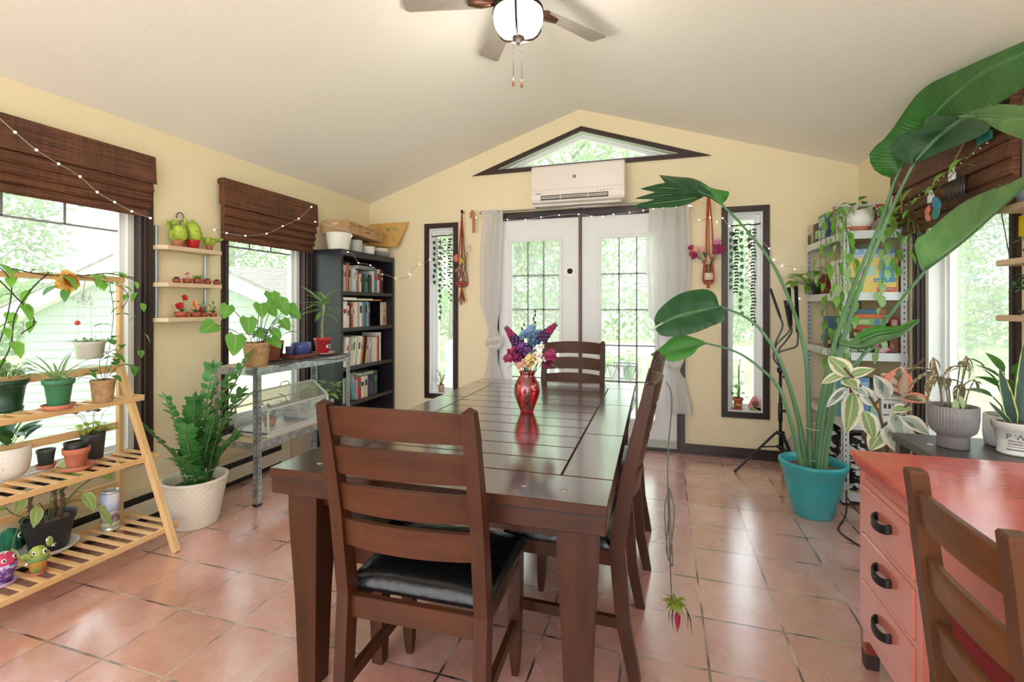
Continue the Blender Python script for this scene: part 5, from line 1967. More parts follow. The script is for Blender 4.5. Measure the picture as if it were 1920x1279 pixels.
CHIP = mat('chipboard', (226, 204, 170), 0.8, rgb2=(206, 182, 148), scale=70)
for x, sx in ((RX0, 1), (RX1, -1)):
    for y, sy in ((RY0, 1), (RY1, -1)):
        angle_post(rk, x, y, sx, sy, RZ + 0.01, GALV)
for z in (RZ, 0.41):
    metal_shelf(rk, RX0, RX1, RY0, RY1, z, GALV, CHIP)
ZR_ = RZ + 0.001
rt = thing('draped_cloth', 'dark grey cloth draped over the edge of the metal rack', 'cloth', (-2.55, 3.05, ZR_))
c = MB()
n, k = 22, 8
vs, fs = [], []
for i in range(n + 1):
    for j in range(k + 1):
        y = -0.40 + 0.78 * i / n
        u = j / k
        x = -0.20 + 0.265 * u
        z = 0.006 + 0.005 * math.sin(9 * y + 3 * u) + 0.004 * math.sin(23 * y)
        if u > 0.8:
            z -= 0.0 if u < 0.9 else 0.012 + 0.008 * math.sin(7 * y)
        vs.append((x, y, max(z, 0.002) if u < 0.9 else z))
for i in range(n):
    for j in range(k):
        a = i * (k + 1) + j
        fs.append((a, a + 1, a + k + 2, a + k + 1))
c.add(vs, fs, 0, True)
o = c.build('fabric', mat('charcoal_cloth', (92, 90, 92), 0.95, rgb2=(66, 64, 68), scale=12, bump=0.4), rt)
sm = o.modifiers.new('thickness', 'SOLIDIFY')
sm.thickness = 0.004
ZD = ZR_ + 0.014
t, z = pot('pilea_plant', 'tan cork pot with big round heart-shaped leaves on the metal rack', 'plant', (-2.60, 2.565, ZR_), [(0.060, 0), (0.064, 0.004), (0.086, 0.145), (0.089, 0.147), (0.089, 0.160)],
           mat('tan_cork_pot', (196, 160, 116), 0.85))
f, s = MB(), MB()
# leaf tips: offsets (x, y, height above the soil), leaf length, direction
for (ex, ey, ez, L_, d_) in ((0.05, -0.02, 0.28, 0.115, (0.5, -0.3, -0.7)), (0.03, 0.05, 0.29, 0.125, (0.4, 0.4, -0.75)), (0.02, 0.17, 0.31, 0.135, (0.5, 0.1, -0.7)), (0.0, 0.12, 0.36, 0.125, (0.6, -0.2, -0.65)),
                             (0.02, 0.27, 0.25, 0.14, (0.2, 0.75, -0.5)), (0.05, -0.12, 0.19, 0.125, (0.4, -0.25, -0.85)), (0.06, -0.22, 0.085, 0.14, (0.3, -0.35, -0.85)), (0.04, -0.35, 0.155, 0.12, (0.2, -0.85, -0.25)),
                             (0.04, -0.26, 0.27, 0.10, (0.3, -0.5, -0.7)), (0.07, 0.045, 0.05, 0.105, (0.75, 0.1, -0.55)), (0.08, 0.055, 0.10, 0.085, (0.75, 0.1, -0.55)), (0.06, 0.16, 0.17, 0.10, (0.6, 0.1, -0.7)), (0.0, 0.0, 0.10, 0.08, (0.6, 0.1, -0.6))):
    e = Vector((ex, ey, z + ez))
    s.tube(spline([(ex * 0.2, ey * 0.15, z), (ex * 0.45, ey * 0.5, z + ez * 0.62), e], 5), 0.0022, 5)
    f.leaf(e, d_, L_, L_ * 0.92, 0, 'heart', 0.18, 0.12, (0.75, -0.35, 0.45), 8, 2)
s.build('leaf_stalks', DARKSTEM, t)
f.build('foliage', leaf_mat('heart_leaf_green', (104, 170, 70), (124, 188, 82), 0.35, 0.45, rib=(150, 204, 110)), t)
t, z = pot('potted_plant', 'terracotta pot with a long grey-green leaved plant behind the tan cork pot', 'plant', (-2.70, 2.80, ZD), [(0.050, 0), (0.066, 0.105), (0.072, 0.107), (0.074, 0.14)], TERRA)
clump(t, z, 13, 0.10, 0.14, 0.15, 0.055, leaf_mat('grey_green_leaf', (110, 146, 110), (134, 168, 128), 0.45, 0.3), STEM, 'lance', 14, 0.03, 0.6)
f = MB()
f.leaf((0.0, 0.03, z + 0.13), (0.25, 0.9, 0.38), 0.42, 0.035, 0, 'lance', 0.12, 0.3)
f.build('long_leaf', leaf_mat('grey_green_leaf', (110, 146, 110), (134, 168, 128)), t)
t, z = pot('nursery_pot', 'black square-shouldered nursery pot between terracotta and blue pots', 'pot', (-2.77, 2.90, ZD), [(0.05, 0), (0.062, 0.12), (0.066, 0.13)], BLACK)
tr = thing('plant_tray', 'shallow dark red tray on the metal rack', 'tray', (-2.655, 3.00, ZD), R(3))
c = MB()
c.bevelbox(-0.085, 0.085, -0.13, 0.13, 0, 0.006, 0.002)
for s in (-1, 1):
    c.box(-0.09, 0.09, s * 0.13 - 0.004, s * 0.13 + 0.004, 0, 0.03)
    c.box(s * 0.088 - 0.004, s * 0.088 + 0.004, -0.13, 0.13, 0, 0.03)
c.build('tray', mat('maroon_plastic', (112, 52, 46), 0.45), tr)
t, z = pot('blue_pot', 'round blue glazed pot standing in the dark red tray', 'pot', (-2.665, 3.055, ZD + 0.007), [(0.045, 0), (0.068, 0.03), (0.074, 0.07), (0.074, 0.10)], mat('cobalt_glaze', (62, 76, 140), 0.25, rgb2=(84, 100, 160), scale=9), 0.075)
t, z = pot('seedling_cup', 'small violet cup beside the blue pot', 'pot', (-2.66, 2.93, ZD + 0.007), [(0.025, 0), (0.030, 0.075), (0.031, 0.08)], mat('violet_plastic', (104, 92, 138), 0.4))
pl = saucer('pale pink dish under the red pot on the metal rack', (-2.64, 3.27, ZD), 0.10, mat('rose_dish', (224, 190, 180), 0.4, rgb2=(204, 150, 140), scale=25), 0.016)
t, z = pot('dracaena_plant', 'red pot with a cane-stemmed striped dracaena on the metal rack', 'plant', (-2.64, 3.27, ZD + 0.007), [(0.044, 0), (0.048, 0.004), (0.062, 0.105), (0.068, 0.107), (0.070, 0.125)], mat('cherry_red_plastic', (188, 40, 52), 0.35))
c = MB()
P = spline([(0, 0, z - 0.01), (-0.008, 0.005, z + 0.12), (0.012, 0.0, z + 0.24), (0.008, 0.0, z + 0.33)], 6)
c.tube(P, [0.010 - 0.003 * i / len(P) for i in range(len(P))], 8)
c.build('cane', mat('pale_cane', (176, 176, 140), 0.7, rgb2=(120, 116, 92), scale=20), t)
f = MB()
rnd = random.Random(3)
top = Vector((0.008, 0.0, z + 0.32))
for i in range(17):
    a = i * 2.4 + 0.3
    f.leaf(top - Vector((0, 0, 0.007 * (16 - i))), (math.cos(a) * 0.9, math.sin(a) * 0.9, -0.15 + 0.09 * i), rnd.uniform(0.14, 0.2), 0.034, 0, 'lance', 0.4, 0.25)
for (d_, L_) in (((-0.2, -0.85, 0.75), 0.26), ((-0.3, -0.95, 0.12), 0.27), ((0.2, 0.95, 0.10), 0.27), ((-0.1, -1, -0.1), 0.22), ((0.3, 0.8, -0.25), 0.2)):
    f.leaf(top - Vector((0, 0, 0.03)), d_, L_, 0.04, 0, 'lance', 0.12, 0.25)
f.build('foliage', leaf_mat('dracaena_leaf', (70, 132, 60), (92, 154, 76), 0.35, 0.3, edge=(206, 216, 150), edge_w=0.7), t)
MB().box(0.0625, 0.0655, -0.035, 0.01, 0.045, 0.07).build('price_sticker', WHITE, t)
MB().box(0.0652, 0.0658, -0.018, 0.004, 0.05, 0.065).build('barcode', BLACK, t)
# glass house on the lower shelf
ZS = 0.411
gh = thing('glass_terrarium', 'small white-framed glass greenhouse box with plants on the rack\'s lower shelf', 'terrarium', (-2.66, 2.88, ZS))
W_, L_, E_, P_ = 0.14, 0.30, 0.19, 0.30
ENDS = [(-W_, 0.03), (W_, 0.03), (W_, E_), (0, P_), (-W_, E_)]
FR = mat('pale_grey_frame', (206, 206, 202), 0.4)
c = MB()
c.bevelbox(-W_ - 0.005, W_ + 0.005, -L_ - 0.005, L_ + 0.005, 0, 0.035, 0.003)
c.build('base_tray', FR, gh)
c = MB()
for y in (-L_, L_):
    for (a, b) in zip(ENDS, ENDS[1:] + ENDS[:1]):
        c.beam((a[0], y, a[1]), (b[0], y, b[1]), 0.010, 0.010)
for (x, z) in ((-W_, E_), (W_, E_), (0, P_), (W_, 0.035), (-W_, 0.035)):
    c.beam((x, -L_, z), (x, L_, z), 0.010, 0.010)
c.tube([(0, -0.05, P_), (0, -0.03, P_ + 0.03), (0, 0.03, P_ + 0.03), (0, 0.05, P_)], 0.004, 6)
c.build('frame', FR, gh)
c = MB()
for (a, b) in ((ENDS[1], ENDS[2]), (ENDS[2], ENDS[3]), (ENDS[3], ENDS[4]), (ENDS[4], ENDS[0])):
    c.add([(a[0], -L_, a[1]), (b[0], -L_, b[1]), (b[0], L_, b[1]), (a[0], L_, a[1])], [(0, 1, 2, 3)])
for y in (-L_, L_):
    c.add([(p[0], y, p[1]) for p in ENDS], [(0, 1, 2, 3, 4)])
c.build('pane', glass_mat('terrarium_glass', (0.98, 0.99, 0.99), 0.06, 0.02, 0.22), gh)
t, z = pot('potted_plant', 'blue-grey trough of bushy pale leaves inside the glass greenhouse box', 'plant', (-2.66, 2.94, ZS + 0.036), [(0.05, 0), (0.06, 0.075)], mat('blue_grey_pot', (150, 158, 182), 0.5), sx=0.9)
clump(t, z, 34, 0.10, 0.12, 0.06, 0.02, leaf_mat('silvery_leaf', (150, 172, 140), (180, 196, 170), 0.5, 0.3), STEM, 'lance', 15, 0.04, 0.4)
t, z = pot('potted_plant', 'small terracotta pot of leaves at the near end inside the glass greenhouse box', 'plant', (-2.66, 2.74, ZS + 0.036), [(0.034, 0), (0.045, 0.06)], TERRA)
clump(t, z, 18, 0.07, 0.08, 0.06, 0.026, L_MID, STEM, 'ovate', 16, 0.02, 0.4)
t, z = pot('potted_plant', 'white pot of lime broad leaves at the far end of the rack\'s lower shelf', 'plant', (-2.66, 3.335, ZS), [(0.05, 0), (0.062, 0.10), (0.065, 0.11)], WHITE)
clump(t, z, 18, 0.11, 0.16, 0.12, 0.06, leaf_mat('lime_broad_leaf', (130, 180, 90), (160, 200, 112), 0.4, 0.35, rib=(220, 226, 180)), STEM, 'ovate', 17, 0.03, 0.5)

# ---------------------------------------------------------------- black bookcase
BKM = mat('black_brown_laminate', (44, 44, 52), 0.32, rgb2=(36, 35, 42), scale=6, bump=0.04)
BX0, BX1, BY0, BY1, BH = XL + 0.004, -2.705, 3.59, 4.475, 1.80
bk = thing('bookcase', 'tall black bookcase in the corner by the smaller window', 'bookcase', ((BX0 + BX1) / 2, (BY0 + BY1) / 2, 0))
TH = 0.032
for y in (BY0, BY1 - TH):
    MB().bevelbox(BX0, BX1, y, y + TH, 0, BH, 0.002).build('side_panel', BKM, bk, world=True)
MB().bevelbox(BX0, BX1, BY0, BY1, BH, BH + 0.004, 0.001).bevelbox(BX0, BX1, BY0 + TH, BY1 - TH, BH - 0.05, BH, 0.002).build('top_panel', BKM, bk, world=True)
MB().box(BX0, BX0 + 0.006, BY0 + TH, BY1 - TH, 0.02, BH - 0.05).build('back_panel', BKM, bk, world=True)
BS = (1.430, 1.100, 0.745, 0.420, 0.09)
for z in BS:
    MB().bevelbox(BX0 + 0.006, BX1 - 0.004, BY0 + TH, BY1 - TH, z - 0.034, z, 0.002).build('shelf', BKM, bk, world=True)
MB().box(BX1 - 0.03, BX1 - 0.012, BY0 + TH, BY1 - TH, 0, 0.056).build('plinth', BKM, bk, world=True)

ORD = ('first second third fourth fifth sixth seventh eighth ninth tenth eleventh twelfth thirteenth fourteenth fifteenth sixteenth seventeenth eighteenth '
       'nineteenth twentieth twenty-first twenty-second twenty-third twenty-fourth twenty-fifth').split()
CN = {'white': (238, 236, 230), 'cream': (230, 220, 196), 'black': (28, 27, 30), 'red': (190, 48, 44), 'coral': (214, 110, 98), 'grey': (176, 176, 172), 'sage': (172, 186, 168), 'teal': (74, 134, 148), 'sky': (120, 176, 206),
      'navy': (42, 48, 96), 'maroon': (110, 32, 42), 'lilac': (190, 172, 204), 'green': (74, 142, 82), 'yellow': (230, 196, 92), 'orange': (226, 124, 60), 'pink': (228, 190, 200), 'brown': (120, 84, 66), 'violet': (84, 66, 120),
      'forest': (36, 72, 58), 'beige': (206, 188, 160), 'steel': (110, 132, 150)}


def book(x, y, z, th, h, d, cname, label, group, lean=0.0, flat=False, rz=0.0, band=None):
    """one book standing with its spine towards +x (or lying flat)"""
    c = MB()
    cv = 0.0022
    if flat:
        M = Matrix.Rotation(rz, 4, 'Z')
        c.box(-d / 2, d / 2, -h / 2, h / 2, 0, cv, 0, M).box(-d / 2, d / 2, -h / 2, h / 2, th - cv, th, 0, M).box(d / 2 - cv, d / 2, -h / 2, h / 2, 0, th, 0, M)
        c.box(-d / 2 + 0.003, d / 2 - cv, -h / 2 + 0.003, h / 2 - 0.003, cv, th - cv, 1, M)
    else:
        M = Matrix.Rotation(lean, 4, 'X')
        c.box(-d, 0, 0, cv, 0, h, 0, M).box(-d, 0, th - cv, th, 0, h, 0, M).box(-cv, 0.0008, 0, th, 0, h, 0, M)
        c.box(-d + 0.004, -cv, cv, th - cv, 0.003, h - 0.003, 1, M)
        if band:
            c.box(0.0006, 0.0012, th * 0.12, th * 0.88, h * band[1], h * band[2], 2, M)
    ms = [mat('cover_' + cname, CN[cname], 0.45), PAPER]
    if band and not flat:
        ms.append(mat('cover_' + band[0], CN[band[0]], 0.45))
    o = c.build('book', ms, None, (x, y, z))
    return tag(o, label, 'book', group)


rnd = random.Random(21)
SHELVES = [
    (BS[0], 'top', [(9, 235, 'white', 0), (14, 240, 'black', 0), (10, 235, 'white', 0), (16, 240, 'coral', 0), (22, 262, 'brown', 0), (18, 236, 'sage', 0), (-34, 0, '', 0), (12, 215, 'white', 0), (26, 200, 'sky', 0), (20, 205, 'red', 0), (14, 170, 'cream', 0),
                    (28, 172, 'black', 0), (28, 172, 'forest', 0), (26, 172, 'teal', 0), (26, 172, 'black', 0), (24, 172, 'maroon', 0), (16, 150, 'grey', 0), (14, 212, 'white', 0), (34, 232, 'teal', 0), (28, 232, 'pink', 0), (20, 242, 'maroon', 0), (16, 225, 'black', 0)]),
    (BS[1], 'second', [(8, 240, 'white', 0), (46, 238, 'white', 0), (20, 200, 'cream', 0), (16, 220, 'maroon', 0), (16, 224, 'red', 0), (10, 228, 'white', 0), (12, 232, 'cream', 0), (14, 230, 'white', 0), (22, 236, 'cream', 0), (20, 232, 'grey', 0), (28, 236, 'white', 0),
                       (30, 238, 'steel', 0), (26, 240, 'teal', 0), (14, 236, 'lilac', 0), (30, 235, 'navy', 0)]),
    (BS[2], 'third', [(20, 270, 'white', 9), (20, 268, 'white', 9), (16, 260, 'pink', 9), (22, 266, 'grey', 9), (14, 262, 'white', 9), (16, 262, 'cream', 9), (22, 260, 'white', 9), (12, 262, 'green', 9), (22, 268, 'white', 9), (14, 270, 'white', 9),
                      (16, 262, 'yellow', 9), (22, 258, 'coral', 9), (20, 262, 'black', 9), (10, 240, 'yellow', 9), (18, 250, 'white', 9), (16, 252, 'lilac', 9), (-44, 0, '', 0), (34, 236, 'cream', 0), (20, 244, 'white', 0), (24, 236, 'red', 0), (12, 248, 'orange', 0), (20, 285, 'white', 0)]),
    (BS[3], 'fourth', [(14, 222, 'white', 0), (24, 226, 'teal', 0), (10, 222, 'white', 0), (-110, 0, '', 0), (18, 190, 'lilac', 0), (34, 200, 'red', 0), (36, 205, 'white', 0), (34, 206, 'cream', 0), (44, 236, 'navy', 0), (38, 238, 'violet', 0), (44, 234, 'forest', 0)]),
]
for z, nm, row in SHELVES:
    y = BY0 + TH + 0.012
    space = BY1 - TH - y
    tot = sum(abs(r[0]) for r in row) / 1000.0
    grow = max(0.8, min(1.35, space * 0.9 / tot))
    k = 0
    for (th, h, cn, lean) in row:
        th *= grow
        if th < 0:
            y -= th / 1000.0
            continue
        k += 1
        th, h = th / 1000.0, h / 1000.0
        L_ = R(-lean)
        step = th / max(0.4, math.cos(L_)) + 0.0012
        y0 = y + (h * math.sin(R(lean)) * 0.0)
        wd = 'slim' if th < 0.015 else ('thick' if th > 0.029 else 'medium')
        bnd = None
        if rnd.random() < 0.55:
            bnd = (rnd.choice(['white', 'black', 'cream', 'red', 'navy', 'green']), 0.55, rnd.uniform(0.7, 0.85))
            if bnd[0] == cn:
                bnd = None
        book(BX1 - rnd.uniform(0.012, 0.03), y0, z + 0.001 + th * math.sin(abs(L_)), th, h, min(0.2, h * 0.75), cn,
             '%s %s-spined book, %s from the window end of the bookcase\'s %s shelf' % (wd, cn, ORD[k - 1], nm), 'books on the bookcase', L_, band=bnd)
        y += step
# lying and leaning books, and loose things on the shelves
for i in range(4):
    book(-2.81, 3.99 + 0.008 * i, BS[0] + 0.218 + 0.0085 * i, 0.0075, 0.26, 0.17, 'white' if i % 2 else 'grey', 'thin pale booklet, %s up in the stack over the black novels' % ORD[i], 'booklets over the novels', flat=True)
book(-2.80, 3.74, BS[1] + 0.248, 0.03, 0.20, 0.16, 'white', 'white book lying on the upright books near the window, second shelf', 'books on the bookcase', flat=True)
book(-2.80, 3.98, BS[1] + 0.248, 0.022, 0.24, 0.16, 'cream', 'cream book lying across the middle of the second shelf\'s row', 'books on the bookcase', flat=True)
book(-2.80, 4.16, BS[1] + 0.248, 0.016, 0.2, 0.15, 'orange', 'orange book lying over the steel blue books, second shelf', 'books on the bookcase', flat=True)
o = book(-2.765, 4.30, BS[1] + 0.001, 0.012, 0.235, 0.15, 'cream', 'pale book with a red hand drawing facing out on the second shelf', 'books on the bookcase')
o.rotation_euler = (0, 0, R(-78))
REDINK = mat('red_ink', (196, 76, 60), 0.6)
c = MB()
c.prism([(-0.085, 0.02), (-0.06, 0.018), (-0.055, 0.06), (-0.07, 0.085), (-0.095, 0.075), (-0.105, 0.05)], 0.0125, 0.0132, 'y')
for (x, z, a, l_) in ((-0.10, 0.075, 130, 0.03), (-0.09, 0.085, 115, 0.03), (-0.07, 0.085, 60, 0.035), (-0.058, 0.065, 20, 0.03)):
    c.box(0, l_, 0.0125, 0.0132, -0.004, 0.004, 0, Matrix.Translation((x, 0, z)) @ Matrix.Rotation(R(-a), 4, 'Y'))
for k in range(5):
    a = k * 72
    c.box(0, 0.02, 0.0125, 0.0132, -0.004, 0.004, 0, Matrix.Translation((-0.075, 0, 0.145)) @ Matrix.Rotation(R(a), 4, 'Y'))
c.build('cover_drawing', REDINK, o)
o = book(-2.735, 3.80, BS[3] + 0.009, 0.02, 0.245, 0.185, 'sage', 'turquoise and pink cookbook facing out on the fourth shelf', 'books on the bookcase')
o.data.materials[0] = mat('turquoise_cover', (96, 188, 180), 0.4)
o.rotation_euler = (R(10), 0, R(-68))
for (x0, x1, z0, z1, cc) in ((-0.165, -0.03, 0.125, 0.22, (236, 214, 214)), (-0.165, -0.02, 0.02, 0.10, (236, 226, 222)), (-0.06, -0.022, 0.025, 0.095, (214, 96, 96)), (-0.15, -0.08, 0.20, 0.212, (196, 90, 90)), (-0.15, -0.06, 0.145, 0.155, (96, 130, 130)), (-0.15, -0.1, 0.165, 0.172, (170, 130, 170))):
    MB().box(x0, x1, 0.0205, 0.0212 + 0.0004 * (z1 - z0 < 0.05), z0, z1).build('cover_print', mat('print_%d_%d_%d' % cc, cc, 0.5), o)
book(-2.80, 4.02, BS[3] + 0.214, 0.026, 0.2, 0.15, 'sage', 'sage book lying over the white books on the fourth shelf', 'books on the bookcase', flat=True)
for i in range(3):
    book(-2.80, 4.18 + 0.02 * i, BS[4] + 0.001 + 0.0125 * i, 0.0115, 0.25, 0.19, 'white' if i != 1 else 'grey', 'pale magazine, %s up in the pile on the lowest bookcase shelf' % ORD[i], 'magazines on the lowest shelf', flat=True, rz=R(8 * i))

# things on top of the bookcase
BT = BH + 0.0045
c = None
t, z = pot('planter_pot', 'white diamond-embossed planter at the front corner on top of the bookcase', 'pot', (-2.80, 3.685, BT), [(0.085, 0), (0.09, 0.005), (0.112, 0.145), (0.114, 0.15)], mat('white_embossed_ceramic', (240, 238, 228), 0.45), soil=False, n=64,
           wob=lambda a, z: 1 + (0.012 * math.cos(16 * a + 90 * z) * math.cos(16 * a - 90 * z) if 0.01 < z < 0.145 else 0))
t, z = pot('canister', 'light grey round canister behind the white planter on the bookcase', 'canister', (-2.78, 3.90, BT), [(0.062, 0), (0.066, 0.004), (0.066, 0.112), (0.064, 0.115)], mat('light_grey_plastic', (186, 188, 184), 0.45), soil=False)
t, z = pot('white_bowl', 'white rounded square bowl on the front edge of the bookcase top', 'bowl', (-2.775, 4.09, BT), [(0.06, 0), (0.064, 0.004), (0.072, 0.07), (0.073, 0.075)], WHITE, soil=False)
t, z = pot('terracotta_bowl', 'terracotta bowl behind the white bowl on the bookcase top', 'bowl', (-2.92, 4.10, BT), [(0.05, 0), (0.066, 0.11), (0.068, 0.12)], TERRA, soil=False)
t, z = pot('lidded_tub', 'grey tub with a white rim in the wall corner on the bookcase top', 'tub', (-2.80, 4.345, BT), [(0.08, 0), (0.088, 0.05), (0.088, 0.052)], mat('slate_grey_tub', (150, 152, 156), 0.5), soil=False)
c = MB()
c.lathe([(0.086, 0.052), (0.09, 0.053), (0.09, 0.085), (0.084, 0.087), (1e-5, 0.085)], 28)
c.build('rim_lid', mat('cream_lid', (232, 222, 200), 0.5), t)
CARD = mat('brown_cardboard', (196, 158, 118), 0.85, rgb2=(184, 144, 104), scale=5)
cb = thing('produce_box', 'brown cardboard produce tray resting on the pots atop the bookcase', 'box', (-2.86, 3.99, BT + 0.152), R(0))
cb.rotation_euler = (R(-1.5), R(0), R(3))
c = MB()
hx, hy, hh = 0.135, 0.30, 0.115
c.box(-hx, hx, -hy, hy, 0, 0.004)
for s in (-1, 1):
    c.box(-hx, hx, s * hy - 0.003, s * hy + 0.003, 0, hh)
    c.box(s * hx - 0.003, s * hx + 0.003, -hy, hy, 0, hh * (1.0 if s < 0 else 0.92))
c.box(-0.03, 0.03, -hy - 0.004, -hy - 0.0028, 0.075, 0.095, 1)
c.build('tray', [CARD, mat('handle_hole_light', (222, 196, 140), 0.9)], cb)
INK = mat('faded_brown_ink', (126, 96, 76), 0.8)
for (y, z, w_, h_) in ((-0.26, 0.085, 0.012, 0.014), (-0.26, 0.06, 0.012, 0.014), (-0.21, 0.078, 0.05, 0.008), (-0.1, 0.085, 0.08, 0.010), (0.02, 0.085, 0.05, 0.010), (0.09, 0.085, 0.05, 0.010), (0.03, 0.05, 0.07, 0.016), (0.2, 0.085, 0.012, 0.014), (0.2, 0.06, 0.012, 0.014), (0.24, 0.075, 0.04, 0.008)):
    MB().box(hx + 0.0032, hx + 0.0038, y - w_ / 2, y + w_ / 2, z - h_ / 2, z + h_ / 2).build('print_mark', INK, cb)
kb = thing('cork_board', 'tan board with green paint marks leaning on the wall over the bookcase', 'board', (-2.78, 4.40, BT + 0.105))
c = MB()
M = Matrix.Rotation(R(-9), 4, 'X')
c.add([M @ Vector(p) for p in ((-0.215, 0, 0.03), (0.145, 0, 0.0), (0.255, 0, 0.265), (-0.215, 0, 0.265), (-0.215, 0.016, 0.03), (0.145, 0.016, 0.0), (0.255, 0.016, 0.265), (-0.215, 0.016, 0.265))],
      [(0, 1, 2, 3), (7, 6, 5, 4), (0, 4, 5, 1), (1, 5, 6, 2), (2, 6, 7, 3), (3, 7, 4, 0)])
c.build('board', mat('tan_painted_board', (218, 172, 100), 0.7, rgb2=(206, 156, 86), scale=7), kb)
c = MB()
rnd = random.Random(2)
for k in range(16):
    x, z = (rnd.gauss(0.05, 0.035), rnd.gauss(0.195, 0.012)) if k < 11 else (rnd.gauss(0.06, 0.03), rnd.gauss(0.085, 0.015))
    a = rnd.uniform(0, 3)
    c.box(-0.012, 0.012, -0.0012, 0.0, -0.004, 0.004, k % 2, M @ Matrix.Translation((x, -0.0004, z)) @ Matrix.Rotation(a, 4, 'Y'))
c.build('paint_marks', [mat('leaf_green_paint', (112, 150, 62), 0.6), mat('sea_green_paint', (70, 150, 110), 0.6)], kb)

# ---------------------------------------------------------------- hanging planters on the gable wall
ROPE = mat('rust_cotton_cord', (170, 76, 54), 0.9, rgb2=(140, 58, 44), scale=40, stretch=(1, 1, 0.3))
ROPE2 = mat('orange_cotton_cord', (198, 92, 44), 0.9, rgb2=(176, 74, 36), scale=40)
PCLEAR = glass_mat('planter_glass', (0.96, 0.92, 0.92), 0.12, 0.03)
hp = thing('macrame_hanger', 'rust macrame hanger with plate, jar and flowers beside the narrow window by the bookcase', 'planter', (-1.915, YB - 0.06, 1.52))
c = MB()
c.tube([(0, 0.06, 0.72), (0, 0.0, 0.72), (0, -0.01, 0.735)], 0.006, 6)
c.ball((0, 0.0, 0.722), (0.014, 0.014, 0.02), 8, 6)
c.build('wall_hook', DARKMETAL, hp)
c = MB()
for k in range(4):
    a = k * PI / 2 + 0.5
    c.tube(spline([(0, 0, 0.71), (0.018 * math.cos(a), 0.012 * math.sin(a), 0.45), (0.035 * math.cos(a), 0.035 * math.sin(a), 0.18), (0.058 * math.cos(a), 0.052 * math.sin(a), 0.0), (0, 0, -0.035)], 5), 0.0055, 6)
for k in range(7):
    a = k * 0.9
    c.tube(spline([(0, 0, -0.03), (0.015 * math.cos(a), 0.012 * math.sin(a), -0.10), (0.035 * math.cos(a), 0.018 * math.sin(a), -0.17 - 0.02 * (k % 3))], 4), 0.0045, 5)
c.build('cord', ROPE, hp)
MB().lathe([(1e-5, -0.012), (0.045, -0.012), (0.06, 0.004), (0.064, 0.012), (0.056, 0.010), (1e-5, 0.0)], 28).build('plate', mat('red_lacquer_plate', (176, 62, 56), 0.3), hp)
MB().lathe([(0.03, 0.002), (0.036, 0.01), (0.036, 0.07), (0.02, 0.095), (0.02, 0.12), (0.017, 0.12), (0.017, 0.09), (0.033, 0.065), (0.032, 0.008), (1e-5, 0.006)], 24).build('jar', PCLEAR, hp)
s, b, f = MB(), MB(), MB()
for i, (x, y, z, m_) in enumerate(((-0.04, -0.03, 0.235, 0), (-0.055, -0.02, 0.26, 0), (0.02, -0.035, 0.225, 1), (0.07, -0.01, 0.33, 2), (-0.02, -0.02, 0.16, 3), (-0.045, -0.03, 0.13, 3), (0.06, -0.0, 0.37, 2))):
    s.tube(spline([(0, 0, 0.02), (x * 0.4, y * .4, 0.12), (x, y, z)], 4), 0.0022, 5)
    b = MB()
    for k in range(2):
        blossom(b, (x + 0.008 * k, y, z + 0.008 * k), 0.030 if m_ < 2 else 0.018, 6, 2, 0.4, 0, (-0.2, -1, 0.3), i + k)
    b.build('bloom', (mat('salmon_petal', (228, 130, 116), 0.6), mat('amber_yellow_petal', (226, 176, 96), 0.6), mat('ivory_petal', (236, 228, 216), 0.6), mat('dusty_rose_petal', (196, 128, 136), 0.6))[m_], hp)
for (dx, dz) in ((-1, 0.05), (1, 0.05), (-0.8, -0.2), (0.9, 0.2), (0.2, 0.9)):
    f.leaf((0.01, -0.02, 0.19), (dx, -0.25, dz), 0.085, 0.022, 0, 'lance', 0.3, 0.2)
s.build('flower_stems', STEMG, hp)
f.build('leaves', mat('teal_cloth_leaf', (58, 104, 92), 0.6), hp)

ls = thing('leather_strap', 'brown leather strap looped over the end of the curtain rod', 'strap', (-1.78, YB - 0.075, 2.02))
c = MB()
pts = [(0.004, -0.012, 0.0), (0.004, -0.014, 0.10), (0.0, -0.014, 0.19), (-0.014, -0.006, 0.214), (-0.03, 0.008, 0.213), (-0.035, 0.012, 0.15)]
for a, b_ in zip(pts, pts[1:]):
    c.beam(a, b_, 0.030, 0.003, 0, (0, -1, 0))
c.build('strap', mat('tan_leather', (176, 122, 80), 0.7), ls)

hq = thing('hanging_flower_bottle', 'pink glass bottle of flowers hung in orange cords by the narrow window with the avocado', 'planter', (0.375, YB - 0.07, 1.50))
c = MB()
c.tube([(0, 0.07, 0.80), (0, 0.0, 0.80), (0, -0.01, 0.815)], 0.006, 6)
c.ball((0, 0, 0.802), (0.016, 0.014, 0.016), 8, 6)
c.build('wall_hook', DARKMETAL, hq)
c = MB()
for k, x in enumerate((-0.014, 0.004, 0.032)):
    c.tube(spline([(0.002 * k, 0, 0.79), (x, 0.006 * (k - 1), 0.45), (x * 1.2, 0.02 * (k - 1), 0.24)], 5), (0.008, 0.005, 0.006)[k], 6)
for k in range(4):
    a = k * PI / 2 + 0.785
    c.tube(spline([(0.01 * math.cos(a), 0.01 * math.sin(a), 0.25), (0.045 * math.cos(a), 0.042 * math.sin(a), 0.16), (0.056 * math.cos(a), 0.05 * math.sin(a), 0.04), (0.045 * math.cos(a), 0.04 * math.sin(a), -0.006), (0, 0, -0.012)], 5), 0.005, 6)
c.tube([(0, 0, -0.012), (0, 0, -0.05)], 0.013, 7)
c.build('cord', ROPE2, hq)
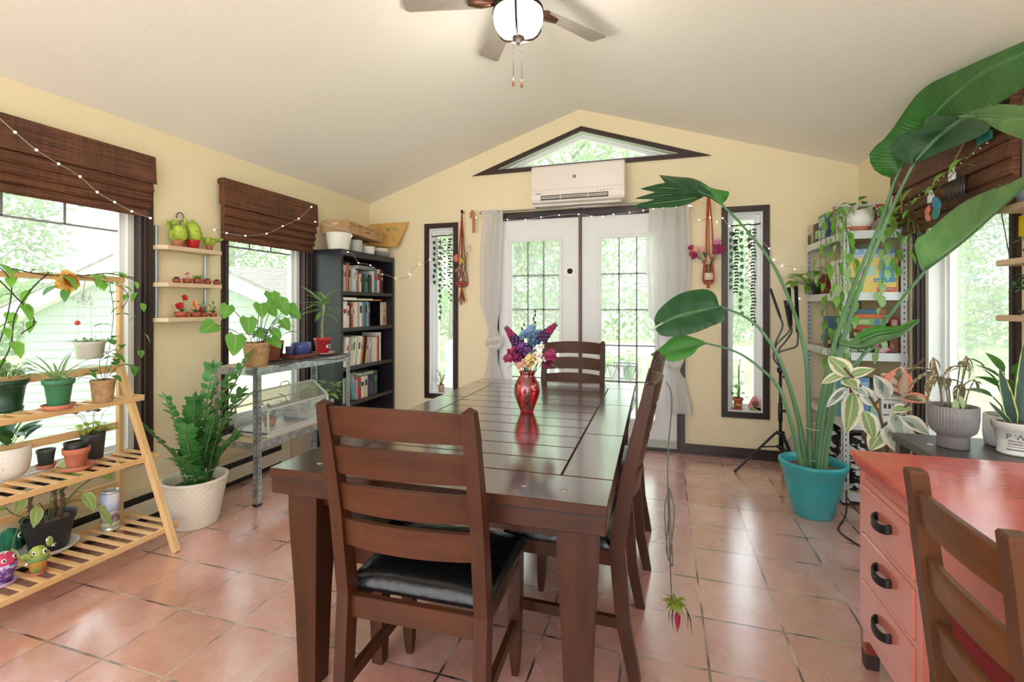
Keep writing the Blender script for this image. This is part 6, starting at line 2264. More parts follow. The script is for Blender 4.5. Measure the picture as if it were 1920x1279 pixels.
MB().lathe([(0.04, -0.002), (0.048, 0.006), (0.048, 0.085), (0.036, 0.11), (0.022, 0.125), (0.022, 0.155), (0.018, 0.155), (0.018, 0.12), (0.045, 0.08), (0.044, 0.01), (1e-5, 0.006)], 28).build('bottle', glass_mat('pink_bottle_glass', (0.94, 0.72, 0.74), 0.12, 0.03), hq)
c = MB()
for k in range(-4, 4):
    a0, a1 = -PI / 2 + k * 0.2, -PI / 2 + (k + 1) * 0.2
    c.add([(0.0488 * math.cos(a0), 0.0488 * math.sin(a0), 0.02), (0.0488 * math.cos(a1), 0.0488 * math.sin(a1), 0.02), (0.0488 * math.cos(a1), 0.0488 * math.sin(a1), 0.078), (0.0488 * math.cos(a0), 0.0488 * math.sin(a0), 0.078)], [(0, 1, 2, 3)])
c.build('bottle_label', mat('cream_label', (232, 216, 200), 0.7, rgb2=(200, 170, 156), scale=40), hq)
s, b, f = MB(), MB(), MB()
rnd = random.Random(8)
for i, (x, y, z, m_, r) in enumerate(((-0.135, -0.03, 0.29, 0, 0.028), (-0.125, -0.03, 0.25, 0, 0.030), (-0.10, -0.04, 0.285, 1, 0.030), (-0.045, -0.045, 0.275, 2, 0.022), (0.07, -0.02, 0.30, 0, 0.034), (0.085, -0.02, 0.27, 0, 0.032),
                                    (0.075, -0.03, 0.34, 3, 0.030), (0.055, -0.03, 0.255, 0, 0.028), (-0.115, -0.02, 0.225, 0, 0.024), (0.11, -0.01, 0.285, 0, 0.022))):
    s.tube(spline([(0, 0, 0.02), (x * 0.3, y * .3, 0.17), (x, y, z)], 4), 0.0022, 5)
    b = MB()
    for k in range(2):
        blossom(b, (x + rnd.uniform(-.01, .01), y - 0.004 * k, z + rnd.uniform(-.01, .01)), r, 7, 2, 0.3 + 0.2 * k, 0, (-0.2, -1, 0.25), i + k)
    b.build('bloom', (mat('raspberry_petal', (164, 52, 98), 0.6), mat('apricot_petal', (238, 178, 140), 0.6), mat('shell_pink_petal', (232, 172, 178), 0.6), mat('orchid_pink_petal', (220, 146, 178), 0.6))[m_], hq)
for (dx, dz, L_) in ((-0.35, 1, 0.12), (1, 0.1, 0.09), (0.8, 0.35, 0.08), (-0.6, -0.3, 0.06), (0.9, -0.1, 0.07), (-0.15, 0.9, 0.1)):
    f.leaf((0.02 if dx > 0 else -0.02, -0.02, 0.19), (dx, -0.2, dz), L_, 0.016, 0, 'lance', 0.2, 0.2)
s.build('flower_stems', STEMG, hq)
f.build('leaves', mat('teal_cloth_leaf', (58, 104, 92), 0.6), hq)

# ---------------------------------------------------------------- leaf garlands in the narrow windows
DGREEN = mat('dark_paper_leaf', (40, 66, 52), 0.7)
LGREEN = mat('green_paper_leaf', (84, 132, 96), 0.7, trans=0.3)
ROSE = mat('rosy_paper_leaf', (208, 160, 156), 0.7, trans=0.3)
CHOC = mat('near_black_paper_leaf', (44, 40, 38), 0.7)


def garland(label, x0, x1, z, strands, seed):
    t = thing('leaf_garland', label, 'garland', ((x0 + x1) / 2, YB + 0.03, z))
    rnd = random.Random(seed)
    c = MB()
    P = [(x0 - (x0 + x1) / 2 + (x1 - x0) * i / 8, 0, rnd.uniform(-.004, .004) + 0.012 * i / 8) for i in range(9)]
    c.tube(P, 0.0055, 6)
    for i in range(1, 8):
        c.ball(P[i], (0.008, 0.007, 0.007), 6, 4)
    c.build('twig', mat('dark_twig', (40, 34, 32), 0.9), t)
    for (u, L_, m_, kind) in strands:
        x = (x1 - x0) * (u - 0.5)
        s = MB()
        n = int(L_ / 0.028)
        s.tube([(x + 0.006 * math.sin(i * 0.9), 0, -L_ * i / n) for i in range(n + 1)], 0.0012, 4)
        for i in range(1, n + 1):
            zz = -L_ * i / n
            if kind == 'vine':
                for sg in (-1, 1):
                    s.leaf((x + 0.006 * math.sin(i * .9), 0, zz), (sg, rnd.uniform(-.3, .3), -0.7), 0.026, 0.016, 0, 'ovate', 0.3, 0.1, (0, -1, 0.2), 4)
            elif kind == 'curl':
                s.leaf((x, 0, zz), (1 if i % 2 else -1, rnd.uniform(-.4, .4), -0.4), 0.034, 0.016, 0, 'ovate', 0.5, 0.1, (0, -1, 0.2), 4)
            elif i % 2 == 0:
                s.leaf((x, 0, zz + 0.01), (rnd.uniform(-.6, .6), rnd.uniform(-.2, .2), -1), 0.04, 0.036, 0, 'heart', 0.1, 0.1, (0, -1, 0), 5)
        s.build('strand', m_, t)
    return t


NX = (NW[0][0] + CW + 0.004, NW[0][1] - CW - 0.004)
garland('twig garland with dark, rosy and green leaf strands in the narrow window by the bookcase', NX[0], NX[1], 2.02,
        [(0.14, 0.50, DGREEN, 'heart'), (0.28, 0.32, ROSE, 'vine'), (0.38, 0.62, LGREEN, 'heart'), (0.38, 0.84, LGREEN, 'heart'), (0.52, 0.53, CHOC, 'curl'), (0.76, 0.40, CHOC, 'vine'), (0.80, 0.66, CHOC, 'curl')], 3)
NX = (NW[1][0] + CW + 0.004, NW[1][1] - CW - 0.004)
garland('twig garland with long dark and green leaf strands in the window with the avocado', NX[0], NX[1], 1.985,
        [(0.10, 0.55, LGREEN, 'heart'), (0.26, 0.56, CHOC, 'vine'), (0.20, 0.22, DGREEN, 'heart'), (0.40, 0.75, LGREEN, 'heart'), (0.62, 0.55, ROSE, 'curl'), (0.66, 0.20, DGREEN, 'heart'), (0.76, 0.84, CHOC, 'vine')], 5)

# ---------------------------------------------------------------- things on the two narrow sills
SZ = ZB + CW + 0.0125
t, z = pot('potted_plant', 'tan pot of thin pale leaves on the narrow window\'s sill by the bookcase', 'plant', (-2.19, YB + 0.036, SZ), [(0.024, 0), (0.034, 0.062), (0.036, 0.075)], mat('tan_clay', (196, 158, 130), 0.7))
clump(t, z, 22, 0.06, 0.19, 0.055, 0.018, leaf_mat('silvery_leaf', (150, 172, 140), (180, 196, 170)), BROWNSTEM, 'lance', 51, 0.01, 0.4)
t = saucer('small terracotta saucer on the sill beside the avocado ornament', (0.612, YB + 0.035, SZ), 0.046, None, 0.012)
t, z = pot('potted_plant', 'patterned terracotta pot with a staked young plant beside the avocado ornament', 'plant', (0.622, YB + 0.036, SZ + 0.007), [(0.028, 0), (0.036, 0.07), (0.042, 0.072), (0.043, 0.095)], TERRA)
clump(t, z, 16, 0.05, 0.20, 0.058, 0.034, L_BRIGHT, STEM, 'ovate', 52, 0.01, 0.4, hmin=0.12, c0=(0, -0.025))
f, s = MB(), MB()
vine(f, s, [(0, 0, z), (0.005, -0.005, z + 0.14), (0.01, 0, z + 0.26), (0.015, -0.02, z + 0.35)], 0.055, 0.03, 0.04, 'ovate', 53, 0.0024, 0.3, 0.2)
s.tube([(0.004, 0.004, z), (0.004, 0.004, z + 0.30)], 0.003, 5)
s.build('staked_stem', BROWNSTEM, t)
f.build('stem_leaves', L_MID, t)
c = MB()
for k in range(5):
    a = -PI / 2 + (k - 2) * 0.35
    c.leaf((0.0345 * math.cos(a), 0.0345 * math.sin(a), 0.03), (0.4 * math.cos(a + 1.57), 0.4 * math.sin(a + 1.57), 0.8), 0.022, 0.012, 0, 'ovate', 0.0, 0.0, (math.cos(a), math.sin(a), 0))
c.build('leaf_motif', mat('mustard_motif', (206, 176, 84), 0.6), t)
av = thing('avocado_ornament', 'painted wooden half-avocado ornament with pink flesh on the window sill', 'ornament', (0.752, YB + 0.035, SZ))
prof = [(0.050 * s_, z_) for s_, z_ in ((-0.85, 0.0), (-1.02, 0.022), (-1.0, 0.042), (-0.72, 0.075), (-0.42, 0.105), (-0.22, 0.120), (0.05, 0.126), (0.30, 0.117), (0.50, 0.098), (0.80, 0.068), (1.02, 0.04), (1.02, 0.02), (0.85, 0.0))]
c = MB()
c.prism(prof, -0.012, 0.012, 'y')
c.build('body', mat('pink_stained_wood', (226, 158, 160), 0.6, rgb2=(206, 126, 134), scale=18, stretch=(1, 1, 0.2)), av)
c = MB()
c.prism([(x * 1.0, z_) for x, z_ in prof if z_ < 0.03][:3] + [(-0.03, 0.036), (-0.012, 0.026), (0.008, 0.038), (0.026, 0.028), (0.051, 0.034)] + [(x, z_) for x, z_ in prof if z_ < 0.03][3:], -0.0128, -0.0120, 'y')
c.build('green_skin', mat('leaf_green_stain', (134, 160, 104), 0.6), av)
c = MB()
c.ball((0.002, -0.012, 0.058), (0.020, 0.007, 0.022), 16, 8)
c.build('stone', mat('brown_stone', (132, 84, 70), 0.4), av)
c = MB()
c.lathe([(0.021, -0.001), (0.026, -0.001), (0.026, 0.0), (0.021, 0.0)], 20, (0.002, -0.0125, 0.058), 0, Matrix.Rotation(R(90), 4, 'X'))
c.build('stone_ring', mat('plum_ring', (120, 60, 76), 0.5), av)

# ---------------------------------------------------------------- plant rack on the deck outside the door
dp = thing('wire_plant_stand', 'black wrought iron plant stand on the deck behind the curtained door', 'plant stand', (-0.537, 5.600, -0.452))
dp.location.z = -0.10
IRON = mat('black_wrought_iron', (24, 24, 26), 0.5, 0.4)
c = MB()
w_, d_ = 0.26, 0.13
for x in (-w_, w_):
    for y in (-d_, d_):
        c.tube([(x, y, 0), (x, y, 0.73)], 0.010, 6)
for z in (0.55, 0.73):
    for y in (-d_, d_):
        c.tube([(-w_, y, z), (w_, y, z)], 0.009, 6)
    for x in (-w_, w_):
        c.tube([(x, -d_, z), (x, d_, z)], 0.009, 6)
c.build('frame', IRON, dp)
c = MB()
for k in range(5):
    x = -w_ + 2 * w_ * k / 5
    c.tube([(x, -d_, 0.73), (x + w_ / 5, -d_, 0.55), (x + 2 * w_ / 5, -d_, 0.73)], 0.007, 5)
for k in range(3):
    x = -w_ + 2 * w_ * (k + 0.5) / 3
    c.tube([(x + 0.09 * math.cos(a), -d_, 0.42 + 0.10 * math.sin(a)) for a in [i * PI / 6 for i in range(13)]], 0.007, 5)
    c.tube(spline([(x - 0.08, -d_, 0.20), (x - 0.04, -d_, 0.34), (x + 0.04, -d_, 0.24), (x + 0.08, -d_, 0.38)], 5), 0.007, 5)
for k in range(8):
    c.tube([(-w_ + 2 * w_ * k / 7, -d_, 0.55), (-w_ + 2 * w_ * k / 7, d_, 0.55)], 0.005, 5)
c.build('scrollwork', IRON, dp)
for i, (dx, lb, m_) in enumerate(((-0.15, 'grey pot of leaves', mat('stone_grey_pot', (150, 150, 148), 0.6)), (0.02, 'white pot of bright leaves', WHITE), (0.17, 'green pot of bushy bright leaves', mat('grass_green_pot', (132, 176, 96), 0.5)))):
    t, z = pot('deck_pot_plant', '%s standing in the wrought iron stand outside' % lb, 'plant', (dp.location.x + dx, dp.location.y, dp.location.z + 0.5605), [(0.05, 0), (0.068, 0.13), (0.072, 0.14)], m_)
    clump(t, z, 16, 0.09, 0.15 + 0.03 * i, 0.10, 0.07, L_BRIGHT, STEM, 'round', 60 + i, 0.02, 0.5)

# ---------------------------------------------------------------- fairy lights
WIRE = mat('silver_wire', (206, 204, 200), 0.3, 0.8)
BULB = mat('warm_bulb', (255, 250, 240), 0.3, emit=((255, 246, 228), 1.6))
bulb_mesh = MB().ball((0, 0, 0), 0.0062, 8, 6)


def fairy(label, pts, every=3, n=3):
    t = thing('fairy_lights', label, 'string lights', pts[0])
    P = spline(pts, n)
    MB().tube(P, 0.0020, 5).build('wire', WIRE, t, world=True)
    o = None
    for p in P[::every]:
        if o is None:
            o = bulb_mesh.build('bulb', BULB, t)
        else:
            q = o.copy()
            COL.objects.link(q)
            q.parent = t
            o = q
        o.location = p - Vector(pts[0])
    return t


fairy('fairy lights draped diagonally across the wide bamboo blind', [(-2.925, 1.375, 2.195), (-2.925, 1.466, 2.122), (-2.925, 1.547, 2.063), (-2.925, 1.638, 2.021), (-2.925, 1.732, 1.980), (-2.925, 1.812, 1.917), (-2.925, 1.899, 1.880), (-2.925, 1.990, 1.846), (-2.925, 2.096, 1.825)], 3)
fairy('fairy lights sagging from the wall shelf across the smaller bamboo blind', [(-2.925, 2.526, 1.820), (-2.925, 2.623, 1.812), (-2.925, 2.781, 1.815), (-2.925, 2.981, 1.859), (-2.925, 3.145, 1.943), (-2.925, 3.324, 2.034), (-2.925, 3.478, 2.164)], 3)
fairy('fairy lights running down over the bookcase front onto the back wall', [(-2.900, 3.495, 2.035), (-2.672, 3.65, 1.965), (-2.664, 3.675, 1.90), (-2.685, 3.642, 1.791), (-2.685, 3.727, 1.772), (-2.685, 3.816, 1.697), (-2.685, 3.899, 1.699), (-2.685, 4.056, 1.681), (-2.685, 4.167, 1.621), (-2.685, 4.313, 1.614), (-2.685, 4.457, 1.589),
      (-2.581, 4.485, 1.594), (-2.512, 4.485, 1.654), (-2.449, 4.485, 1.720), (-2.343, 4.470, 1.749), (-2.288, 4.470, 1.775)], 5)
fairy('fairy lights strung along the top of the french door trim', [(-1.747, 4.400, 2.167), (-1.534, 4.460, 2.150), (-1.262, 4.460, 2.131), (-1.025, 4.460, 2.153), (-0.746, 4.460, 2.153), (-0.573, 4.460, 2.118), (-0.428, 4.460, 2.135), (-0.215, 4.460, 2.147), (-0.076, 4.400, 2.155), (0.057, 4.390, 2.159), (0.219, 4.400, 2.160)], 2)
fairy('fairy lights trailing past the hanging bottle to the metal shelf unit', [(0.237, 4.410, 2.161), (0.303, 4.440, 2.043), (0.390, 4.460, 2.060), (0.447, 4.470, 2.022), (0.492, 4.465, 2.051), (0.546, 4.460, 1.979), (0.720, 4.465, 1.899), (0.849, 4.465, 1.778), (0.888, 4.480, 1.685), (0.949, 4.470, 1.633), (1.032, 4.440, 1.598),
      (1.067, 4.440, 1.358), (1.044, 4.440, 1.228), (1.056, 4.440, 1.053)], 3)

# ---------------------------------------------------------------- tall metal shelf unit by the side window
SX0, SX1, SY0, SY1 = 1.125, 1.478, 3.64, 4.465
WSTEEL = mat('pale_powder_steel', (222, 226, 230), 0.4, 0.25)
su = thing('metal_shelf_unit', 'tall pale steel five-shelf unit full of games in the corner by the side window', 'shelf unit', ((SX0 + SX1) / 2, (SY0 + SY1) / 2, 0))
for x, sx in ((SX0, 1), (SX1, -1)):
    for y, sy in ((SY0, 1), (SY1, -1)):
        angle_post(su, x, y, sx, sy, 1.80, WSTEEL)
SZS = (1.785, 1.385, 0.995, 0.545, 0.08)
for z in SZS:
    metal_shelf(su, SX0, SX1, SY0, SY1, z, WSTEEL, CHIP, 0.05)


def gbox(label, cname, x0, x1, y0, y1, z0, z1, rgb, prints=(), rz=0.0, name='game_box', group=None):
    """carton with printed panels; prints: (face, u0, u1, v0, v1, rgb) as fractions of that face ('f' faces the camera end, 's' the room side)"""
    t = thing(name, label, 'box', ((x0 + x1) / 2, (y0 + y1) / 2, z0), rz, group)
    hx, hy, h = (x1 - x0) / 2, (y1 - y0) / 2, z1 - z0
    MB().bevelbox(-hx, hx, -hy, hy, 0, h, 0.0012).build('carton', mat('carton_' + cname, rgb, 0.4), t)
    c, ms = MB(), []
    for (fc, u0, u1, v0, v1, col) in prints:
        m = mat('print_%d_%d_%d' % tuple(col), col, 0.45)
        if m not in ms:
            ms.append(m)
        i = ms.index(m)
        e = 0.0006 + 0.0003 * prints.index((fc, u0, u1, v0, v1, col))
        if fc == 'f':
            c.box(-hx + 2 * hx * u0, -hx + 2 * hx * u1, -hy - e, -hy, h * v0, h * v1, i)
        elif fc == 's':
            c.box(-hx - e, -hx, hy - 2 * hy * u0, hy - 2 * hy * u1, h * v0, h * v1, i)
    if prints:
        c.build('printed_panel', ms, t)
    return t


e = 0.0015
z = SZS[0] + e
t = gbox('pale puzzle box with black cat ears and red marks atop the metal shelf unit', 'oyster', 1.17, 1.47, 3.93, 3.995, z, z + 0.235, (226, 214, 206),
         [('s', 0.1, 0.9, 0.05, 0.95, (120, 130, 140)), ('s', 0.2, 0.8, 0.72, 0.9, (214, 120, 120)), ('s', 0.2, 0.8, 0.45, 0.6, (226, 222, 220)), ('s', 0.2, 0.8, 0.15, 0.35, (40, 40, 44)), ('f', 0.80, 0.97, 0.84, 0.92, (196, 60, 52)), ('f', 0.80, 0.95, 0.68, 0.74, (150, 90, 70)), ('f', 0.80, 0.95, 0.52, 0.58, (150, 60, 60)), ('f', 0.88, 1.0, 0.25, 0.48, (52, 48, 48))])
c = MB()
for (x, w_, s_) in ((-0.012, 0.045, 0.0), (0.075, 0.045, 0.012)):
    c.prism([(x - w_ / 2, 0.155), (x + w_ / 2, 0.155), (x + s_ * 0.5, 0.205)], -0.0345, -0.0328, 'y')
c.ball((0.03, -0.032, 0.13), (0.075, 0.003, 0.045), 20, 10)
c.build('cat_silhouette', mat('print_black', (38, 36, 40), 0.5), t)
c = MB()
for k in range(6):
    a = k * PI / 3
    c.box(-0.105 + 0.010 * math.cos(a) - 0.004, -0.105 + 0.010 * math.cos(a) + 0.004, -0.0336, -0.0326, 0.185 + 0.010 * math.sin(a) - 0.004, 0.185 + 0.010 * math.sin(a) + 0.004)
    c.box(0.118 + 0.014 * math.cos(a) - 0.004, 0.118 + 0.014 * math.cos(a) + 0.004, -0.0340, -0.0326, 0.195 + 0.012 * math.sin(a) - 0.004, 0.195 + 0.012 * math.sin(a) + 0.004)
c.build('red_mark', mat('print_brick_red', (196, 66, 56), 0.5), t)
gbox('blue and black tall box standing behind the trailing plant atop the metal shelf unit', 'slate_blue', 1.135, 1.19, 4.03, 4.20, z, z + 0.19, (70, 92, 122), [('s', 0.08, 0.92, 0.55, 0.92, (150, 186, 214)), ('s', 0.1, 0.9, 0.08, 0.4, (190, 206, 224))])
gbox('brown and black patterned box at the wall end atop the metal shelf unit', 'dark_cocoa', 1.135, 1.20, 4.225, 4.33, z, z + 0.15, (62, 44, 40), [('s', 0.1, 0.5, 0.1, 0.8, (120, 84, 66)), ('s', 0.6, 0.9, 0.2, 0.6, (206, 190, 176)), ('s', 0.3, 0.6, 0.5, 0.9, (36, 32, 34))])
gbox('green box lying under a beige box at the wall atop the metal shelf unit', 'sage_green', 1.13, 1.20, 4.35, 4.455, z, z + 0.09, (176, 196, 150), [('f', 0.1, 0.9, 0.2, 0.8, (206, 214, 180)), ('s', 0.1, 0.9, 0.05, 0.9, (50, 40, 38))])
gbox('small beige box on the green box at the wall atop the metal shelf unit', 'beige', 1.13, 1.20, 4.35, 4.455, z + 0.0915, z + 0.16, (220, 200, 176), [('s', 0.15, 0.85, 0.3, 0.6, (190, 170, 150))])
gbox('small tan carton with dark print at the window end atop the metal shelf unit', 'tan', 1.37, 1.465, 3.70, 3.76, z, z + 0.085, (206, 176, 134), [('f', 0.15, 0.4, 0.3, 0.75, (60, 48, 46)), ('f', 0.55, 0.85, 0.3, 0.8, (60, 48, 46))])
z = SZS[1] + e
t = gbox('big yellow and blue board game box with a red band on the second shelf', 'sunny_orange', 1.135, 1.435, 3.66, 3.90, z, z + 0.225, (240, 186, 106),
         [('f', 0.0, 1.0, 0.0, 1.0, (246, 212, 128)), ('f', 0.66, 0.94, 0.28, 0.92, (126, 190, 226)), ('f', 0.02, 0.12, 0.02, 0.97, (196, 206, 214)), ('f', 0.62, 0.99, 0.02, 0.14, (214, 72, 52)), ('f', 0.74, 0.92, 0.88, 0.96, (214, 72, 52)), ('f', 0.33, 0.60, 0.48, 0.76, (196, 222, 210)),
          ('f', 0.26, 0.36, 0.22, 0.36, (220, 120, 110)), ('f', 0.26, 0.36, 0.08, 0.22, (236, 196, 186)), ('f', 0.34, 0.40, 0.5, 0.74, (190, 90, 150)), ('f', 0.55, 0.97, 0.36, 0.40, (70, 150, 206)), ('f', 0.55, 0.97, 0.31, 0.34, (70, 150, 206)), ('s', 0.03, 0.97, 0.02, 0.98, (240, 236, 230)), ('f', 0.97, 1.0, 0.0, 1.0, (240, 176, 90))])
lettering('MONOPOLY', 0.020, WHITE, t, (0.093, -0.126, 0.018), (R(90), 0, 0))
t = gbox('blue lettered game box lying on the big yellow board game', 'sky_steel', 1.20, 1.43, 3.69, 3.90, z + 0.2265, z + 0.287, (126, 160, 204), [('f', 0.0, 1.0, 0.0, 0.42, (206, 218, 236)), ('f', 0.02, 0.4, 0.5, 0.96, (176, 206, 236))])
lettering('PI', 0.032, mat('deep_blue_ink', (60, 100, 170), 0.5), t, (-0.07, -0.1075, 0.044), (R(90), 0, 0))
lettering('D', 0.032, mat('deep_blue_ink', (60, 100, 170), 0.5), t, (0.02, -0.1075, 0.044), (R(90), 0, 0))
gbox('dark red box at the wall end of the second shelf', 'burgundy', 1.14, 1.30, 4.10, 4.16, z, z + 0.15, (126, 32, 40), [('f', 0.55, 0.75, 0.35, 0.55, (236, 220, 216))])
gbox('olive green box at the window end of the second shelf', 'olive_drab', 1.442, 1.470, 3.70, 3.90, z, z + 0.16, (86, 98, 74))
z = SZS[2] + e
gbox('blue box with red and white marks at the wall end of the third shelf', 'ocean_blue', 1.16, 1.28, 4.12, 4.17, z + 0.0, z + 0.225, (86, 124, 158), [('f', 0.02, 0.14, 0.75, 0.85, (206, 70, 70)), ('f', 0.02, 0.14, 0.62, 0.72, (236, 230, 226)), ('f', 0.2, 0.9, 0.1, 0.5, (60, 92, 110))])
gbox('small brown bottle box at the wall end of the third shelf', 'umber', 1.14, 1.175, 4.02, 4.07, z, z + 0.075, (70, 56, 44), [('f', 0.2, 0.8, 0.35, 0.75, (206, 186, 140))])
zz = z
for i, (cn, lb, rgb, h, pr) in enumerate((('charcoal', 'black', (58, 52, 54), 0.035, [('f', 0.1, 0.5, 0.2, 0.8, (220, 214, 214))]), ('mauve_white', 'pale violet', (214, 202, 216), 0.055, [('f', 0.1, 0.9, 0.3, 0.7, (120, 104, 112))]),
                                        ('russet', 'red-brown', (176, 84, 66), 0.05, [('f', 0.3, 0.62, 0.1, 0.9, (150, 176, 120)), ('f', 0.65, 0.95, 0.1, 0.9, (226, 216, 210))]), ('brick', 'brick red', (196, 84, 62), 0.03, [('f', 0.5, 0.9, 0.2, 0.8, (120, 150, 160))]),
                                        ('meadow', 'green', (130, 172, 112), 0.045, [('f', 0.1, 0.45, 0.2, 0.8, (180, 206, 140)), ('f', 0.62, 0.8, 0.1, 0.9, (92, 132, 176))]), ('pumpkin', 'orange', (214, 110, 62), 0.028, []), ('denim', 'dark blue', (84, 110, 142), 0.03, [('f', 0.7, 1.0, 0.1, 0.9, (196, 96, 66))]))):
    gbox('%s game box, %s from the bottom of the pile on the third shelf' % (lb, ORD[i]), cn, 1.22 - 0.006 * (i % 3), 1.385 - 0.01 * (i % 2), 3.70, 3.92, zz, zz + h, rgb, pr, group='pile of games on the third shelf')
    zz += h + 0.0012
gbox('tall red carton near the window end of the third shelf', 'carmine', 1.408, 1.455, 3.70, 3.80, z + 0.0935, z + 0.225, (156, 62, 58), [('f', 0.2, 0.8, 0.6, 0.9, (206, 180, 176))])
gbox('crinkled brown carton under the tall red carton on the third shelf', 'sienna', 1.405, 1.455, 3.70, 3.80, z, z + 0.092, (150, 100, 82), [('f', 0.1, 0.5, 0.3, 0.6, (182, 140, 122))])
t = gbox('pink card box leaning at the front of the third shelf', 'candy_pink', 1.340, 1.395, 3.655, 3.680, z + 0.004, z + 0.07, (236, 120, 168), [('f', 0.1, 0.6, 0.6, 0.9, (60, 40, 50)), ('f', 0.1, 0.8, 0.2, 0.4, (246, 196, 216))])
t.rotation_euler = (0, R(-28), 0)
z = SZS[3] + e
for i, (cn, lb, x, w_, h, rgb, pr) in enumerate((('aqua', 'turquoise, yellow and red', 1.135, 0.06, 0.26, (120, 184, 206), [('s', 0.05, 0.95, 0.15, 0.3, (200, 64, 84)), ('s', 0.1, 0.8, 0.72, 0.85, (240, 200, 100)), ('s', 0.1, 0.6, 0.42, 0.56, (66, 96, 160)), ('s', 0.7, 0.95, 0.4, 0.7, (240, 220, 190))]),
                                           ('cherry', 'dark red', 1.20, 0.03, 0.24, (166, 44, 66), [('f', 0.2, 0.8, 0.3, 0.8, (220, 190, 196))]), ('azure', 'blue', 1.235, 0.06, 0.28, (104, 150, 196), [('f', 0.1, 0.9, 0.5, 0.9, (150, 186, 214))]), ('mint', 'mint and yellow', 1.30, 0.05, 0.16, (140, 206, 196), [('f', 0.4, 0.9, 0.4, 0.9, (240, 196, 110))]))):
    gbox('%s upright game box near the room side of the fourth shelf' % lb, cn, x, x + w_, 3.70 + 0.1 * (i == 0), 3.95, z, z + h, rgb, pr)
bn_ = thing('storage_bin', 'grey lidded storage bin on the fourth shelf by the window', 'bin', (1.415, 4.05, z))
MB().bevelbox(-0.055, 0.05, -0.16, 0.16, 0, 0.20, 0.01).build('bin', mat('mauve_grey_plastic', (158, 148, 158), 0.5), bn_)
MB().bevelbox(-0.058, 0.053, -0.165, 0.165, 0.20, 0.225, 0.006).build('lid', mat('smoke_grey_lid', (110, 108, 112), 0.5), bn_)
kb_ = thing('label_carton', 'white carton with small dark pictures low on the fourth shelf', 'box', (1.405, 3.76, z))
MB().bevelbox(-0.05, 0.055, -0.08, 0.08, 0, 0.17, 0.002).build('carton', WHITE, kb_)
c = MB()
for k in range(4):
    c.box(-0.04 + 0.024 * k, -0.025 + 0.024 * k, -0.0808, -0.08, 0.09, 0.12)
c.box(-0.045, 0.05, -0.0808, -0.08, 0.045, 0.052)
c.box(-0.045, 0.05, -0.0808, -0.08, 0.145, 0.149)
c.build('printed_panel', mat('print_charcoal', (70, 66, 70), 0.5), kb_)
z = SZS[4] + e
ZEB = mat('zebra_print_fabric', (30, 30, 34), 0.8, rgb2=(226, 226, 226), scale=18, stretch=(1, 1, 2), lo=0.5, hi=0.54)
for i, (lb, y0, y1, x0, x1, h) in enumerate((('black and white patterned soft bag at the room end of the lowest shelf', 3.66, 3.86, 1.14, 1.30, 0.36), ('black and white patterned soft bag pushed to the wall end of the lowest shelf', 4.0, 4.3, 1.14, 1.36, 0.34))):
    t = thing('soft_bag', lb, 'bag', ((x0 + x1) / 2, (y0 + y1) / 2, z))
    c = MB()
    c.lathe([(0.6, 0), (0.9, 0.02), (1.0, h * 0.4), (0.92, h * 0.8), (0.6, h), (1e-5, h * 1.02)], 24, (0, 0, 0), 0, sx=(x1 - x0) / 2, sy=(y1 - y0) / 2, wob=lambda a, z: 1 + 0.05 * math.sin(5 * a + z * 20))
    c.build('bag', ZEB, t)
gbox('black box with white print beside the teal pot on the lowest shelf', 'ink_black', 1.31, 1.45, 3.67, 3.85, z, z + 0.17, (34, 34, 38), [('f', 0.1, 0.5, 0.7, 0.8, (226, 226, 226)), ('f', 0.6, 0.8, 0.55, 0.75, (236, 236, 236)), ('f', 0.1, 0.35, 0.45, 0.55, (150, 150, 150)), ('f', 0.55, 0.85, 0.25, 0.4, (230, 230, 230))])
gbox('plum box stacked on the black box on the lowest shelf', 'plum', 1.32, 1.44, 3.69, 3.85, z + 0.1715, z + 0.22, (226, 224, 220), [('f', 0.1, 0.9, 0.3, 0.6, (150, 60, 90))])

# trailing pothos in the white bowl on top
ZT_ = SZS[0] + e
saucer('terracotta saucer under the white bowl atop the metal shelf unit', (1.225, 3.735, ZT_), 0.088, None, 0.03)
t, z = pot('trailing_pothos', 'white bowl of trailing pothos atop the metal shelf unit, vines down the corner post', 'plant', (1.225, 3.735, ZT_ + 0.008), [(0.06, 0), (0.075, 0.01), (0.102, 0.06), (0.106, 0.125)], mat('white_bowl_ceramic', (240, 236, 230), 0.35))
f, s, f2 = MB(), MB(), MB()
L0 = t.location
clump(t, z, 12, 0.09, 0.10, 0.085, 0.042, L_BRIGHT, STEM, 'ovate', 71, 0.04, 0.5)
for i, pts in enumerate(([(-.04, -.05, z), (-.13, -.09, z + .02), (-.145, -.11, -.25), (-.13, -.12, -.60), (-.12, -.115, -0.95)], [(-.03, -.06, z), (-.09, -.13, z), (-.09, -.145, -.3), (-.07, -.14, -.7), (-.08, -.14, -.98)],
                         [(-.05, -.08, z), (-.10, -.13, z - .02), (-.06, -.15, -.22), (-.03, -.15, -.40), (-0.05, -.15, -.55)], [(.03, -.07, z), (.10, -.14, z - .02), (.11, -.15, -.2), (.09, -.15, -.42), (.10, -.15, -.62), (.07, -.15, -.8)],
                         [(-.08, 0, z), (-.15, .02, z), (-.16, .04, -.2), (-.15, .05, -.55), (-.14, .06, -.85)], [(-.08, .06, z), (-.15, .12, z), (-.16, .15, -.1), (-.15, .18, -.3)],
                         [(.05, -.03, z), (.13, -.10, z + .03), (.16, -.14, -.05), (.17, -.15, -.25)], [(-.05, -.05, z), (-.12, -.10, z), (-.125, -.12, -.35), (-.10, -.13, -.85)])):
    vine(f if i % 2 else f2, s, pts, 0.070, 0.036, 0.030, 'ovate', 80 + i, 0.0022, 0.5, 0.75)
s.build('vine_stem', STEM, t)
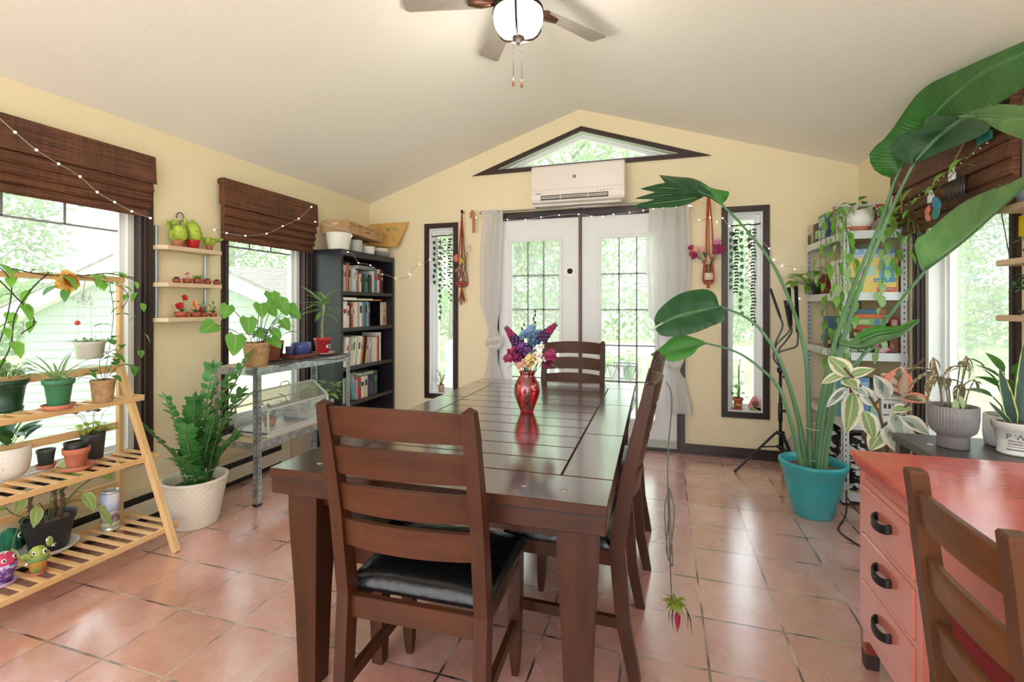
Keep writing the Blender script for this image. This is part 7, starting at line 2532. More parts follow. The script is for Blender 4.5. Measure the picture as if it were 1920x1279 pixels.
f.build('trailing_leaves', leaf_mat('pale_pothos_leaf', (150, 190, 120), (176, 208, 148), 0.4, 0.4), t)
f2.build('trailing_leaves', L_BRIGHT, t)
lv = thing('window_vine', 'long vine trained on a cord across the side window blind', 'plant', (1.46, 3.60, 1.86))
f, s = MB(), MB()
for i, pts in enumerate(([(1.45, 3.62, 1.84), (1.40, 3.40, 1.86), (1.385, 3.15, 1.90), (1.38, 2.90, 1.97), (1.375, 2.70, 2.04)], [(1.45, 3.62, 1.84), (1.40, 3.45, 1.92), (1.385, 3.3, 1.97), (1.38, 3.22, 1.93)],
                         [(1.45, 3.60, 1.84), (1.40, 3.52, 1.94), (1.39, 3.42, 1.85), (1.40, 3.45, 1.74)], [(1.45, 3.62, 1.83), (1.41, 3.50, 1.78), (1.40, 3.40, 1.80), (1.40, 3.36, 1.72)], [(1.44, 3.62, 1.84), (1.41, 3.55, 1.70), (1.42, 3.56, 1.58)])):
    vine(f, s, pts, 0.085, 0.04, 0.06, 'ovate', 95 + i, 0.002, 0.4, 0.5)
s.build('vine_stem', STEM, lv, world=True)
f.build('foliage', L_BRIGHT, lv, world=True)
t, z = pot('pothos_plant', 'small dark pot of drooping pothos at the wall end of the second shelf', 'plant', (1.165, 4.30, SZS[1] + e), [(0.04, 0), (0.055, 0.075), (0.058, 0.08)], mat('dark_plastic_pot', (52, 50, 50), 0.5))
clump(t, z, 30, 0.15, 0.13, 0.10, 0.058, L_BRIGHT, STEM, 'ovate', 72, 0.03, 0.8, c0=(-0.05, -0.02), hmin=0.0)
t, z = pot('potted_plant', 'small white pot of pale leaves on the third shelf', 'plant', (1.185, 3.71, SZS[2] + e), [(0.04, 0), (0.05, 0.085), (0.052, 0.09)], WHITE)
clump(t, z, 20, 0.08, 0.08, 0.07, 0.035, leaf_mat('pale_pothos_leaf', (150, 190, 120), (176, 208, 148)), STEM, 'ovate', 73, 0.02, 0.7)

# ---------------------------------------------------------------- clips and bits hung on the side blind
CLIPW = mat('white_plastic_clip', (240, 240, 240), 0.35)


def clip(t, p):
    c = MB()
    c.bevelbox(p[0] - 0.008, p[0] + 0.008, p[1] - 0.022, p[1] + 0.022, p[2], p[2] + 0.045, 0.003)
    c.tube([(p[0], p[1] - 0.016, p[2] + 0.045), (p[0], p[1] - 0.010, p[2] + 0.065), (p[0], p[1] + 0.010, p[2] + 0.065), (p[0], p[1] + 0.016, p[2] + 0.045)], 0.004, 5)
    c.build('clip', CLIPW, t, world=True)


t = thing('spool_ornament', 'dark ribbed hair piece held by a white clip on the side blind', 'ornament', (1.388, 2.93, 1.83))
clip(t, (1.392, 2.97, 1.925))
c = MB()
for k in range(9):
    a = k * 0.35
    c.tube([(1.385, 2.98 - 0.018 * k, 1.925), (1.372, 2.975 - 0.018 * k, 1.88 - 0.004 * k), (1.386, 2.985 - 0.018 * k, 1.83)], 0.008, 6, k % 2)
c.build('ribbed_body', [mat('black_gloss_rib', (30, 28, 30), 0.3), mat('dark_umber_rib', (62, 46, 40), 0.4)], t, world=True)
t = thing('butterfly_ornament', 'teal, blue and coral butterfly ornament clipped on the side blind', 'ornament', (1.388, 3.14, 1.78))
clip(t, (1.392, 3.17, 1.86))
c = MB()
for (dy, dz, r1, r2, an, m_) in ((-0.055, 0.05, 0.05, 0.032, 35, 0), (-0.05, 0.0, 0.042, 0.030, -25, 1), (0.03, 0.03, 0.03, 0.02, -40, 2), (0.03, -0.01, 0.03, 0.02, 30, 2)):
    c.ball((1.378, 3.14 + dy, 1.79 + dz), (0.008, r1, r2), 14, 8, m_, Matrix.Rotation(R(an), 4, 'X'))
c.build('wings', [mat('turquoise_gloss', (44, 130, 170), 0.35), mat('teal_gloss', (40, 128, 120), 0.35), mat('coral_gloss', (206, 116, 100), 0.35)], t, world=True)
t = thing('teal_pompom', 'small teal cloth scrap tucked in the upper end of the side blind', 'ornament', (1.394, 2.70, 2.06))
MB().bevelbox(1.384, 1.396, 2.66, 2.76, 2.04, 2.08, 0.004).build('scrap', mat('teal_gloss', (40, 128, 120), 0.35), t, world=True)
t = thing('blind_cord', 'beaded white pull cord looped on the side blind', 'cord', (1.39, 3.56, 1.95))
c = MB()
c.tube(spline([(1.395, 3.55, 2.04), (1.388, 3.53, 2.06), (1.386, 3.50, 2.0), (1.386, 3.49, 1.86)], 5), 0.003, 5)
c.tube([(1.386, 2.98, 1.985), (1.388, 2.88, 2.07), (1.39, 2.82, 2.12)], 0.003, 5)
c.build('cord', mat('tan_bead_cord', (196, 140, 110), 0.7), t, world=True)
c = MB()
for k in range(16):
    c.ball((1.394, 3.45 - 0.05 * k, 1.905 + 0.0085 * k), 0.004, 6, 4)
c.build('bead', mat('pearl_bead', (226, 214, 204), 0.4), t, world=True)

# ---------------------------------------------------------------- floating shelves at the frame's edge
fs_ = thing('window_shelf', 'three weathered wood planks hung on cords beside the side window', 'shelf', (1.43, 2.36, 1.25))
PLK = wood_mat('weathered_pine', (186, 156, 122), (216, 190, 158), 1, 5, 0.6, 0.04)
for z in (1.248, 1.482, 1.706):
    MB().bevelbox(1.37, 1.489, 2.12, 2.60, z - 0.0125, z + 0.0125, 0.003).build('plank', PLK, fs_, world=True)
c = MB()
for y in (2.58, 2.14):
    c.tube([(1.38, y, 1.70), (1.40, y - 0.02, 1.49)], 0.0022, 5)
    c.tube([(1.48, y - 0.03, 1.72), (1.48, y - 0.03, 1.25)], 0.004, 5)
c.build('cord', mat('dark_grey_cord', (74, 70, 66), 0.8), fs_, world=True)
t = thing('sticky_note', 'yellow card hanging under the topmost weathered plank', 'card', (1.475, 2.61, 1.60))
MB().box(1.483, 1.4855, 2.615, 2.662, 1.60, 1.69).build('card', mat('bright_yellow_card', (240, 206, 40), 0.6), t, world=True)
t, z = pot('hanging_ivy', 'small trailing green plant in a black dish on the middle weathered plank', 'plant', (1.43, 2.455, 1.4955), [(0.03, 0), (0.042, 0.03), (0.043, 0.035)], BLACK)
clump(t, z, 14, 0.05, 0.06, 0.03, 0.018, L_BRIGHT, STEM, 'ovate', 74, 0.02, 0.5)
t, z = pot('hanging_ivy', 'dark green feathery trailing plant hung under the middle weathered plank', 'plant', (1.43, 2.44, 1.345), [(0.028, 0), (0.04, 0.03), (0.041, 0.035)], BLACK)
f, s = MB(), MB()
for k in range(9):
    a = 0.9 + k * 0.42
    vine(f, s, [(0, 0, z), (0.03 * math.cos(a), 0.06 * math.sin(a), z + 0.05), (0.05 * math.cos(a), 0.15 * math.sin(a), z + 0.03 - 0.02 * (k % 3))], 0.022, 0.014, 0.012, 'round', 110 + k, 0.001, 0.2, 0.2)
s.build('vine_stem', DARKSTEM, t)
f.build('foliage', leaf_mat('emerald_leaf', (30, 110, 60), (44, 136, 76), 0.4, 0.2), t)
c = MB()
for k in range(3):
    a = k * 2.1
    c.tube([(0.04 * math.cos(a), 0.04 * math.sin(a), 0.035), (0, 0, 0.135)], 0.0012, 4)
c.build('hanger', BLACK, t)
t = thing('pebble_dish', 'dark dish of pale pebbles on the lowest weathered plank', 'dish', (1.43, 2.46, 1.2615))
MB().lathe([(0.03, 0), (0.05, 0.012), (0.052, 0.02), (0.046, 0.018), (1e-5, 0.012)], 24).build('dish', mat('dark_slate_dish', (62, 66, 72), 0.4), t)
c = MB()
rnd = random.Random(5)
for k in range(24):
    a, q = rnd.uniform(0, 6.3), rnd.uniform(0, 0.04)
    c.ball((q * math.cos(a), q * math.sin(a), 0.02), (0.008, 0.007, 0.006), 6, 4)
c.build('pebbles', mat('pale_pebble', (206, 196, 184), 0.7, rgb2=(150, 138, 126), scale=30), t)
t, z = pot('succulent_pot', 'small blue-grey pot of leaves on the topmost weathered plank', 'plant', (1.43, 2.50, 1.7195), [(0.035, 0), (0.045, 0.05), (0.046, 0.055)], mat('blue_grey_pot', (150, 158, 182), 0.5))
clump(t, z, 26, 0.08, 0.05, 0.05, 0.022, L_MID, STEM, 'ovate', 75, 0.02, 0.5)

# ---------------------------------------------------------------- clip-on grow light stand
gl_ = thing('grow_light_stand', 'black tripod stand with bendy-armed grow lamps beside the teal pot', 'lamp', (0.857, 4.10, 0))
c = MB()
c.tube([(0, 0, 0.20), (0, 0, 0.80)], 0.011, 10)
c.tube([(0, 0, 0.42), (0, 0, 0.56)], 0.016, 10)
c.lathe([(0.02, 0.79), (0.024, 0.80), (0.024, 0.825), (0.015, 0.83)], 14)
c.build('mast', BLACK, gl_)
for sgn, zz in ((1, 0.50), (1, 0.76), (-1, 0.70)):
    MB().lathe([(0.010, 0), (0.012, 0.02), (1e-5, 0.024)], 10, (0, 0, 0), 0).build('knob', BLACK, gl_, (0.016 * sgn, 0, zz), rot=(0, R(90 * sgn), 0))
c = MB()
c.lathe([(0.016, 0.32), (0.03, 0.322), (0.03, 0.342), (0.016, 0.345)], 14)
c.lathe([(0.014, 0.215), (0.026, 0.217), (0.026, 0.235), (0.014, 0.238)], 14)
c.build('leg_hub', BLACK, gl_)
for a in (R(180), R(287), R(73)):
    d = Vector((math.cos(a), math.sin(a), 0))
    c = MB()
    c.beam(d * 0.03 + Vector((0, 0, 0.332)), d * 0.31 + Vector((0, 0, 0.012)), 0.022, 0.012)
    c.beam(d * 0.026 + Vector((0, 0, 0.226)), d * 0.125 + Vector((0, 0, 0.215)), 0.014, 0.008)
    lg = c.build('leg', BLACK, gl_)
    MB().ball(d * 0.313 + Vector((0, 0, 0.011)), 0.0115, 8, 6).build('rubber_foot', BLACK, lg)
for (P_, B_) in (([(0, 0, 0.83), (-0.03, -0.01, 0.92), (-0.035, -0.02, 1.02), (0.01, -0.02, 1.14), (-0.005, -0.02, 1.21)], (-0.075, -0.03, 1.43)),
                 ([(0, 0, 0.83), (-0.045, 0.0, 0.90), (-0.03, -0.01, 1.0), (0.05, -0.02, 1.10), (0.06, -0.02, 1.14)], (0.025, -0.03, 1.34)),
                 ([(0, 0, 0.83), (-0.02, 0.01, 0.91), (0.0, 0.0, 0.95), (0.10, -0.01, 0.99), (0.115, -0.01, 1.04), (0.115, -0.01, 1.10)], (0.10, -0.02, 1.45)),
                 ([(0, 0, 0.83), (-0.01, 0.02, 0.95), (0.04, 0.02, 1.03), (0.075, 0.0, 1.10), (0.07, 0.0, 1.15)], (0.055, -0.01, 1.44))):
    c = MB()
    c.tube(spline(P_, 6), 0.0065, 7)
    am = c.build('gooseneck', mat('dark_chrome', (84, 84, 88), 0.3, 0.85), gl_)
    MB().beam(P_[-1], B_, 0.022, 0.014).build('lamp_bar', BLACK, am)
mb_ = thing('plastic_bag', 'crumpled clear plastic bag on the floor behind the tripod', 'bag', (1.035, 4.385, 0.0))
MB().lathe([(0.05, 0), (0.072, 0.03), (0.07, 0.12), (0.05, 0.21), (0.025, 0.26), (1e-5, 0.27)], 20, wob=lambda a, z: 1 + 0.12 * math.sin(5 * a + 30 * z) + 0.08 * math.sin(11 * a - 18 * z)).build('bag', mat('cloudy_plastic', (226, 226, 226), 0.35, trans=0.5), mb_)

# ---------------------------------------------------------------- bird of paradise in the teal pot
BIRD = leaf_mat('bird_of_paradise_leaf', (44, 86, 52), (58, 104, 62), 0.26, 0.2, veins=56, rib=(120, 164, 110))
BIRDL = leaf_mat('bird_of_paradise_young_leaf', (74, 150, 60), (96, 168, 76), 0.28, 0.35, veins=56, rib=(150, 190, 120))
BIRDP = leaf_mat('bird_of_paradise_underside', (96, 140, 80), (122, 162, 100), 0.34, 0.3, veins=56, rib=(170, 196, 150))
PETI = mat('bird_of_paradise_stalk', (84, 128, 88), 0.35, rgb2=(104, 146, 104), scale=7, stretch=(1, 1, 0.15))
tp, z = pot('bird_of_paradise', 'giant bird of paradise with huge paddle leaves in a teal pot on the floor', 'plant', (0.895, 3.42, 0),
            [(0.105, 0), (0.109, 0.004), (0.110, 0.03), (0.119, 0.04), (0.142, 0.13), (0.160, 0.22), (0.167, 0.262), (0.173, 0.268), (0.176, 0.285), (0.185, 0.300), (0.190, 0.318), (0.189, 0.332), (0.182, 0.336)],
            mat('teal_glazed_plastic', (52, 160, 166), 0.32, rgb2=(64, 170, 176), scale=4), 0.29, 0.168, n=56)


def paddle(label, mid, up, lo, m, ribs=7, name='leaf', lift=0.0):
    """leaf blade lofted between its upper edge, midrib and lower edge; edges carry fine waves"""
    n = 26
    A, B, C_ = [resample(q, n) for q in (up, mid, lo)]
    vs, fs, uvs = [], [], []
    cols = 13
    for i in range(n + 1):
        a, b, c_ = A[i], B[i], C_[i]
        nn = (a - b).cross(c_ - b)
        for j in range(cols):
            u = j / (cols - 1)
            p = a.lerp(b, u * 2) if u <= 0.5 else b.lerp(c_, u * 2 - 1)
            o = abs(u - 0.5) * 2
            view = Vector((0, 0, 1)) if b.length < 1e-6 else (Vector((0, 0, 1.3)) - b).normalized()
            p = p - Vector((0, 0, 1)) * 0.0 + view * (0.018 * math.sin(PI * o) + 0.004 * math.sin(i * 2.3 + 3 * o) * o) + view * lift * o
            vs.append(p)
            uvs.append((u, i / n))
    for i in range(n):
        for j in range(cols - 1):
            q = i * cols + j
            fs.append((q, q + 1, q + 1 + cols, q + cols))
    c = MB().add(vs, fs, 0, True, uvs)
    o = c.build(name, m, tp, world=True)
    if label:
        o['label'] = label
    k = MB()
    k.tube([p - (p - Vector((0, 0, 1.3))).normalized() * 0.004 for p in B], [0.0075 * (1 - 0.8 * i / n) + 0.001 for i in range(n + 1)], 6)
    k.build('midrib', PETI, o, world=True)
    return o


def resample(pts, n):
    P = spline(pts, 8)
    d = [0.0]
    for a, b in zip(P, P[1:]):
        d.append(d[-1] + (b - a).length)
    out, k = [], 0
    for i in range(n + 1):
        t = d[-1] * i / n
        while k < len(d) - 2 and d[k + 1] < t:
            k += 1
        s_ = (t - d[k]) / max(1e-9, d[k + 1] - d[k])
        out.append(P[k].lerp(P[k + 1], min(1.0, s_)))
    return out


def stalk(pts, r0, r1):
    P = spline(pts, 7)
    n = len(P) - 1
    MB().tube(P, [r0 + (r1 - r0) * (i / n) ** 0.5 for i in range(n + 1)], 10).build('stalk', PETI, tp, world=True)


# stalks rise from the soil and lean out
stalk([(0.865, 3.369, 0.280), (0.868, 3.395, 0.649), (0.842, 3.428, 1.077), (0.740, 3.638, 1.529), (0.578, 3.796, 1.842), (0.420, 3.904, 2.065), (0.368, 3.909, 2.114)], 0.020, 0.0065)
stalk([(0.834, 3.340, 0.280), (0.800, 3.342, 0.590), (0.714, 3.346, 0.914), (0.620, 3.369, 1.110), (0.516, 3.389, 1.223), (0.364, 3.383, 1.294)], 0.020, 0.0065)
stalk([(0.817, 3.315, 0.280), (0.756, 3.276, 0.538), (0.681, 3.273, 0.792), (0.578, 3.304, 0.914), (0.442, 3.303, 1.010), (0.259, 3.288, 1.063)], 0.018, 0.0055)
stalk([(0.902, 3.381, 0.280), (0.925, 3.381, 0.656), (0.984, 3.368, 1.019), (1.085, 3.337, 1.406), (1.193, 3.266, 1.770), (1.242, 3.218, 1.985), (1.263, 3.183, 2.072)], 0.020, 0.0075)
stalk([(0.906, 3.343, 0.280), (0.934, 3.332, 0.635), (1.000, 3.310, 0.993), (1.094, 3.266, 1.404), (1.193, 3.182, 1.772), (1.246, 3.115, 1.960), (1.281, 3.074, 2.066)], 0.020, 0.0075)
stalk([(0.916, 3.327, 0.280), (0.946, 3.314, 0.575), (1.017, 3.295, 0.806), (1.120, 3.243, 1.050), (1.225, 3.150, 1.295), (1.309, 3.030, 1.487)], 0.018, 0.007)
stalk([(0.926, 3.310, 0.280), (0.948, 3.284, 0.551), (0.973, 3.239, 0.751), (1.032, 3.205, 0.944), (1.147, 3.210, 1.069)], 0.016, 0.005)

paddle('split dark leaf over the curtain rod', [(0.368, 3.909, 2.114), (0.290, 3.863, 2.141), (0.182, 3.809, 2.188), (0.075, 3.754, 2.223), (-0.023, 3.713, 2.268)],
       [(0.376, 3.911, 2.142), (0.324, 3.916, 2.211), (0.224, 3.884, 2.264), (0.084, 3.820, 2.275), (-0.023, 3.723, 2.270)],
       [(0.368, 3.909, 2.106), (0.288, 3.842, 2.117), (0.181, 3.787, 2.136), (0.060, 3.728, 2.167), (-0.019, 3.714, 2.260)], BIRD)
paddle(None, [(0.291, 3.874, 2.140), (0.143, 3.775, 2.160), (-0.008, 3.697, 2.168), (-0.148, 3.611, 2.151)],
       [(0.283, 3.872, 2.164), (0.136, 3.773, 2.207), (0.007, 3.701, 2.203), (-0.144, 3.612, 2.154)], [(0.289, 3.853, 2.119), (0.142, 3.754, 2.116), (-0.008, 3.676, 2.124), (-0.147, 3.590, 2.142)], BIRD)
paddle(None, [(0.290, 3.863, 2.129), (0.143, 3.775, 2.128), (-0.008, 3.676, 2.109), (-0.184, 3.579, 2.076)],
       [(0.286, 3.862, 2.141), (0.143, 3.775, 2.156), (-0.008, 3.676, 2.140), (-0.180, 3.580, 2.080)], [(0.288, 3.842, 2.105), (0.142, 3.754, 2.088), (-0.008, 3.655, 2.073), (-0.179, 3.559, 2.068)], BIRD)
paddle(None, [(0.289, 3.853, 2.119), (0.142, 3.754, 2.080), (-0.008, 3.665, 2.052), (-0.187, 3.557, 2.014)],
       [(0.285, 3.851, 2.127), (0.142, 3.754, 2.116), (-0.008, 3.665, 2.087), (-0.190, 3.556, 2.022)], [(0.280, 3.829, 2.103), (0.142, 3.733, 2.033), (-0.022, 3.640, 2.009), (-0.164, 3.543, 1.995)], BIRD)
paddle(None, [(0.427, 3.906, 2.057), (0.382, 3.903, 2.108), (0.307, 3.890, 2.190), (0.231, 3.876, 2.253)],
       [(0.435, 3.909, 2.073), (0.465, 3.918, 2.105), (0.474, 3.932, 2.160), (0.376, 3.911, 2.166)], [(0.420, 3.904, 2.053), (0.368, 3.909, 2.094), (0.293, 3.906, 2.155), (0.224, 3.895, 2.246)], BIRDL, name='leaf')
paddle('broad dark oval leaf in front of the curtain', [(0.360, 3.382, 1.294), (0.202, 3.280, 1.260), (0.083, 3.170, 1.231), (-0.000, 3.091, 1.193), (-0.040, 3.047, 1.178)],
       [(0.350, 3.379, 1.301), (0.329, 3.394, 1.375), (0.255, 3.360, 1.409), (0.104, 3.239, 1.376), (-0.010, 3.130, 1.288), (-0.047, 3.066, 1.223), (-0.043, 3.046, 1.191)],
       [(0.367, 3.384, 1.284), (0.389, 3.329, 1.250), (0.368, 3.312, 1.203), (0.285, 3.254, 1.167), (0.196, 3.184, 1.133), (0.081, 3.096, 1.113), (-0.009, 3.036, 1.121), (-0.043, 3.036, 1.166)], BIRD)
MB().tube([(-0.000, 3.081, 1.194), (-0.037, 3.027, 1.172), (-0.058, 3.010, 1.150)], [0.008, 0.006, 0.002], 6).build('pale_leaf_tip', mat('pale_leaf_tip', (206, 216, 196), 0.5), tp, world=True)
paddle('bright pointed leaf behind the dining chairs', [(0.259, 3.288, 1.060), (0.150, 3.212, 1.040), (0.009, 3.094, 1.013), (-0.068, 3.039, 1.000)],
       [(0.256, 3.287, 1.074), (0.172, 3.260, 1.104), (0.090, 3.214, 1.119), (-0.010, 3.109, 1.044), (-0.071, 3.038, 1.003)],
       [(0.263, 3.289, 1.053), (0.216, 3.211, 1.038), (0.176, 3.157, 0.996), (0.109, 3.104, 0.969), (0.046, 3.053, 0.963), (-0.019, 3.033, 0.989), (-0.065, 3.040, 0.996)], BIRDL)
paddle('curled half-rolled leaf before the shelves', [(0.985, 3.243, 1.080), (1.069, 3.206, 1.067), (1.159, 3.171, 1.114), (1.234, 3.111, 1.154), (1.298, 3.068, 1.225)],
       [(0.986, 3.264, 1.098), (1.039, 3.260, 1.093), (1.082, 3.231, 1.145), (1.156, 3.233, 1.186), (1.235, 3.174, 1.183), (1.276, 3.124, 1.217), (1.300, 3.069, 1.231)],
       [(0.988, 3.244, 1.074), (1.082, 3.231, 1.047), (1.173, 3.197, 1.091), (1.250, 3.137, 1.138), (1.305, 3.081, 1.222)], BIRDP)
c = MB()
paddle('bright inner face of the half-rolled leaf', [(1.072, 3.202, 1.098), (1.147, 3.173, 1.143), (1.225, 3.119, 1.168), (1.295, 3.073, 1.225)],
       [(1.070, 3.201, 1.140), (1.139, 3.186, 1.187), (1.221, 3.139, 1.187), (1.297, 3.073, 1.230)], [(1.075, 3.203, 1.082), (1.150, 3.174, 1.131), (1.228, 3.120, 1.159), (1.295, 3.073, 1.222)], BIRDL, name='leaf')
paddle('long pale leaf seen from below at the side window', [(1.319, 3.054, 1.491), (1.335, 2.904, 1.551), (1.335, 2.698, 1.625), (1.335, 2.547, 1.687), (1.335, 2.351, 1.768)],
       [(1.303, 3.060, 1.484), (1.286, 3.086, 1.594), (1.284, 3.074, 1.650), (1.309, 3.030, 1.679), (1.335, 2.904, 1.746), (1.335, 2.754, 1.781), (1.335, 2.593, 1.794), (1.335, 2.452, 1.792), (1.335, 2.342, 1.807)],
       [(1.325, 3.056, 1.486), (1.335, 2.890, 1.545), (1.335, 2.686, 1.618), (1.335, 2.540, 1.679), (1.335, 2.348, 1.761)], BIRDP)
paddle('topmost huge leaf reaching for the ceiling', [(1.263, 3.183, 2.072), (1.295, 3.130, 2.176), (1.335, 2.981, 2.285), (1.335, 2.626, 2.321), (1.335, 2.351, 2.280)],
       [(1.230, 3.215, 2.018), (1.159, 3.234, 2.068), (1.127, 3.224, 2.172), (1.201, 3.185, 2.254), (1.285, 3.043, 2.421), (1.335, 2.818, 2.418), (1.335, 2.351, 2.321)],
       [(1.269, 3.185, 2.066), (1.305, 3.154, 2.168), (1.335, 3.085, 2.265), (1.335, 2.784, 2.206), (1.335, 2.604, 2.146), (1.335, 2.481, 2.143), (1.335, 2.342, 2.147)], leaf_mat('bird_top_leaf', (50, 110, 46), (66, 130, 56), 0.28, 0.35, veins=56, rib=(96, 160, 90)))
paddle('second huge leaf with a silvery sheen', [(1.281, 3.074, 2.066), (1.335, 2.981, 2.151), (1.335, 2.767, 2.175), (1.335, 2.663, 2.160)],
       [(1.259, 3.077, 2.043), (1.183, 3.116, 2.142), (1.209, 3.082, 2.215), (1.285, 3.022, 2.226), (1.298, 2.995, 2.275), (1.335, 2.849, 2.226), (1.335, 2.678, 2.173)],
       [(1.279, 3.062, 2.052), (1.323, 2.951, 2.067), (1.335, 2.759, 2.055), (1.335, 2.565, 2.052), (1.335, 2.618, 2.110), (1.335, 2.655, 2.152)], BIRD)
paddle('pale underside half of the second huge leaf', [(1.335, 2.784, 2.189), (1.335, 2.589, 2.120), (1.335, 2.351, 2.020)],
       [(1.335, 2.792, 2.202), (1.335, 2.551, 2.153), (1.335, 2.351, 2.067)], [(1.335, 2.775, 2.180), (1.335, 2.604, 2.095), (1.335, 2.503, 2.024), (1.335, 2.348, 1.931)], BIRDP)
c = MB()
for y_ in (0.55, 0.36):
    for k in range(1):
        c.tube([(0.905 + 0.062 * math.cos(a), 3.40 + 0.052 * math.sin(a), y_ + 0.01 * math.sin(a)) for a in [i * PI / 12 for i in range(25)]], 0.0022, 5)
c.build('plant_tie', mat('pale_twine', (220, 220, 210), 0.7), tp, world=True)

# ---------------------------------------------------------------- variegated rubber plant
tr_, z = pot('rubber_plant', 'variegated rubber plant with pink and cream leaves in the gap behind the red desk', 'plant', (1.10, 2.76, 0), [(0.10, 0), (0.125, 0.22), (0.13, 0.24)], mat('stone_grey_pot', (150, 150, 148), 0.6))
VARI = leaf_mat('rubber_leaf_cream', (134, 164, 104), (160, 184, 128), 0.3, 0.25, rib=(206, 216, 176), edge=(240, 234, 210), edge_w=0.6)
VARW = leaf_mat('rubber_leaf_silver', (170, 186, 176), (196, 206, 196), 0.3, 0.25, edge=(240, 236, 226), edge_w=0.5, mottled=(122, 142, 130))
VARP = leaf_mat('rubber_leaf_pink', (196, 196, 178), (222, 206, 190), 0.3, 0.3, edge=(246, 150, 130), edge_w=0.55, mottled=(120, 118, 84))
c = MB()
for P_ in ([(1.09, 2.75, z - 0.02), (1.024, 2.773, 0.711), (0.995, 2.785, 0.811), (0.956, 2.815, 0.883), (0.905, 2.840, 0.957), (0.889, 2.856, 0.981)], [(0.995, 2.785, 0.811), (1.037, 2.777, 0.880), (1.072, 2.777, 0.934), (1.092, 2.773, 1.000)],
           [(1.024, 2.773, 0.711), (1.092, 2.752, 0.798), (1.107, 2.736, 0.827)], [(0.956, 2.815, 0.869), (0.918, 2.824, 0.901), (0.895, 2.837, 0.886)], [(1.072, 2.777, 0.934), (1.116, 2.760, 0.977), (1.181, 2.738, 1.052)]):
    c.tube(spline(P_, 5), 0.006, 7)
c.build('woody_stem', BROWNSTEM, tr_, world=True)
for (b_, e_, W, m_, n_) in (((0.905, 2.840, 0.941), (0.832, 2.880, 1.037), 0.105, VARI, (0.3, -1, 0.2)), ((0.892, 2.857, 0.954), (0.790, 2.867, 0.901), 0.055, VARI, (0, -0.7, 0.8)), ((0.902, 2.860, 0.938), (1.007, 2.831, 0.989), 0.062, VARI, (0.1, -0.7, 0.7)),
                            ((0.890, 2.836, 0.924), (0.910, 2.758, 0.900), 0.085, VARI, (0.1, -1, 0.3)), ((0.895, 2.837, 0.884), (0.817, 2.897, 0.772), 0.05, VARW, (0, -0.7, 0.7)), ((0.918, 2.824, 0.866), (0.875, 2.747, 0.680), 0.105, VARI, (0.2, -1, 0.1)),
                            ((0.953, 2.793, 0.780), (0.979, 2.738, 0.659), 0.09, VARI, (0.1, -1, 0.3)), ((0.995, 2.785, 0.806), (0.941, 2.810, 0.904), 0.075, VARW, (0, -1, 0.3)), ((1.011, 2.779, 0.834), (1.020, 2.761, 0.934), 0.075, VARW, (0.2, -1, 0.2)),
                            ((1.045, 2.769, 0.848), (0.986, 2.740, 0.958), 0.09, VARW, (0.2, -1, 0.1)), ((1.077, 2.769, 0.884), (1.092, 2.752, 1.002), 0.115, VARP, (-0.2, -1, 0.2)), ((1.087, 2.772, 0.902), (1.033, 2.797, 0.968), 0.08, VARP, (0, -1, 0.3)),
                            ((1.092, 2.752, 0.874), (1.097, 2.712, 0.982), 0.07, VARP, (0.3, -1, 0.1)), ((1.097, 2.754, 0.862), (1.173, 2.673, 0.864), 0.085, VARP, (0, -0.6, 0.8)), ((1.057, 2.762, 0.799), (1.116, 2.718, 0.819), 0.06, VARI, (0, -0.7, 0.7)),
                            ((1.063, 2.754, 0.783), (1.068, 2.693, 0.679), 0.095, VARW, (0.2, -1, 0.2)), ((1.083, 2.728, 0.772), (1.161, 2.659, 0.720), 0.085, VARW, (0.1, -0.8, 0.6)), ((1.032, 2.765, 0.714), (1.064, 2.681, 0.612), 0.10, VARW, (0.1, -1, 0.5)),
                            ((1.017, 2.771, 0.680), (0.951, 2.708, 0.614), 0.08, VARI, (0, -0.7, 0.8)), ((1.063, 2.743, 0.721), (1.119, 2.656, 0.644), 0.09, VARW, (0.1, -1, 0.6)), ((0.912, 2.832, 0.894), (0.965, 2.776, 0.858), 0.05, VARW, (0, -1, 0.5))):
    b_, e_ = Vector(b_), Vector(e_)
    L_ = (e_ - b_).length * 1.06
    MB().leaf(b_, e_ - b_, L_, W, 0, 'ovate', 0.10, 0.22, n_, 9, 2).build('leaf', m_, tr_, world=True)

# ---------------------------------------------------------------- dark side table and its pots
TX0, TX1, TY0, TY1, TTZ = 0.985, 1.47, 2.125, 2.575, 0.73
sd = thing('side_table', 'dark grey side table under the side window behind the red desk', 'table', ((TX0 + TX1) / 2, (TY0 + TY1) / 2, 0))
DKT = wood_mat('grey_black_tabletop', (62, 58, 60), (86, 80, 80), 1, 5, 0.4, 0.04)
MB().bevelbox(TX0, TX1, TY0, TY1, TTZ - 0.035, TTZ, 0.003).build('tabletop', DKT, sd, world=True)
for x in (TX0 + 0.03, TX1 - 0.03):
    for y in (TY0 + 0.03, TY1 - 0.03):
        MB().box(x - 0.02, x + 0.02, y - 0.02, y + 0.02, 0, TTZ - 0.035).build('leg', DKT, sd, world=True)
MB().lathe([(0.012, 0), (0.010, 0.001), (1e-5, 0.0014)], 14, (1.05, 2.40, TTZ)).build('dowel_plug', mat('pale_plug', (206, 204, 202), 0.4), sd, world=True)
GREYR = mat('ribbed_grey_plastic', (132, 127, 128), 0.45)
t, z = pot('angel_wing_begonia', 'straggly spotted begonia in a ribbed grey footed pot on the dark side table', 'plant', (1.118, 2.379, 0.731),
           [(0.064, 0), (0.068, 0.003), (0.066, 0.045), (0.070, 0.05), (0.090, 0.065), (0.098, 0.085), (0.103, 0.12), (0.105, 0.168)], GREYR, 0.155, n=192, wob=lambda a, z: 1 + (0.026 * math.cos(48 * a) if 0.06 < z < 0.165 else 0))
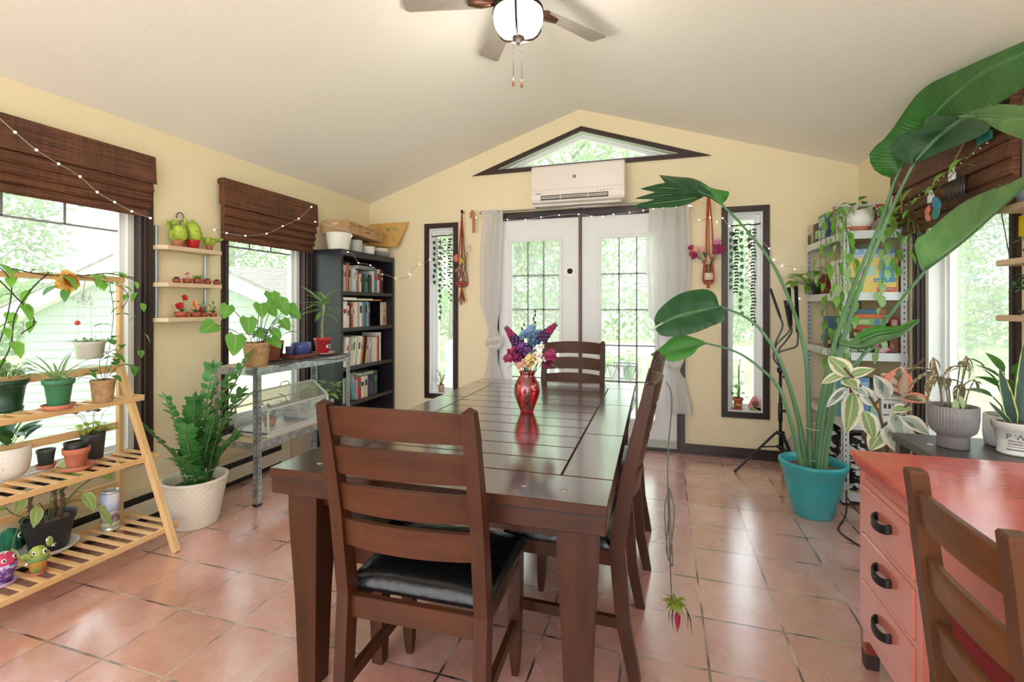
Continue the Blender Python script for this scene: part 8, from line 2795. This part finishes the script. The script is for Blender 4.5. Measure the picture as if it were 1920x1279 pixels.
t.scale = (0.76, 0.76, 1)
SPOT = leaf_mat('spotted_olive_leaf', (112, 104, 72), (136, 130, 92), 0.5, 0.25, mottled=(202, 188, 160), patch_scale=60)
s, f = MB(), MB()
rnd = random.Random(31)
for i, (dx, dy, h) in enumerate(((-0.075, 0.0, 0.20), (-0.065, 0.02, 0.16), (-0.05, -0.02, 0.13), (0.03, 0.01, 0.17), (0.05, 0.0, 0.21), (0.065, 0.02, 0.20), (0.02, -0.02, 0.10), (-0.02, 0.0, 0.12), (0.07, -0.02, 0.12))):
    P_ = spline([(dx * 0.6, dy, z), (dx * 0.75, dy, z + h * 0.5), (dx * 1.15, dy, z + h)], 5)
    s.tube(P_, 0.0034, 6)
    for q in P_[2::2]:
        s.ball(q, 0.005, 6, 4)
    for k in range(3):
        a = rnd.uniform(0, 6.3)
        L_ = rnd.uniform(0.05, 0.09)
        f.leaf(P_[-1 - k % 2], (math.cos(a), 0.5 * math.sin(a), rnd.uniform(-1.0, 0.2)), L_, L_ * 0.34, 0, 'ovate', 0.5, 0.4, wave=0.06)
for (a, L_) in (((-1, -0.1, -0.45), 0.17), ((-0.9, 0, 0.15), 0.14), ((-0.5, -0.4, -0.9), 0.15)):
    f.leaf((-0.085, 0, z + 0.15), a, L_, 0.038, 0, 'lance', 0.2, 0.4)
s.build('cane', mat('grey_olive_cane', (120, 116, 96), 0.7), t)
f.build('foliage', SPOT, t)
f = MB()
f.leaf((-0.02, -0.07, z + 0.05), (-0.3, -0.5, -1), 0.09, 0.028, 0, 'ovate', 0.2, 0.3)
f.leaf((0.0, -0.06, z + 0.06), (0.1, -0.5, -0.8), 0.06, 0.03, 0, 'ovate', 0.2, 0.3)
f.build('green_foliage', leaf_mat('pale_sage_leaf', (160, 186, 130), (180, 202, 150), 0.45, 0.35), t)
t, z = pot('peace_lily', 'round white pot with glossy upright leaves by the side window', 'plant', (1.345, 2.455, 0.731), [(0.088, 0), (0.10, 0.006), (0.106, 0.05), (0.104, 0.125)], mat('white_round_ceramic', (228, 230, 226), 0.4))
t.scale = (0.8, 0.8, 1)
clump(t, z, 13, 0.08, 0.20, 0.115, 0.062, L_MID, STEM, 'ovate', 33, 0.03, 0.35, 0.25, up_mix=0.55, stem_r=0.0035)
WP = mat('white_nursery_plastic', (234, 230, 226), 0.45)
pc_ = (1.297, 2.340, 0.731)
t, z = pot('snake_plant', 'white printed nursery pot with a tall snake plant at the frame\'s edge', 'plant', pc_, [(0.050, 0), (0.055, 0.004), (0.055, 0.012), (0.052, 0.014), (0.063, 0.098), (0.070, 0.10), (0.072, 0.122), (0.075, 0.126)], WP, 0.118, n=40)
f = MB()
for (dx, dy, d_, L_, W, up_) in ((0.012, 0.0, (0.06, 0, 1), 0.34, 0.046, (-0.3, -1, 0)), (-0.008, 0.0, (-0.22, -0.05, 1), 0.22, 0.040, (-0.2, -1, 0)), (0.03, 0.02, (0.2, 0.1, 1), 0.30, 0.044, (-0.5, -1, 0)), (-0.022, -0.01, (-0.6, -0.05, 0.75), 0.11, 0.022, (0, -1, 0.3)), (0.0, 0.02, (-0.12, 0.1, 1), 0.13, 0.03, (0, -1, 0))):
    f.leaf((dx, dy, z - 0.005), d_, L_, W, 0, 'blade', 0.02, 0.3, up_, 12, 2)
f.build('foliage', leaf_mat('snake_plant_leaf', (36, 66, 56), (54, 88, 70), 0.35, 0.12, edge=(196, 206, 130), edge_w=0.80), t)
# print on the pot, facing the room
ang = math.atan2(-pc_[1], -pc_[0])
INKD = mat('charcoal_pot_print', (62, 58, 58), 0.5)
for (txt, sz, zz) in (('P W', 0.030, 0.074), ('PROVEN', 0.0105, 0.057), ('WINNERS', 0.0105, 0.046)):
    r = 0.0515 + 0.0125 * (zz - 0.014) / 0.084 + 0.0022
    lettering(txt, sz, INKD, t, (r * math.cos(ang), r * math.sin(ang), zz), (R(90 - 8), 0, ang + R(90)))
for (w_, zz, h_) in ((0.05, 0.036, 0.0018), (0.05, 0.025, 0.003)):
    r = 0.0515 + 0.0125 * (zz - 0.014) / 0.084 + 0.0012
    o = MB().box(-w_ / 2, w_ / 2, -0.001, 0.0008, -h_ / 2, h_ / 2).build('print_rule', INKD, t, (r * math.cos(ang), r * math.sin(ang), zz), rot=(0, 0, ang + R(90)))
o = MB().leaf((0, 0, 0), (1, 0, 0.6), 0.022, 0.009, 0, 'ovate', 0.0, 0.0, (0, -1, 0)).build('leaf_logo', mat('sage_print', (176, 180, 150), 0.4), t, (0.0637 * math.cos(ang) - 0.010 * math.cos(ang + PI / 2), 0.0637 * math.sin(ang) - 0.010 * math.sin(ang + PI / 2), 0.069), rot=(0, 0, ang + R(90)))

# ---------------------------------------------------------------- red desk


def desk_mat(name, worn, rough=0.22):
    m, nt, p = base_mat(name)
    v = _coords(nt, (0.18, 1, 1), (0, 0, R(35)))
    a = _noise(nt, 42, 5, v, 0.65)
    b = _noise(nt, 3.2, 3, _coords(nt))
    col = _mix(nt, _ramp(nt, b, 0.35, 0.65), srgb((176, 52, 44)), srgb((204, 84, 72)))
    col = _mix(nt, _math(nt, 'MULTIPLY', _ramp(nt, a, 0.60, 0.72), worn), col, srgb((108, 40, 34)))
    nt.links.new(col, p.inputs['Base Color'])
    p.inputs['Roughness'].default_value = rough
    p.inputs['Coat Weight'].default_value = 0.6
    p.inputs['Coat Roughness'].default_value = 0.18
    bn = nt.nodes.new('ShaderNodeBump')
    bn.inputs['Strength'].default_value = 0.15
    bn.inputs['Distance'].default_value = 0.003
    nt.links.new(a, bn.inputs['Height'])
    nt.links.new(bn.outputs[0], p.inputs['Normal'])
    return m


DT, DB = desk_mat('red_desk_top_paint', 0.8), mat('faded_red_paint', (206, 126, 112), 0.3, rgb2=(196, 110, 96), scale=5, coat=0.4)
DIN = mat('deep_red_inside', (128, 32, 34), 0.4)
dk = thing('writing_desk', 'worn red painted writing desk with a stack of three drawers', 'desk', (0.96, 1.38, 0))
X0, X1, Y0_, Y1_ = 0.690, 1.235, 0.70, 2.06
c = MB()
c.bevelbox(0.664, 1.26, 0.675, 2.085, 0.742, 0.765, 0.006)
c.bevelbox(0.670, 1.255, 0.682, 2.078, 0.728, 0.743, 0.005)
c.bevelbox(0.678, 1.25, 0.69, 2.07, 0.712, 0.729, 0.004)
c.build('desktop', DT, dk, world=True)
c = MB()
DY = 1.625                    # inner end of the drawer stack
c.box(X0 + 0.004, X1, Y1_ - 0.018, Y1_, 0.135, 0.712)
c.box(X0 + 0.004, X1, DY, DY + 0.018, 0.135, 0.712)
c.box(X1 - 0.012, X1, Y0_, Y1_, 0.30, 0.712)
c.box(X0 + 0.004, X1, DY, Y1_, 0.135, 0.15)
for zz in (0.668, 0.497, 0.329, 0.15):
    c.bevelbox(X0 - 0.001, X0 + 0.03, DY, Y1_, zz - 0.011, zz + 0.011, 0.004)
c.bevelbox(X0, X0 + 0.03, Y1_ - 0.028, Y1_ + 0.001, 0.135, 0.712, 0.003)
c.bevelbox(X0, X0 + 0.03, DY - 0.002, DY + 0.028, 0.135, 0.712, 0.003)
c.box(X0 + 0.01, X0 + 0.03, DY, Y1_, 0.668, 0.712)
c.build('carcass', DB, dk, world=True)
c = MB()
c.bevelbox(X0 + 0.006, X0 + 0.03, Y0_, DY, 0.60, 0.712, 0.003)
ap = c.build('kneehole_drawer', DB, dk, world=True)
MB().lathe([(0.008, 0), (0.008, 0.012), (0.016, 0.018), (0.016, 0.026), (1e-5, 0.029)], 16).build('knob', mat('blackened_iron', (44, 46, 46), 0.4, 0.6), ap, Vector((X0 + 0.006, 1.13, 0.655)) - dk.location, rot=(0, R(-90), 0))
MB().box(X0 + 0.06, X1 - 0.02, DY - 0.006, DY - 0.001, 0.14, 0.70).build('inner_side', DIN, dk, world=True)
MB().box(X1 - 0.018, X1 - 0.0125, Y0_, DY, 0.30, 0.70).build('inner_back', DIN, dk, world=True)
PULL = mat('blackened_iron', (44, 46, 46), 0.4, 0.6)
for i, (za, zb) in enumerate(((0.508, 0.657), (0.340, 0.486), (0.161, 0.318))):
    c = MB()
    c.bevelbox(X0 - 0.006, X0 + 0.016, DY + 0.030, Y1_ - 0.030, za, zb, 0.006)
    c.box(X0 + 0.016, X1 - 0.05, DY + 0.04, Y1_ - 0.04, za + 0.01, zb - 0.02)
    d = c.build('drawer', DB, dk, world=True)
    ym, zm = (DY + Y1_) / 2, (za + zb) / 2 + 0.012
    c = MB()
    n = 12
    for k in range(n):
        pass
    P_ = [(X0 - 0.006 - 0.024 * math.sin(PI * k / n) ** 0.8, ym + 0.052 * math.cos(PI * k / n), zm + 0.004 - 0.012 * math.sin(PI * k / n)) for k in range(n + 1)]
    for dz in (-0.009, -0.003, 0.003, 0.009):
        c.tube([(p[0], p[1], p[2] + dz) for p in P_], 0.0058, 6)
    for s_ in (-1, 1):
        c.bevelbox(X0 - 0.012, X0 - 0.005, ym + s_ * 0.05 - 0.008, ym + s_ * 0.05 + 0.008, zm - 0.008, zm + 0.014, 0.002)
    c.build('handle', PULL, d, world=True)
for (x, y) in ((X0 + 0.025, Y1_ - 0.025), (X0 + 0.025, DY + 0.022), (X1 - 0.025, Y1_ - 0.025), (X1 - 0.025, DY + 0.022), (X0 + 0.025, Y0_ + 0.025), (X1 - 0.025, Y0_ + 0.025)):
    h = 0.14 if y > 1.5 else 0.60
    c = MB()
    c.beam((x, y, h), (x, y, 0.0), 0.050, 0.050, 0, (0, 1, 0), 0.72)
    c.beam((x, y, 0.055), (x, y, 0.0), 0.043, 0.043, 1, (0, 1, 0), 0.92)  # darker band at the bottom of each leg
    c.build('leg', [wood_mat('red_brown_leg', (112, 40, 28), (150, 62, 42), 2, 5, 0.4), mat('dark_foot', (52, 40, 36), 0.6)], dk, world=True)
c = MB()
c.prism([(Y1_ - 0.03, 0.14), (DY + 0.03, 0.14), (DY + 0.03, 0.09), (DY + 0.09, 0.125), (Y1_ - 0.09, 0.125), (Y1_ - 0.03, 0.09)], X0, X0 + 0.018, 'x')
c.build('bottom_rail', DB, dk, world=True)

# ---------------------------------------------------------------- brown chair pulled up to the desk
OAK = wood_mat('brown_stained_oak', (66, 38, 24), (100, 62, 38), 2, 5, 0.4, 0.05, spec=0.25)
OAKY = wood_mat('brown_stained_oak_rail', (76, 45, 27), (116, 74, 44), 1, 5, 0.38, 0.05, spec=0.25)
dc = thing('desk_chair', 'brown wooden slat-back chair tucked under the red desk', 'chair', (0.76, 1.17, 0))
YA, YB_ = 1.325, 1.000


def px_(z):
    pts = ((0, 0.590), (0.42, 0.612), (0.92, 0.553))
    for (a, xa), (b, xb) in zip(pts, pts[1:]):
        if z <= b:
            return xa + (xb - xa) * (z - a) / (b - a)
    return pts[-1][1]


for y in (YA, YB_):
    c = MB()
    prev = None
    for i in range(13):
        zz = 0.92 * i / 12
        w_, d_ = 0.017, 0.021 - 0.003 * (zz > 0.8)
        q = [(px_(zz) + a * d_, y + b * w_, zz) for a, b in ((-1, -1), (1, -1), (1, 1), (-1, 1))]
        c.add((prev + q) if prev else q, [(j, (j + 1) % 4, 4 + (j + 1) % 4, 4 + j) for j in range(4)] if prev else [(3, 2, 1, 0)])
        prev = q
    c.add(prev + [(p[0] + (px_(0.92) - p[0]) * 0.15, p[1] + (y - p[1]) * 0.15, 0.926) for p in prev], [(4, 5, 6, 7)] + [(j, (j + 1) % 4, 4 + (j + 1) % 4, 4 + j) for j in range(4)])
    c.build('back_post', OAK, dc, world=True)
for (za, zb) in ((0.805, 0.882), (0.665, 0.735), (0.525, 0.595)):
    c = MB()
    n = 10
    vs, fs = [], []
    for i in range(n + 1):
        u = -1 + 2 * i / n
        y = (YA + YB_) / 2 + u * (YA - YB_ - 0.03) / 2
        bow = -0.012 * (1 - u * u)
        for (zz, o_) in ((za, -0.010), (zb, -0.010), (zb, 0.010), (za, 0.010)):
            vs.append((px_(zz) + bow + o_, y, zz + (0.006 * (1 - u * u) if zz == zb else 0)))
    for i in range(n):
        for j in range(4):
            a, b = i * 4 + j, i * 4 + (j + 1) % 4
            fs.append((a, a + 4, b + 4, b))
    fs += [(0, 1, 2, 3), tuple(n * 4 + j for j in (3, 2, 1, 0))]
    c.add(vs, fs)
    o = c.build('back_rail', OAKY, dc, world=True)
    bv = o.modifiers.new('soft_edges', 'BEVEL')
    bv.width = 0.005
    bv.segments = 2
MB().bevelbox(0.60, 0.985, YB_ - 0.03, YA + 0.03, 0.425, 0.445, 0.006).build('seat', wood_mat('brown_oak_seat', (98, 66, 44), (140, 102, 70), 0, 5, 0.3, 0.05, coat=0.3), dc, world=True)
c = MB()
for y in (YB_ - 0.01, YA + 0.01):
    c.box(0.62, 0.965, y - 0.009, y + 0.009, 0.375, 0.425)
c.box(0.615, 0.635, YB_, YA, 0.375, 0.425)
c.box(0.945, 0.965, YB_, YA, 0.375, 0.425)
c.build('seat_frame', OAKY, dc, world=True)
for y in (YB_ - 0.008, YA + 0.008):
    MB().beam((0.95, y, 0.425), (0.955, y, 0), 0.036, 0.036, 0, (0, 1, 0), 0.8).build('leg', OAK, dc, world=True)
    MB().beam((0.60, y, 0.18), (0.95, y, 0.18), 0.016, 0.03).build('stretcher', OAK, dc, world=True)

# ---------------------------------------------------------------- cables and plug behind the teal pot
t = thing('power_cable', 'black power cable on the floor between the teal pot and the desk', 'cable', (1.10, 3.30, 0))
c = MB()
c.tube(spline([(1.13, 3.60, 0.22), (1.12, 3.56, 0.06), (1.10, 3.50, 0.006), (1.04, 3.36, 0.005), (0.97, 3.20, 0.005), (1.02, 3.02, 0.005), (1.08, 2.90, 0.005)], 6), 0.0045, 6)
c.tube(spline([(1.12, 3.56, 0.08), (1.16, 3.45, 0.02), (1.22, 3.36, 0.005), (1.26, 3.42, 0.02), (1.24, 3.60, 0.06)], 6), 0.004, 6)
c.build('cable', BLACK, t, world=True)
MB().bevelbox(1.105, 1.135, 3.575, 3.600, 0.10, 0.165, 0.003).build('adapter', mat('pale_grey_adapter', (196, 194, 192), 0.4), t, world=True)
